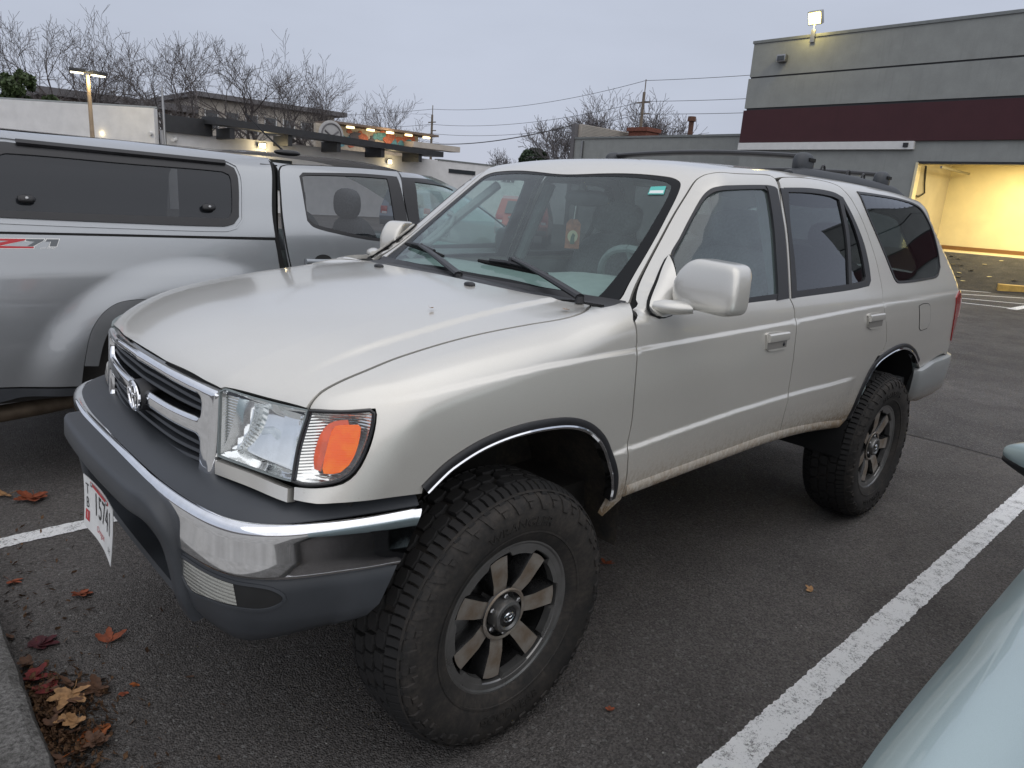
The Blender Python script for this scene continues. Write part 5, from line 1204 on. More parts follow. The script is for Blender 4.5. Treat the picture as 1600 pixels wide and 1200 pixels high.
# kerb in front of the bays
prof = [(1.030, 0), (1.036, .10), (1.046, .125), (1.07, .138), (1.35, .142)]
r_ = random.Random(3); V = []; ysk = np.linspace(-9, 6, 260); k = len(prof)
for y in ysk:
    j = r_.uniform(-.003, .003)
    V += [(x+j*(1 if z < .13 else 0), y, z+(r_.uniform(-.002, .002) if z > .05 else 0)) for x, z in prof]
ke = mesh('kerb', V, [(i*k+j, i*k+j+1, (i+1)*k+j+1, (i+1)*k+j) for i in range(len(ysk)-1) for j in range(k-1)], 'concrete', None, True, angle=30); struct(ke)
struct(MB().box((3.36, -1.5, .07), (4.02, 15, .13)).build('sidewalk', simple('pavement', (.34, .33, .31), .9, nscale=6, namt=.2), smooth=False))
# --- garage building on the right -----------------------------------
gb = empty('garage_building', (FX, -5, 0), 'tall grey building with a maroon band and an open lit garage bay', 'building')
def gbx(name, y0, y1, z0, z1, x0, x1, mat, par=gb, bev=0):
    return MB().box(((x0+x1)/2-FX, (y0+y1)/2+5, (z0+z1)/2), (abs(x1-x0), abs(y1-y0), z1-z0), bev=bev).build(name, mat, par, smooth=False)
YL, YR = -14.02, 9.2
gbx('wall_band', YL, YR, 6.86, 8.07, FX-.25, FX+.10, 'wall_grey'); gbx('wall_band', YL-.04, YR, 5.70, 6.80, FX-.25, FX+.10, 'wall_grey')
gbx('joint', YL+.03, YR, 5.60, 8.0, FX-.30, FX+.05, 'trim')
gbx('parapet_cap', YL-.04, YR, 8.07, 8.17, FX-.30, FX+.14, 'cap_metal')
gbx('maroon_band', YL-.06, YR, 4.40, 5.62, FX-.25, FX+.11, 'maroon')
ws_ = gbx('white_strip', YL-.06, -7.45, 4.12, 4.385, FX-.05, FX+.16, 'wall_white')
gbx('strip_box', -7.78, -7.62, 4.19, 4.33, FX+.16, FX+.20, 'trim', ws_)
gbx('wall', YL, -7.25, 0, 4.12, FX-.25, FX+.02, 'wall_grey'); gbx('wall', -7.25, 1.2, 3.74, 4.40, FX-.25, FX+.02, 'wall_grey'); gbx('wall', 1.2, YR, 0, 4.40, FX-.25, FX+.02, 'wall_grey')
gbx('wall', -7.45, -7.25, 4.12, 4.40, FX-.25, FX+.015, 'wall_grey')
gbx('wall', YL, YL+.25, 0, 8.05, FX-14, FX-.26, 'wall_grey'); gbx('roof', YL, YR, 7.6, 7.75, FX-14, FX-.31, 'far_roof')
gbx('door_frame', -7.30, -7.22, .83, 3.70, FX-.30, FX+.06, 'garage_wall'); gbx('door_header', -7.25, 1.2, 3.66, 3.735, FX-.28, FX+.04, 'trim')
gbx('garage_side_wall', -7.45, -7.27, .83, 4.2, FX-3.6, FX-.27, 'garage_dim_tan')
bw = gbx('garage_back_wall', -7.27, 1.2, .83, 4.2, FX-3.8, FX-3.6, 'garage_wall'); gbx('skirting', -7.26, -1.6, .83, .98, FX-3.6, FX-3.56, 'wood_trim', bw)
gbx('garage_side_wall', 1.2, 1.4, .83, 4.2, FX-3.8, FX-.27, 'garage_wall'); gbx('garage_ceiling', -7.27, 1.2, 4.05, 4.2, FX-3.58, FX-.27, 'garage_wall')
gbx('garage_floor', -7.27, 1.2, .805, .84, FX-3.6, FX+.05, 'garage_floor'); gbx('garage_door_track', -4.6, 1.0, 3.40, 3.52, FX-3.4, FX-3.2, 'garage_wall'); gbx('garage_post', -1.5, -1.35, .84, 3.9, FX-3.55, FX-3.35, 'garage_dim_tan')
pts = [(FX+5-5-FX-.6*0-1.2, 0, 0)]
cb = MB(); cb.tube([(-.8, -7.24+5, 3.65), (-.9, -7.22+5, 3.1), (-1.1, -7.22+5, 2.75), (-.6, -7.22+5, 2.60), (-.3, -7.22+5, 2.62)], .03, 6); cb.build('hanging_cable', 'trim', gb)
gl = bpy.data.lights.new('garage_light', 'AREA'); gl.energy = 560; gl.color = (1, .84, .46); gl.shape = 'RECTANGLE'; gl.size = 1.6; gl.size_y = 6.5
go = bpy.data.objects.new('garage_light', gl); link(go); go.location = (FX-1.6, -2.2, 3.95)
for yy_ in (-5.6, -2.6): gbx('tube_light', yy_-.7, yy_+.7, 3.98, 4.04, FX-2.2, FX-2.05, 'lamp_strip')
for yy_ in (-6.6, -.4): gbx('door_rail', yy_-.03, yy_+.03, 3.55, 3.62, FX-3.4, FX-.3, 'steel')
# utility sign on the wall and the yellow notice
ns = gbx('wall_notice', -9.05, -7.95, 2.36, 2.56, FX+.02, FX+.05, 'yellow'); 
# dark wall pack and the floodlight on the parapet
wp = empty('wall_light', (FX+.10, -12.70, 7.42), 'unlit square wall light below the parapet of the grey garage building', 'wall light')
MB().box((.11, 0, 0), (.22, .36, .26), bev=.03).build('lamp_body', 'steel', wp); MB().box((.225, 0, -.01), (.02, .28, .17), bev=.005).build('lamp_glass', 'window_dark', wp)
fl = empty('floodlight', (FX+.08, -11.65, 8.05), 'lit yellow floodlight on top of the grey garage building', 'floodlight')
MB().box((.07, 0, .05), (.05, .16, .42)).build('bracket', 'steel', fl); MB().tube([(.07, 0, .2), (.07, 0, .42)], .035, 8).build('stem', 'steel', fl)
qf_ = Matrix.Rotation(R(25), 3, 'Y'); MB().box((.06, 0, .67), (.20, .52, .46), rot=qf_, bev=.03).build('lamp_body', 'steel', fl); MB().box(tuple(Vector((.06, 0, .67))+qf_ @ Vector((.103, 0, 0))), (.01, .45, .39), rot=qf_).build('lamp_glass', 'lamp_flood', fl)
def point(name, loc, col, e, r=.1):
    L = bpy.data.lights.new(name, 'POINT'); L.energy = e; L.color = col; L.shadow_soft_size = r; o = bpy.data.objects.new(name, L); link(o); o.location = loc; return o
point('floodlight_glow', (FX+.55, -11.65, 8.55), (1, .80, .25), 60, .15)
# --- lower grey building behind -------------------------------------
BX = -30.0
g2 = empty('low_grey_building', (BX, -22, 0), 'low grey building with flat roof behind the champagne SUV', 'building')
def b2(name, y0, y1, z0, z1, x0, x1, mat, par=None): return MB().box(((x0+x1)/2-BX, (y0+y1)/2+22, (z0+z1)/2), (abs(x1-x0), abs(y1-y0), z1-z0)).build(name, mat, par or g2, smooth=False)
b2('wall', -27.0, -14.3, 0, 5.12, BX-12, BX, 'wall_grey'); b2('parapet_cap', -27.06, -14.3, 5.12, 5.22, BX-12, BX+.06, 'cap_metal')
b2('corner_post', -27.15, -26.9, 0, 5.95, BX-.2, BX+.10, 'far_roof'); b2('gable_wall', -27.0, -26.7, 5.22, 5.95, BX-7, BX-.25, 'far_wall')
b2('drain_pipe', -26.3, -26.2, 0, 5.0, BX+.02, BX+.12, 'steel')
for i in range(9): b2('gable_siding', -27.02, -26.68, 5.24+i*.08, 5.25+i*.08, BX-6.9, BX-.26, 'cap_metal')
ch = empty('brick_chimney', (BX-4.5, -25.6, 5.1), 'square brick chimney on the low grey building', 'chimney'); MB().box((0, 0, .5), (1.2, 1.3, 1.0)).build('stack', 'brick', ch, smooth=False); MB().box((0, 0, .95), (1.4, 1.5, .22)).build('cap', 'brick', ch, smooth=False)
vp = empty('roof_vent_pipe', (BX-1.5, -20.3, 5.1), 'thin rusty vent pipe on the low grey building roof', 'vent pipe'); MB().tube([(0, 0, 0), (0, 0, 1.0)], .13, 10).build('pipe', 'rust', vp); MB().tube([(0, 0, .95), (0, 0, 1.18)], [.22, .2], 10).build('cowl', 'rust', vp)
# --- shop across the lot on the left --------------------------------
LY = -36.0
lb = empty('white_block_building', (-18, LY, 0), 'long low white block building with dark slanted canopy behind the pickup', 'building')
def lbx(name, x0, x1, y0, y1, z0, z1, mat, par=None): return MB().box(((x0+x1)/2+18, (y0+y1)/2-LY, (z0+z1)/2), (abs(x1-x0), abs(y1-y0), z1-z0)).build(name, mat, par or lb, smooth=False)
lbx('wall', -10.7, -46, LY-.3, LY, 0, 3.68, 'lot_white'); lbx('parapet_cap', -27.2, -46, LY-.34, LY+.05, 3.68, 3.76, 'cap_metal'); lbx('roof', -10.7, -46, LY-14, LY-.31, 3.3, 3.5, 'far_roof')
# the wing to the left stands at an angle
wing = MB(); A_, B_ = Vector((-10.55, -36.0)), Vector((2.2, -50.5)); d_ = (B_-A_)
V = [(A_.x+18, A_.y-LY, 0), (B_.x+18, B_.y-LY, 0), (B_.x+18, B_.y-LY, 4.6), (A_.x+18, A_.y-LY, 4.6)]; nrm = Vector((d_.y, -d_.x)).normalized()*-.3
V += [(v[0]+nrm.x, v[1]+nrm.y, v[2]) for v in V]
wing.add(V, [(0, 1, 2, 3), (7, 6, 5, 4), (3, 2, 6, 7), (0, 3, 7, 4), (1, 5, 6, 2)]); wing.build('wing_wall', 'lot_white', lb, smooth=False)
cap = MB(); V2 = [(v[0], v[1], v[2]+(.02 if v[2] > 1 else 4.6)) for v in V]; cap.tube([(A_.x+18, A_.y-LY, 4.63), (B_.x+18, B_.y-LY, 4.63)], .08, 4); cap.build('wing_cap', 'cap_metal', lb, smooth=False)
# canopy: slab, fascia and beams under it
lbx('canopy_end', -10.8, -13.0, LY+.02, LY+.3, 3.62, 4.38, 'canopy_dark')
cn_ = MB(); cn_.add([(-12.6+18, 1.9, 4.44), (-26.2+18, 1.9, 4.08), (-26.2+18, 0, 4.10), (-12.6+18, 0, 4.52), (-12.6+18, 1.9, 4.10), (-26.2+18, 1.9, 3.77), (-26.2+18, 0, 3.8), (-12.6+18, 0, 4.18)], [(0, 1, 2, 3), (4, 7, 6, 5), (0, 4, 5, 1), (1, 5, 6, 2), (2, 6, 7, 3), (3, 7, 4, 0)]); cn_.build('canopy_slab', 'canopy_dark', lb, smooth=False)
for i, x in enumerate((-13.4, -16.4, -19.2, -22.0, -24.6)): lbx('canopy_beam', x-.12, x+.12, LY+.02, LY+1.75, 3.52-.05*i+.05*i*.2, 4.02-.03*i, 'canopy_dark')
for (x, z, w, h) in ((-14.6, 2.0, 5.5, 1.6), (-33.3, 3.02, 1.2, .55), (-29.2, 3.1, 2.2, .25)):
    wd = lbx('window', x-w/2, x+w/2, LY+.0, LY+.06, z-h/2, z+h/2, 'window_dark'); 
    for t in np.linspace(-.5, .5, 4): lbx('window_bar', x+t*w-.03, x+t*w+.03, LY+.06, LY+.09, z-h/2, z+h/2, 'wall_white', wd) if w > .8 and h > .4 else None
def wall_lamp(x, y, z, label, e, mat='lamp_warm', g='lit lamps on the white block building', sx=.30):
    w = empty('wall_lamp', (x, y, z), label, 'wall lamp', g); MB().box((0, .10, 0), (sx, .2, .16), bev=.02).build('lamp_body', 'steel', w); MB().box((0, .20, -.03), (sx*.85, .03, .22), bev=.01).build('lamp_glass', mat, w)
    if e: point('wall_lamp_glow', (x, y+.5, z-.08), (1, .80, .45), e, .12)
    return w
wall_lamp(-15.6, LY, 3.46, 'lit warm wall lamp under the dark canopy of the white building', 34, sx=.42)
wall_lamp(-23.5, LY, 3.30, 'lit wall lamp on the white building right of the canopy', 16, 'lamp_white')
wl1 = wall_lamp(-8.55, -38.3, 3.40, 'small lit wall lamp on the angled white wing behind the pickup', 6, 'lamp_white'); wl1.rotation_euler = (0, 0, R(49-180+131))
for (x, y, z, lb_) in ((-10.3, -36.15, 3.55, 'white security camera at the corner of the angled white wing'), (-11.3, LY, 3.35, 'white security camera under the dark canopy end')):
    c_ = empty('security_camera', (x, y, z), lb_, 'camera', 'security cameras'); MB().box((0, .06, 0), (.12, .12, .12), bev=.02).build('mount', 'wall_white', c_); MB().tube([(0, .1, -.05), (.22, .34, -.10)], [.09, .08], 10).build('camera_body', 'wall_white', c_)
# white down pipe / conduit standing at the corner
cp_ = empty('conduit_mast', (-10.75, -35.75, 0), 'thin grey conduit mast at the corner of the dark canopy', 'mast'); MB().tube([(0, 0, 0), (0, 0, 4.0), (.02, 0, 5.6)], [.07, .07, .045], 8).build('mast_tube', 'steel', cp_)
# --- mural shop behind -------------------------------------------------
ms = empty('mural_building', (-27, -45, 0), 'low shop with a colourful mural and a row of warm lamps above the canopy', 'building')
def msx(name, x0, x1, y0, y1, z0, z1, mat, par=None): return MB().box(((x0+x1)/2+27, (y0+y1)/2+45, (z0+z1)/2), (abs(x1-x0), abs(y1-y0), z1-z0)).build(name, mat, par or ms, smooth=False)
msx('wall', -23.5, -32.0, -45.3, -45, 0, 5.75, 'mural_c'); rfm = msx('roof_edge', -24.2, -33.2, -46.5, -44.0, 5.80, 5.95, 'far_brown')
rr_ = random.Random(8)
for i in range(26):
    x = -24.5-rr_.random()*7.0; z = 4.55+rr_.random()*.95; w = .2+.5*rr_.random(); pts = [(w*(.6+.5*rr_.random())*math.cos(t), .7*w*(.6+.5*rr_.random())*math.sin(t)) for t in np.linspace(0, 2*math.pi, 10)[:-1]]
    mm = MB(); mm.prism(pts, 0, .03+.004*i, lambda u, v, q: (x+27+u, .0+q, z+v)); mm.build('mural_shape', ('mural_a', 'mural_b', 'mural_d', 'mural_a', 'mural_b')[i % 5], ms, smooth=False)
for i in range(5):
    x = -25.6-i*1.62; MB().box((x+27, .95, 5.66), (.55, .22, .14), bev=.03).build('soffit_lamp', 'lamp_strip', ms)
point('mural_glow', (-28.5, -43.6, 5.5), (1, .70, .35), 60, .3)
msx('white_eave', -30.6, -35.0, -44.8, -43.6, 4.85, 5.25, 'far_wall')
rs = empty('round_sign', (-24.0, -43.8, 5.0), 'grey round sign on the roof above the dark canopy', 'sign'); m = MB(); m.lathe([(0, .05), (.86, .05), (.92, .02), (.92, -.05)], 32, 'Y'); m.build('disc', 'lot_grey', rs)
m = MB(); m.tube([(.72*math.cos(t), .07, .72*math.sin(t)) for t in np.linspace(0, 2*math.pi, 33)], .05, 6, cap=False); m.tube([(-.5, .07, .25), (0, .07, -.1), (.5, .07, .25)], .06, 6); m.tube([(0, .07, -.6), (0, .07, -.1)], .05, 6); m.build('sign_marks', 'far_roof', rs)
# --- far two-storey block behind the trees -----------------------------
fb = empty('far_apartment_block', (-25, -65, 0), 'tan two-storey block with flat dark roof behind the bare trees', 'building')
def fbx(name, x0, x1, y0, y1, z0, z1, mat, par=None): return MB().box(((x0+x1)/2+25, (y0+y1)/2+65, (z0+z1)/2), (abs(x1-x0), abs(y1-y0), z1-z0)).build(name, mat, par or fb, smooth=False)
fbx('wall', -23.0, -36, -75, -65, 0, 8.35, 'far_wall'); fbx('roof', -22.4, -37, -76, -64.2, 8.35, 8.75, 'far_roof')
fbx('wing_wall', -12.0, -23.0, -76, -66, 0, 7.0, 'far_brown'); fbx('wing_roof', -11.2, -23.3, -77, -65.2, 7.0, 7.55, 'far_roof')
for i in range(7):
    x = -13.2-i*1.45; w = fbx('window', x-.42, x+.42, -65.98, -65.92, 5.4, 6.7, 'window_teal' if i % 3 == 1 else 'window_dark'); fbx('window_frame', x-.55, x-.42, -65.96, -65.88, 5.3, 6.8, 'wall_white', w); fbx('window_frame', x+.42, x+.55, -65.96, -65.88, 5.3, 6.8, 'wall_white', w)
for i in range(7):
    x = -24.0-i*1.8; w = fbx('window', x-.5, x+.5, -64.98, -64.92, 5.9, 7.4, 'window_dark'); fbx('window_frame', x-.6, x-.5, -64.96, -64.9, 5.8, 7.5, 'wall_white', w); fbx('window_frame', x+.5, x+.6, -64.96, -64.9, 5.8, 7.5, 'wall_white', w)
# --- lamp post ----------------------------------------------------------
lp = empty('parking_lot_lamp', (-7.47, -35.0, 0), 'brown parking lot lamp post with two lit heads left of the conduit mast', 'lamp post')
MB().tube([(0, 0, 0), (0, 0, 5.55)], [.11, .075], 10).build('pole', 'lamp_pole', lp)
for s in (-1, 1):
    h = MB().box((s*.40, .05*s, 5.68), (.60, .38, .16), rz=R(-14*s), bev=.03).build('lamp_head', 'canopy_dark', lp); MB().box((s*.42, .05*s, 5.585), (.48, .30, .03), rz=R(-14*s)).build('lamp_glass', 'lamp_white', h)
MB().box((0, 0, 5.66), (.4, .08, .08)).build('lamp_arm', 'canopy_dark', lp)
point('lamp_post_glow', (-7.47, -34.7, 5.35), (1, .80, .40), 70, .2)
# --- utility poles and wires ---------------------------------------------
def upole(x, y, h, lab):
    o = empty('utility_pole', (x, y, 0), lab, 'utility pole', 'timber utility poles'); MB().tube([(0, 0, 0), (0, 0, h)], [.20, .13], 8).build('pole', 'pole_wood', o)
    MB().box((0, 0, h-.9), (.10, 1.5, .12)).build('cross_arm', 'pole_wood', o); MB().tube([(0, .05, h-.1), (0, .05, h+1.1)], .05, 6).build('top_pin', 'pole_wood', o); MB().box((0, .5, h-1.9), (.12, .7, .10)).build('cross_arm', 'pole_wood', o); return o
upole(-55, -41.9, 12.0, 'timber utility pole rising behind the brick chimney'); upole(-55, -74.7, 11.2, 'timber utility pole standing left of the low grey building')
def wire(a, b, sag, r_, lab):
    a, b = Vector(a), Vector(b); pts = [a.lerp(b, t)-Vector((0, 0, sag*4*t*(1-t))) for t in np.linspace(0, 1, 25)]
    o = MB().tube(pts, r_, 5).build('power_cable', 'trim'); return tag(o, lab, 'cable', 'overhead cables')
for zz, lab, sg in ((13.0, 'topmost', .9), (11.2, 'middle', .9), (10.1, 'lower', .9)):
    wire((-55, -41.9, zz), (-55, -74.7, zz-1.15), sg, .022, lab+' thin overhead cable between the two utility poles')
    wire((-55, -41.9, zz), (-55, -5, zz+.4), .5, .022, lab+' thin overhead cable from the chimney pole towards the garage building')
    wire((-55, -74.7, zz-1.15), (-40, -120, zz-1.6), .8, .022, lab+' thin overhead cable leaving the left utility pole')
wire((-30, -27.02, 5.9), (-45.0, -69.0, 7.6), 1.0, .035, 'thick black overhead cable from the corner of the low grey building')

ob = empty('opposite_building', (-46, 24, 0), 'long low dark building across the lot, mirrored in the SUV side windows', 'building')
for (x0, x1, z1) in ((-34, -6, 4.2), (-6, 6, 5.0), (6, 34, 3.8)): MB().box(((x0+x1)/2+8, 2, z1/2), (x1-x0, 4, z1)).build('wall', 'lot_grey', ob, smooth=False); MB().box(((x0+x1)/2+8, 1.9, z1+.08), (x1-x0+.3, 4.4, .16)).build('parapet_cap', 'canopy_dark', ob, smooth=False)
for x in (-28, -22, -16, -10, 8, 14): MB().box((x+8, -.02, 1.5), (3.2, .08, 1.8)).build('window', 'window_dark', ob, smooth=False)
for x in (-19, -9, 3): MB().box((x+8, -.12, 3.3), (.5, .2, .25)).build('wall_lamp', 'lamp_warm', ob, smooth=False)

# ------------------------------------------------------------------ silver-blue pickup with a canopy, backed into the next bay
pk = empty('pickup_truck', (-1.2, -2.65, 0), 'silver blue pickup truck with a windowed bed canopy beside the champagne SUV', 'car')
PO = Vector((1.2, 2.65, 0))
def pkp(o):
    o.location = PO; return o     # built in world coordinates under a parent away from the origin
def ppan(name, key, mat, parent, **kw):
    kw.setdefault('du', .04); kw.setdefault('dv', .02)
    o = panel(name, 'pick', T_[key] if isinstance(key, str) else key, mat, parent, **kw)
    if parent is pk: o.location = PO
    return o
canopy = ppan('bed_canopy', 'pk_canopy', 'pickup_paint', pk, holes=[T_['pk_canwin']], inset=0, depth=.02)
ppan('bed_side', 'pk_bed', 'pickup_paint', pk, inset=.002, depth=.02, du=.03, dv=.015)
ppan('wheel_arch_flare', 'pk_flare', simple('flare_plastic', (.12, .125, .13), .55, nscale=8, namt=.1), pk, inset=0, off=.012, depth=.02)
ppan('lower_valance', 'pk_lower', 'plastic', pk, inset=0)
cabp = ppan('cab_side', T_['pk_cab'], 'pickup_paint', pk, inset=0, off=-.006, holes=[T_['pk_rwin']], depth=.01)
wfr = ppan('canopy_window', 'pk_canwin', 'trim', pk, holes=[T_['pk_canglass']], inset=0, off=.010, depth=.02)
ppan('window_glass', 'pk_canglass', 'glass_canopy', wfr, inset=-.004, off=.004, depth=0)
P, N = on_surf('pick', [p for p in T_['pk_canwin']], .02, True); 
w2 = resample(np.array(T_['pk_canwin']), .02, True); w2 = inset_poly(w2, -.022); P = surf_point('pick', w2[:, 0], w2[:, 1]); N = surf_normal('pick', P); sweep('window_ridge', P, N, [(-.006, -.002), (-.004, .005), (.004, .005), (.006, -.002)], 'pickup_paint', wfr, True)
w3 = resample(np.array(T_['pk_canwin'])[3:8], .02, False); P, N = on_surf('pick', [T_['pk_canwin'][i] for i in (2, 3, 4)], .03, off=.012); sweep('window_hinge', P, N, [(-.014, 0), (-.012, .014), (.010, .014), (.014, 0)], 'trim', wfr)
for u, v in T_['pk_latch']:
    p = surf_point('pick', np.array(u), np.array(v)); n_ = surf_normal('pick', p); b_ = Vector(p+n_*.012)
    q_ = Vector(n_).to_track_quat('Z', 'Y').to_matrix(); lt = MB(); V, F = ellipsoid((0, 0, .012), (.036, .019, .014), 14, 8, 2.6); lt.add([q_ @ Vector(v_)+b_ for v_ in V], F); lo_ = lt.build('window_latch', 'trim', wfr)
    V, F = ellipsoid((.0, 0, .028), (.008, .008, .003), 8, 6); MB().add([q_ @ Vector(v_)+b_ for v_ in V], F).build('latch_lock', 'steel', wfr)
s_ = ribbon('canopy_seam', 'pick', T_['pk_seam'], .010, .0008, 'rubber_gap_shade', pk); s_.location = PO
ppan('cab_gap', 'pk_gap', 'rubber_gap_shade', pk, inset=0, off=.001, depth=0)
m = MB(); m.box((-.555, -2.6, 1.1), (.10, 1.35, 1.1)); pkp(m.build('gap_filler', 'rubber_gap_shade', pk, smooth=False))
prd = ppan('rear_door', 'pk_rdoor', 'pickup_paint', pk, holes=[T_['pk_rwin']], inset=.002, depth=.012)
pfd = ppan('front_door', 'pk_fdoor', 'pickup_paint', pk, holes=[T_['pk_fwin']], inset=.002, depth=.012)
f1 = ppan('window_frame', 'pk_rwin', 'trim', prd, holes=[T_['pk_rglass']], inset=.001, off=-.001, depth=.01); ppan('window_glass', 'pk_rglass', 'glass_pickup', prd, inset=-.003, off=-.006, depth=0)
f2 = ppan('window_frame', 'pk_fwin', 'trim', pfd, holes=[T_['pk_fglass']], inset=.001, off=-.001, depth=.01); ppan('window_glass', 'pk_fglass', 'glass_side', pfd, inset=-.003, off=-.006, depth=0)
s_ = ribbon('door_seam_shade', 'pick', T_['pk_rdoor'][-3:]+T_['pk_rdoor'][:8], .012, -.0045, 'rubber_gap_shade', pk); s_.location = PO  # black ribbon stands in for the shade in the door gap
h = np.array(T_['pk_handle']); hc = h.mean(0); P, N = on_surf('pick', [(hc[0]+.12, hc[1]+.004), (hc[0], hc[1]), (hc[0]-.12, hc[1]+.004)], .02, off=.004); sweep('door_handle', P, N, [(-.019, 0), (-.018, .022), (-.008, .030), (.008, .030), (.018, .022), (.019, 0)], simple('satin_handle', (.30, .32, .34), .35, .6), prd)
ppan('handle_recess', [(hc[0]+.055*math.cos(w), hc[1]+.014+.032*math.sin(w)) for w in np.linspace(0, 2*math.pi, 17)[:-1]], 'dark', prd, inset=0, off=.002, depth=0)
# bodywork out of direct view: roof, bonnet, far side, tail
def pks(x, z): return float(y_pick(np.array(x), np.array(z)))
xs = np.linspace(.95, -1.72, 34); m = MB(); rows = []
for x in xs:
    zl = float(_plim(np.array(x))); y0 = pks(x, zl-.006)-.001; rows.append([(x, y0+(-3.36+1.95-y0-1.95+.0)*0 + (2*-2.65-y0-y0)*t, zl-.006+.012*math.sin(math.pi*t)) for t in np.linspace(0, 1, 13)])
pkp(m.grid(rows).build('roof', 'pickup_paint', pk))
m = MB(); rows = []
for x in np.linspace(-2.46, -3.95, 14):
    t = (x+2.46)/-1.49; z = 1.16-.10*t-.25*max(0, t-.85)**1.5*3; rows.append([(x, y, z-.10*abs((y+2.65)/.88)**4) for y in np.linspace(-1.80, -3.5, 17)])
m.grid(rows); pkp(m.build('bonnet', 'pickup_paint', pk))
m = MB(); m.grid([[(x, pks(min(x, -2.5), z)-.01, z) for x in np.linspace(-2.46, -3.95, 12)] for z in np.linspace(.45, 1.08, 8)]); pkp(m.build('front_fender', 'pickup_paint', pk))
m = MB(); m.grid([[(x, -2.65*2-pks(x, z), z) for x in np.linspace(.95, -3.95, 30)] for z in np.linspace(.45, 1.04, 5)]); m.grid([[(x, -2.65*2-pks(x, min(z, float(_plim(np.array(x)))-.01)), min(z, float(_plim(np.array(x)))-.01)) for x in np.linspace(.95, -.5, 12)] for z in np.linspace(1.04, 1.70, 6)]); pkp(m.build('far_side', 'pickup_paint', pk))
m = MB(); m.grid([[(.95, y, z) for y in np.linspace(-1.80, -3.5, 9)] for z in np.linspace(.5, 1.66, 7)]); pkp(m.build('tailgate', 'pickup_paint', pk))
m = MB(); m.box((-1.2, -2.65, .62), (4.6, 1.66, .30)); m.box((-3.2, -2.65, .85), (1.2, 1.5, .4)); m.box((.2, -2.65, 1.0), (1.3, 1.5, .42)); pkp(m.build('underbody', 'under', pk, smooth=False))
m = MB(); m.box((.98, -2.65, .60), (.16, 1.75, .20), bev=.03); pkp(m.build('rear_bumper', 'plastic', pk))
m = MB(); m.tube([(.98, -1.98, .365), (.60, -2.0, .385), (.2, -2.05, .42)], .042, 14); pkp(m.build('exhaust_pipe', 'exhaust', pk))
# windscreen and pillar on the slope
m = MB(); m.grid([[(x, y, float(_plim(np.array(x)))-.004-.02*abs((y+2.65)/.8)**2) for y in np.linspace(-1.98, -3.3, 9)] for x in np.linspace(-1.72, -2.46, 8)]); pkp(m.build('windscreen', 'glass_side', pk))
for (x, z) in ((-.05, .385), (-3.25, .385)):
    for s in (1, -1):
        w = MB(); w.lathe([(.23, .10), (.26, .12), (.33, .128), (.37, .115), (.385, .08), (.385, -.08), (.37, -.115), (.23, -.10)], 40, 'Y', (x, -2.65+s*.80, z)); w.lathe([(.0, .06), (.10, .07), (.22, .05), (.235, .10)], 28, 'Y', (x, -2.65+s*.80, z)); pkp(w.build('wheel', 'tread', pk))
# antenna on the roof
an = MB(); V, F = ellipsoid((-.76, -2.12, 1.730), (.085, .030, .018), 16, 8, 2.2); an.add(V, F); an.tube([(-.74, -2.12, 1.735), (-.62, -2.13, 1.83), (-.52, -2.135, 1.92)], [.006, .005, .004], 6); pkp(an.build('roof_antenna', 'trim', pk))
# wing mirror and seats seen through the glass
m = MB(); V, F = ellipsoid((-2.18, -1.66, 1.27), (.06, .11, .09), 18, 10, 3.2); m.add(V, F); m.tube([(-2.2, -1.84, 1.20), (-2.19, -1.74, 1.22)], .03, 8); pkp(m.build('wing_mirror', 'trim', pk))
for x in (-1.62, -.95):
    for y in (-2.25, -3.02):
        m = MB(); rm = Matrix.Rotation(R(14), 3, 'Y'); V, F = ellipsoid((0, 0, 0), (.09, .25, .33), 16, 10, 3); m.add([rm @ Vector(v)+Vector((x+.28, y, 1.05)) for v in V], F); V, F = ellipsoid((x+.38, y, 1.45), (.055, .14, .10), 16, 10, 2.6); m.add(V, F); pkp(m.build('seat', 'seat', pk))
m = MB(); m.grid([[(x, y, z) for y in np.linspace(-1.95, -3.35, 5)] for x, z in ((-2.0, 1.14), (-2.15, 1.19), (-2.45, 1.17))]); pkp(m.build('dashboard', 'interior', pk))
# side decal
dq = np.array(T_['pk_decal']); d0 = dq[2]; d1 = dq[1]
def dec(u, v, off): # u 0..1 leftwards in the picture = +x, v up
    x = .812+(.522-.812)*u; z = 1.186+.050*v; x -= .020*v; p = surf_point('pick', np.array(x), np.array(z)); n_ = surf_normal('pick', p); return tuple(p+n_*off)
dcl = empty('side_decal', (0, 0, 0), None, None); dcl.parent = pk; dcl.location = PO
def dtext(name, body, size, u, v, off, mat, sx, bold=0):
    V, F = text_mesh(body, size); mesh(name, [dec(u+q.x*sx/.29, v+q.y/.05, off) for q in V], F, mat, dcl, False)
def dpoly(name, pts, off, mat): mesh(name, [dec(u, v, off) for u, v in pts], [tuple(range(len(pts)))], mat, dcl, False)
def seven(u0, w, mat_out, mat_in):
    for k, (mt, of) in enumerate(((mat_out, .0012), (mat_in, .0018))):
        e_ = 0 if k == 0 else .012; f_ = 0 if k == 0 else .07
        dpoly('decal_seven', [(u0+e_, 1.0-f_), (u0+w-e_, 1.0-f_), (u0+w-e_-.005, .78), (u0+w*.55-e_, .22+f_), (u0+w*.15+e_, .22+f_), (u0+w*.52, .70), (u0+e_, .70+f_)], of, mt)
def one(u0, w, mo, mi):
    for k, (mt, of) in enumerate(((mo, .0012), (mi, .0018))):
        e_ = 0 if k == 0 else .012; f_ = 0 if k == 0 else .07
        dpoly('decal_one', [(u0+w*.15+e_, 1.0-f_), (u0+w-e_, 1.0-f_), (u0+w-e_, .22+f_), (u0+w*.45+e_, .22+f_), (u0+w*.45+e_, .72), (u0+w*.10+e_, .72)], of, mt)
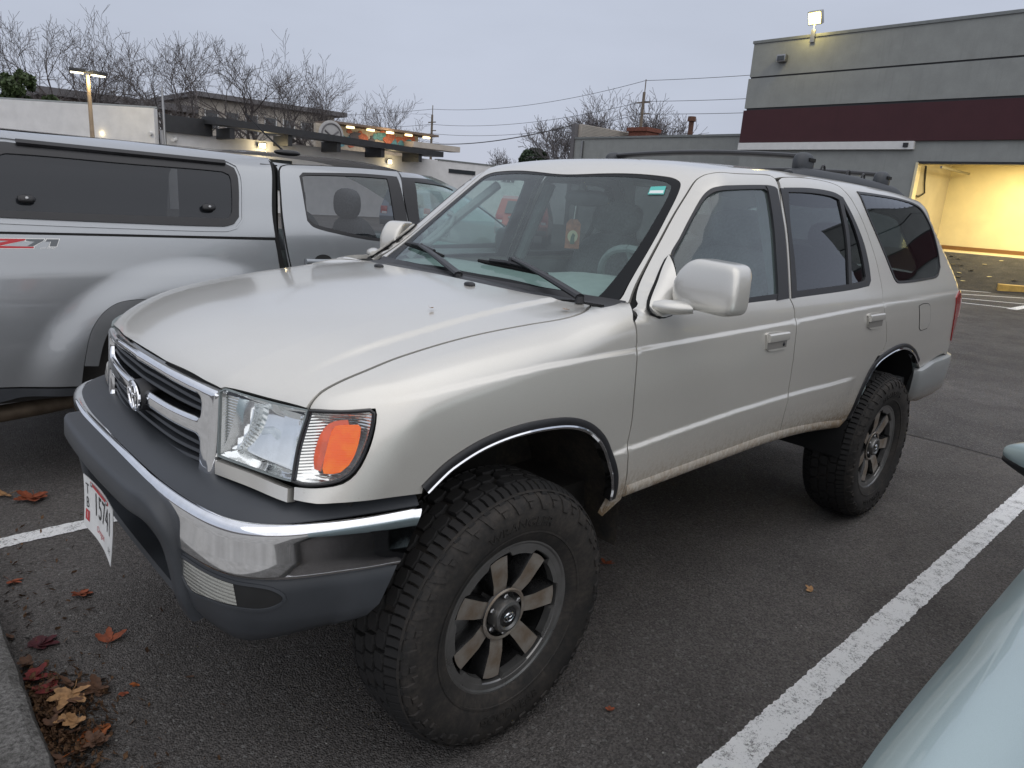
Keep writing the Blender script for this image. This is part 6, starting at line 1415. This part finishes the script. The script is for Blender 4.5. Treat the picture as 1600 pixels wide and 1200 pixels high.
for k, (mt, of) in enumerate((('white_metal', .0012), ('red_ink', .0018))):
    e_ = 0 if k == 0 else .012; f_ = 0 if k == 0 else .06
    dpoly('decal_z', [(-.06+e_, 1-f_), (.48-e_, 1-f_), (.47-e_, .80), (.16, .26+f_), (.62-e_, .26-0*f_), (.62-e_, .06+f_), (-.10+e_, .06+f_), (-.10, .24), (.26, .76), (-.06+e_, .76)], of, mt)
seven(.46, .26, 'white_metal', 'decal_grey'); one(.70, .22, 'white_metal', 'decal_grey')
dtext('decal_small_print', 'OFF ROAD', .0125, .80, .12, .0014, 'white_metal', 1.0)
# far window of the pickup lets the light through: inner trim
m = MB(); m.grid([[(x, -2.65+.83-.02, z) for x in np.linspace(-.55, -2.45, 6)] for z in (.7, 1.18)]); m.grid([[(x, -3.46, z) for x in np.linspace(-.55, -2.45, 6)] for z in (.7, 1.2)]); m.grid([[(-.56, y, z) for y in np.linspace(-1.95, -3.4, 4)] for z in (.7, 1.66)]); pkp(m.build('cab_trim', 'interior', pk))

# ------------------------------------------------------------------ pale teal car beside the photographer
tc_ = empty('teal_hatchback', (-1.2, 2.72, 0), 'pale teal car whose bonnet edge and mirror show at the right edge', 'car')
TO = Vector((1.2, -2.72, 0))
def tkp(o): o.location = TO; return o
def tz(x, d):   # d: distance inboard from the fender edge
    base = 1.01 - .16*max(0, (x-.10)/.85)**2.2 + .03*min(0, x)*-1
    return base + .010*math.exp(-((d-.20+.10*(x-.2))/.035)**2) - .10*(1-min(1, d/.55))**2.0 - .035*max(0, 1-d/.085)**2.2
yE = lambda x: 1.862+.012*(x-.1)**2+.10*max(0, (x-.30)/.6)**2.2
rows = []
for x in np.linspace(.95, -.92, 46):
    rows.append([(x, yE(x)+d, tz(x, d)) for d in list(np.linspace(0, .09, 9))+list(np.linspace(.10, .40, 22))+list(np.linspace(.45, .86, 7))])
def sl(rows, a, b): return [r_[a:b] for r_ in rows]
tkp(MB().grid(sl(rows, 0, 10)).build('front_fender', 'green_paint', tc_)); 
rows2 = [[(p[0], p[1], p[2]) for p in r_[9:]] for r_ in rows]; tkp(MB().grid(rows2).build('bonnet', 'green_paint', tc_))
m = MB(); m.grid([[(p[0], 5.44-p[1], p[2]) for p in r_] for r_ in rows]); tkp(m.build('bonnet_far_half', 'green_paint', tc_))
def tside(x, z): return 1.862+.012*(x-.1)**2+.10*max(0, (x-.30)/.6)**2.2+(.03*abs((z-.70)/.35)**2) + (.0 if z < .9 else .42*max(0, z-1.0)) 
for s in (1, -1):
    m = MB(); gx = np.linspace(.95, -3.3, 50); m.grid([[(x, (tside(x, z)-.02*math.sin(math.pi*min(1, max(0, (z-.3)/.6)))) if s > 0 else 5.44-tside(x, z), z) for x in gx] for z in np.linspace(.28, .86, 9)]); tkp(m.build('body_side', 'green_paint', tc_))
m = MB(); m.grid([[(-.90-.95*t, y, .98+.47*math.sin(t*math.pi/2)-.03*((y-2.72)/.7)**2) for y in np.linspace(2.0, 3.44, 9)] for t in np.linspace(0, 1, 9)]); tkp(m.build('windscreen', 'glass_dark', tc_))
m = MB(); m.grid([[(-1.85-1.6*t, y, 1.45-.12*t*t-.03*((y-2.72)/.7)**2) for y in np.linspace(2.04, 3.40, 9)] for t in np.linspace(0, 1, 7)]); tkp(m.build('roof', 'green_paint', tc_))
for yy in (1.90, 3.54):
    m = MB(); m.grid([[(x, yy+(.14 if yy < 2.7 else -.14)*max(0, (z-.9))/.5, min(z, .94+.5*min(1, max(0, (-.95-x)/.8)))) for x in np.linspace(-.95, -3.4, 12)] for z in (.84, 1.1, 1.42)]); tkp(m.build('side_window', 'glass_dark', tc_))
m = MB(); m.grid([[(.95-.35*abs((y-2.72)/.8)**3*.3, y, z) for y in np.linspace(2.0, 3.44, 9)] for z in np.linspace(.3, .86, 5)]); tkp(m.build('front_bumper', 'green_paint', tc_)); m = MB(); m.grid([[(-3.42, y, z) for y in (1.95, 3.5)] for z in (.3, 1.35)]); tkp(m.build('tailgate', 'green_paint', tc_))
for x in (.12, -2.5):
    for y in (1.98, 3.46):
        w = MB(); w.lathe([(.20, .08), (.30, .09), (.32, .06), (.32, -.08), (.2, -.08)], 32, 'Y', (x, y, .32)); w.lathe([(0, .03), (.2, .06)], 24, 'Y', (x, y, .32)); tkp(w.build('wheel', 'tread', tc_))
# mirror shell: pale cap over a black base
tm_ = MB(); V, F = ellipsoid((0, 0, 0), (.075, .13, .085), 32, 18, 3.0)
W_ = []
for (x, y, z) in V:
    t = (y+.13)/.26; W_.append((-.90+x*(.35+.9*t)+.05*(t), 1.825+y, 1.0+z*(.30+.85*t)+.015*t))
up_ = [(i, v) for i, v in enumerate(W_)]
me_ = MB(); me_.add(W_, F); mo = me_.build('mirror_cap', 'green_paint', tc_); tkp(mo)
b_ = MB(); b_.add([(v[0]*1.0-.003, v[1], v[2]-.012-.35*max(0, v[2]-.98)) for v in W_], F); tkp(b_.build('mirror_base', 'trim', tc_)); 
m = MB(); m.tube([(-.95, 1.95, .99), (-.92, 1.90, .98)], .04, 8); tkp(m.build('mirror_arm', 'trim', tc_))
# ------------------------------------------------------------------ cars parked across the lot, seen through the SUV's glass
def far_car(name, loc, rz, paintm, label):
    o = empty(name, loc, label, 'car', None, rz)
    prof = [(-2.2, .45), (-2.25, .75), (-2.15, 1.02), (-2.05, 1.10), (-1.85, 1.58), (-1.5, 1.68), (.2, 1.66), (.95, 1.12), (2.1, .98), (2.3, .72), (2.25, .42)]
    def half(z): return .88 if z < 1.05 else .88-.28*(z-1.05)
    m = MB(); n = len(prof); V = []
    for s in (-1, 1): V += [(x, s*half(z), z) for x, z in prof]
    m.add(V, [tuple(range(n-1, -1, -1)), tuple(range(n, 2*n))]+[(i, (i+1) % n, n+(i+1) % n, n+i) for i in range(n)]); b = m.build('body', paintm, o, smooth=False)
    MB().add([(-2.075, s*.60, 1.12) for s in (-1, 1)]+[(-1.895, s*.52, 1.52) for s in (1, -1)], [(0, 1, 2, 3)]).build('rear_window', 'window_dark', o, smooth=False)
    for s in (-1, 1):
        MB().add([(-1.6, s*.895, 1.10), (.75, s*.895, 1.10), (.15, s*.76, 1.58), (-1.5, s*.76, 1.58)], [(0, 1, 2, 3)]).build('side_window', 'window_dark', o, smooth=False)
        MB().box((-2.17, s*.74, .95), (.10, .22, .26), bev=.02).build('tail_lamp', 'red_lens', o); MB().box((-2.19, s*.72, .86), (.10, .16, .08)).build('reverse_lamp', 'white_lens', o)
        for x in (-1.4, 1.4): w = MB(); w.lathe([(0, .1), (.2, .1), (.32, .09), (.34, .05), (.34, -.1), (0, -.1)], 24, 'Y', (x, s*.78, .34)); w.build('wheel', 'tread', o)
    MB().box((-2.24, 0, .88), (.04, .52, .13)).build('number_plate', 'white_metal', o, smooth=False); MB().box((-2.22, 0, 1.0), (.05, .9, .05)).build('chrome_strip', 'chrome', o, smooth=False); MB().box((-2.22, 0, .55), (.12, 1.7, .16), bev=.03).build('rear_bumper', 'trim', o)
    return o
far_car('red_crossover', (-16.9, -16.8, 0), R(222), 'red_paint', 'red crossover parked across the lot, seen through the windscreen of the champagne SUV')
far_car('dark_blue_car', (-14.5, -20.0, 0), R(222), 'blue_paint', 'dark blue car left of the red crossover, seen through the windscreen')

# ------------------------------------------------------------------ bare trees
def bark(name, c): return simple(name, c, .95, nscale=3, namt=.2)
M['bark'] = bark('bark_grey', (.095, .083, .08)); M['bark_far'] = bark('bark_far', (.13, .12, .122))
def bare_tree(name, loc, h, seed, label, group, spread=.55, mat='bark', r0=None, levels=6, stems=1, tw=1.0, dense=0):
    rn = random.Random(seed); o = empty(name, loc, label, 'tree', group)
    trunk = MB(); crown = MB(); r0 = r0 or h*.020
    def grow(p, d, L, r, lev):
        n = 4 if lev < 2 else 3; pts = [p]; rs = [r]; q = p.copy(); dd = d.copy(); kids = []
        for i in range(n):
            dd = (dd+Vector((rn.uniform(-1, 1), rn.uniform(-1, 1), rn.uniform(-.5, .8)))*(.10 if lev else .05)+Vector((0, 0, .05 if lev > 1 else .03))).normalized()
            q = q+dd*(L/n); pts.append(q.copy()); rs.append(max(.008*tw, r*(1-.42*(i+1)/n))); kids.append((q.copy(), dd.copy(), rs[-1]))
        (trunk if lev == 0 else crown).tube(pts, rs, 6 if lev == 0 else (5 if lev == 1 else 3), cap=False)
        if lev >= levels: return
        m_ = (4 if lev == 0 else (3 if lev < 3+dense else 2))
        for c_ in range(m_):
            a = rn.uniform(0, 2*math.pi); e_, f_, r2 = kids[-1] if c_ < 2 else kids[rn.choice((1, 2)) if len(kids) > 2 else 0]
            ax = f_.orthogonal().normalized(); ax.rotate(Matrix.Rotation(a+c_*2.1, 3, f_)); ang = rn.uniform(.30, .62)*spread/.5*(1.0 if lev else 1.1)
            nd = (f_*math.cos(ang)+ax*math.sin(ang)).normalized()
            grow(e_, nd, L*rn.uniform(.62, .86), r2*.78, lev+1)
        if lev >= 1:   # short twigs along the limb
            for (e_, f_, r2) in kids[:-1]:
                if rn.random() < .92:
                    ax = f_.orthogonal().normalized(); ax.rotate(Matrix.Rotation(rn.uniform(0, 6.3), 3, f_)); nd = (f_*.65+ax*.75+Vector((0, 0, .15))).normalized(); grow(e_, nd, L*rn.uniform(.35, .6), r2*.45, max(lev+1, levels-1))
    for s in range(stems):
        d = Vector((rn.uniform(-.15, .15), rn.uniform(-.15, .15), 1)).normalized() if stems == 1 else Vector((math.cos(s*2.4)*.35, math.sin(s*2.4)*.35, 1)).normalized()
        grow(Vector((0, 0, 0)), d, h*(.27 if stems == 1 else .24), r0, 0)
    if dense and h > 12.3:   # a second set of limbs turned about the trunk fills the crown
        q_ = Matrix.Rotation(1.9, 3, 'Z'); F2 = list(crown.F); crown.add([q_ @ Vector((x, y, z*.97)) for x, y, z in crown.V], F2)
    top = max(v[2] for v in crown.V); k_ = h/top
    for mb in (trunk, crown): mb.V = [(x*k_, y*k_, z*k_) for x, y, z in mb.V]
    trunk.build('trunk', mat, o); crown.build('crown', mat, o); return o
TG = 'bare trees behind the white block building'
for i, (x, y, h, sd, lab) in enumerate(((-5.2, -50, 8.6, 3, 'bare tree at the left picture edge above the pickup canopy'), (-9.9, -50, 11.2, 11, 'tall bare tree behind the brown parking lot lamp post'), (-13.6, -54, 10.0, 5, 'small bare tree just right of the lit lamp post'),
        (-17.2, -52, 11.4, 22, 'wide bare tree right of the conduit mast'), (-22.4, -53, 12.2, 31, 'bare tree in front of the tan apartment block corner'), (-27.6, -53, 12.2, 47, 'bare tree behind the round roof sign'), (-34.0, -53, 10.0, 52, 'smaller bare tree at the right end of the mural shop'))):
    bare_tree('bare_tree', (x, y, 0), h, sd, lab, TG, spread=.70, r0=h*.025, tw=1.15, dense=1)
for i, (x, y, h, sd, lab) in enumerate(((-62, -57.0, 12.0, 61, 'bare tree left of the utility pole behind the low grey building'), (-63, -52.0, 14.2, 62, 'bare tree behind the cream gable of the low grey building'), (-62, -45.0, 13.6, 63, 'bare tree right of the utility pole behind the low grey building'), (-70, -77, 8.6, 64, 'small pale bare tree above the roof of the champagne SUV'))):
    bare_tree('bare_tree', (x, y, 0), h, sd, lab, 'far bare trees', spread=.62, mat='bark_far', r0=h*.016, tw=2.4, levels=6, dense=1)
for i, (x, y, h, sd, lab) in enumerate(((-44, 31, 11.5, 71, 'bare tree across the lot mirrored in the rear side window'), (-60, 33, 13.5, 72, 'bare tree across the lot mirrored in the quarter window'), (-33, 31, 10.0, 73, 'bare tree across the lot mirrored in the front side window'))):
    bare_tree('bare_tree', (x, y, 0), h, sd, lab, 'bare trees across the lot', spread=.65, r0=h*.022, tw=2.4, levels=6)
# evergreens
def leafy(name, loc, blobs, n, size, mat, label, cat='tree', seed=1, trunk_h=2):
    rn = random.Random(seed); o = empty(name, loc, label, cat); m = MB()
    for i in range(n):
        c_, r_ = rn.choice(blobs); 
        while True:
            v = Vector((rn.uniform(-1, 1), rn.uniform(-1, 1), rn.uniform(-1, 1)))
            if v.length < 1: break
        v = v.normalized()*(v.length**.35); p = Vector(c_)+Vector((v.x*r_[0], v.y*r_[1], v.z*r_[2])); d = Vector((rn.uniform(-1, 1), rn.uniform(-1, 1), rn.uniform(-.6, 1))).normalized(); e_ = d.orthogonal().normalized(); e_.rotate(Matrix.Rotation(rn.uniform(0, 6), 3, d)); f_ = d.cross(e_); s = size*rn.uniform(.6, 1.4)
        m.add([p-e_*s*.5, p+f_*s*.35, p+e_*s*.6, p-f_*s*.35], [(0, 1, 2, 3)])
    m.build('crown', mat, o, smooth=False); t = MB(); t.tube([(0, 0, 0), (0, 0, trunk_h)], [.25, .12], 8); t.build('trunk', 'bark', o); return o
M['leaf_dark'] = simple('evergreen_leaf', (.035, .060, .028), .7, nscale=2, namt=.4); M['leaf_ivy'] = simple('ivy_leaf', (.045, .070, .022), .65, nscale=3, namt=.5)
leafy('round_evergreen', (-62, -63.0, 0), [((0, 0, 6.3), (1.9, 1.9, 1.5)), ((0, 0, 4.6), (2.1, 2.1, 1.6))], 5000, .34, 'leaf_dark', 'small round dark evergreen tree above the SUV roof', seed=4, trunk_h=4)
_ri = random.Random(21); IVY = [((.1+_ri.gauss(0, .30+.16*(6.3-z)), _ri.gauss(0, .4), z), (_ri.uniform(.18, .42), .4, _ri.uniform(.2, .5))) for z in np.linspace(2.4, 6.1, 34)]
leafy('ivy_clad_tree', (-6.5, -44.5, 0), IVY, 8000, .19, 'leaf_ivy', 'dark green ivy clad tree at the left picture edge', seed=5, trunk_h=6)
leafy('green_shrub', (-7.3, -43.5, 0), [((0, 0, 3.5), (.7, .7, .6)), ((.2, 0, 2.6), (.9, .9, .8))], 1800, .22, 'leaf_ivy', 'small green shrub showing above the pickup canopy at the left', 'shrub', 6, 2)
# ------------------------------------------------------------------ fallen leaves
def leafmat(name, c): return simple(name, c, .75, nscale=60, namt=.45)
LM = {'maroon': leafmat('leaf_maroon', (.060, .008, .012)), 'red': leafmat('leaf_red', (.16, .022, .020)), 'rust': leafmat('leaf_rust', (.22, .055, .022)), 'tan': leafmat('leaf_tan', (.34, .19, .085)), 'brown': leafmat('leaf_brown', (.10, .050, .028)), 'orange': leafmat('leaf_orange', (.30, .085, .02)), 'yellow': leafmat('leaf_yellow', (.62, .52, .25))}
def maple(rn, size, lobes=5, curl=.35, thin=1.0):
    """lobed leaf with a raised, curled blade and a stalk"""
    m = MB(); ang = [(-100, .62), (-52, .88), (0, 1.0), (52, .88), (100, .62)] if lobes == 5 else ([(-55, .9), (0, 1.0), (60, .85)] if lobes == 3 else [(0, 1.0)])
    for a, L in ang:
        a = R(a+rn.uniform(-9, 9)); L *= size*rn.uniform(.85, 1.1); w = size*.20*rn.uniform(.8, 1.2)*thin; cz = curl*rn.uniform(.3, 1.3); d = Vector((math.cos(a), math.sin(a), 0)); q = Vector((-d.y, d.x, 0)); V = []
        N_ = 6
        for i in range(N_+1):
            t = i/N_; ww = w*(math.sin(math.pi*min(1, t*.86+.12))**.8)*(1+.18*math.sin(t*17)); z = .004+size*cz*(t**1.7)*.5; c_ = d*(L*t)
            V += [c_+q*ww+Vector((0, 0, z+ww*.45*cz)), c_+Vector((0, 0, z-ww*.1)), c_-q*ww+Vector((0, 0, z+ww*.35))]
        m.add(V, [(i*3+j, i*3+j+1, i*3+j+4, i*3+j+3) for i in range(N_) for j in range(2)])
    m.tube([(0, 0, .004), (-size*.35, size*.05, .006), (-size*.6, size*.02, .012)], size*.014, 4)
    return m
rl = random.Random(12)
def leaf(x, y, size, col, label, lobes=5, rz=None, curl=.4, thin=1.0, seed=0, z=0.0, group='fallen leaves on the asphalt'):
    size = size*(.8 if z < .1 and x > .5 else 1); m = maple(random.Random(seed*7+3), size, lobes, curl, thin); o = m.build('fallen_leaf', LM[col], None, True, 60); o.location = (x, y, .002+z); o.rotation_euler = (rl.uniform(-.12, .12), rl.uniform(-.12, .12), rl.uniform(0, 6.3) if rz is None else rz)
    return tag(o, label, 'leaf', group)
leaf(.949, -.445, .085, 'maroon', 'dark maroon fallen leaf lying flat near the kerb', 5, R(200), .12, 1.5, 1)
leaf(.767, -.329, .085, 'rust', 'curled rust brown leaf left of the bumper skirt', 3, R(250), .7, .9, 2)
leaf(.770, -.705, .060, 'rust', 'small rust red leaf below the number plate', 5, R(100), .4, 1.5, 3)
leaf(1.000, -.270, .085, 'red', 'bright red leaf at the kerb end of the leaf litter', 5, R(160), .5, 1.1, 4)
leaf(.960, -.170, .080, 'red', 'second red leaf lying against the bright red one', 3, R(320), .5, 1.2, 5)
leaf(.925, -.105, .105, 'tan', 'pale tan star shaped leaf on top of the leaf litter', 5, R(60), .3, 1.0, 6, .012)
leaf(.850, -.100, .095, 'brown', 'dark brown crumpled leaf right of the tan star leaf', 5, R(20), .9, .9, 7)
leaf(.955, .135, .115, 'orange', 'narrow orange curled leaf nearest to the camera', 1, R(215), .55, 1.7, 8)
leaf(.975, .150, .070, 'brown', 'grey brown leaf under the narrow orange curled leaf', 1, R(190), .3, 1.5, 9)
leaf(.947, -.948, .060, 'rust', 'faint rust leaf at the left edge beside the kerb', 3, None, .5, 1, 10)
leaf(.740, -1.760, .13, 'rust', 'large rust leaf on the ground under the pickup tail', 5, R(80), .5, 1.2, 11)
leaf(.830, -1.86, .11, 'tan', 'tan leaf left of the large rust leaf under the pickup', 3, R(30), .6, .8, 12)
leaf(1.012, -.56, .055, 'brown', 'small dark leaf tucked against the kerb at the left edge', 3, None, .6, 1.2, 13)
leaf(.985, -.355, .06, 'brown', 'dark brown sliver of leaf between maroon and red leaves', 1, R(300), .4, 1.0, 14)
leaf(.76, -.05, .024, 'orange', 'tiny orange leaf scrap right of the leaf litter', 3, None, .3, 1.6, 15)
leaf(.80, -.03, .026, 'rust', 'tiny rust leaf scrap beside the orange one', 3, None, .3, 1.6, 16)
leaf(.845, -.46, .035, 'brown', 'thin dark twig like leaf left of the bumper', 1, R(120), .2, .8, 17)
leaf(.63, .01, .03, 'brown', 'small round brown leaf below the bumper skirt', 1, None, .3, 1.6, 18)
leaf(-1.06, .33, .05, 'rust', 'small rust leaf under the front door of the champagne SUV', 3, None, .5, 1, 19)
leaf(-1.62, 1.02, .035, 'tan', 'pale leaf scrap on the asphalt beside the front door', 3, None, .4, 1.2, 20)
leaf(-.34, .96, .022, 'rust', 'tiny rust leaf scrap behind the front tyre', 3, None, .3, 1.6, 21)
leaf(-4.4, 1.3, .09, 'tan', 'pale dry stalk on the asphalt behind the rear bumper', 1, R(70), .2, .3, 22)
rk_ = random.Random(9)
for i in range(16):
    y_ = rk_.gauss(-.04, .12); leaf(1.0-abs(rk_.gauss(0, .06)), y_, rk_.uniform(.035, .065), rk_.choice(('brown', 'brown', 'rust', 'brown', 'tan')), 'small crumpled red brown leaf in the litter heap by the kerb', rk_.choice((1, 3, 5)), None, rk_.uniform(.5, 1.0), rk_.uniform(.9, 1.5), 120+i, rk_.uniform(0, .015), 'small leaves in the litter heap')
for (x, y, z, lab) in ((.059, .467, 1.2285, 'tiny tan leaf scrap on the bonnet of the champagne SUV near its middle'), (-.285, .672, 1.238, 'tiny tan leaf scrap on the bonnet near the windscreen corner')):
    leaf(x, y, .013, 'tan', lab, 3, None, .3, 1.5, 90, z, 'leaf scraps on the bonnet')
# crumbled litter in the gutter
def litter(name, n, fx, label, cols):
    rn = random.Random(31); m = MB()
    for i in range(n):
        x, y = fx(rn); s = rn.uniform(.004, .018); a = rn.uniform(0, 6.3); t = rn.uniform(-.7, .7); d = Vector((math.cos(a), math.sin(a), t)).normalized(); q = d.orthogonal().normalized(); z = rn.uniform(.002, .012)
        p = Vector((x, y, z)); m.add([p-d*s, p+q*s*.5, p+d*s, p-q*s*.45], [(0, 1, 2, 3)])
    o = m.build(name, cols, None, False); tag(o, label, 'leaf litter', None, 'stuff')
lm_, n_, l_, b_ = nt('leaf_litter'); v_ = coords(n_, l_); f_ = noise(n_, l_, v_, 70, 3, .8); l_.new(mixc(n_, l_, remap(n_, l_, f_, .35, .65, 0, 1), (.060, .030, .018), (.21, .115, .055)), b_.inputs['Base Color']); setp(b_, rough=.85)
def pile(rn):
    while True:
        y = rn.gauss(-.02, .13); x = 1.02-abs(rn.gauss(0, .075))
        if y > -.34 and y < .34: return x, y
litter('leaf_litter', 1500, pile, 'brown crumbled leaf litter in the gutter by the kerb', lm_)
def strew(rn): return 1.02-abs(rn.gauss(0, .16)), rn.uniform(-1.5, .5)
litter('leaf_crumbs', 220, strew, 'loose leaf crumbs and needles scattered along the kerb', lm_)
# stones and grit
M['stone'] = simple('pale_grit', (.30, .29, .27), .9, nscale=40, namt=.3)
rn = random.Random(77); m = MB()
for i in range(420):
    x = rn.uniform(-3.5, 1.0); y = rn.uniform(-1.2, 2.2); s = rn.uniform(.0015, .0045)
    V, F = ellipsoid((x, y, s*.5), (s, s*rn.uniform(.6, 1), s*.7), 5, 3); m.add(V, F)
tag(m.build('loose_grit', 'stone', None, True, 60), 'pale loose grit scattered over the asphalt', 'grit', None, 'stuff')
# yellow leaves on the ramp
for i in range(16):
    x = rn.uniform(-25.4, -21.6); y = rn.uniform(-6.2, -2.2); z = float(np.interp(-x, [21.2, 21.9, 23, 24.5, 25.7], [.006, .07, .27, .56, .80]))
    leaf(x, y, .10, 'yellow', 'pale yellow leaf on the dark garage ramp', 5, None, .02, 1.7, 40+i, z+.015, 'yellow leaves on the garage ramp').scale = (1, 1, .12)
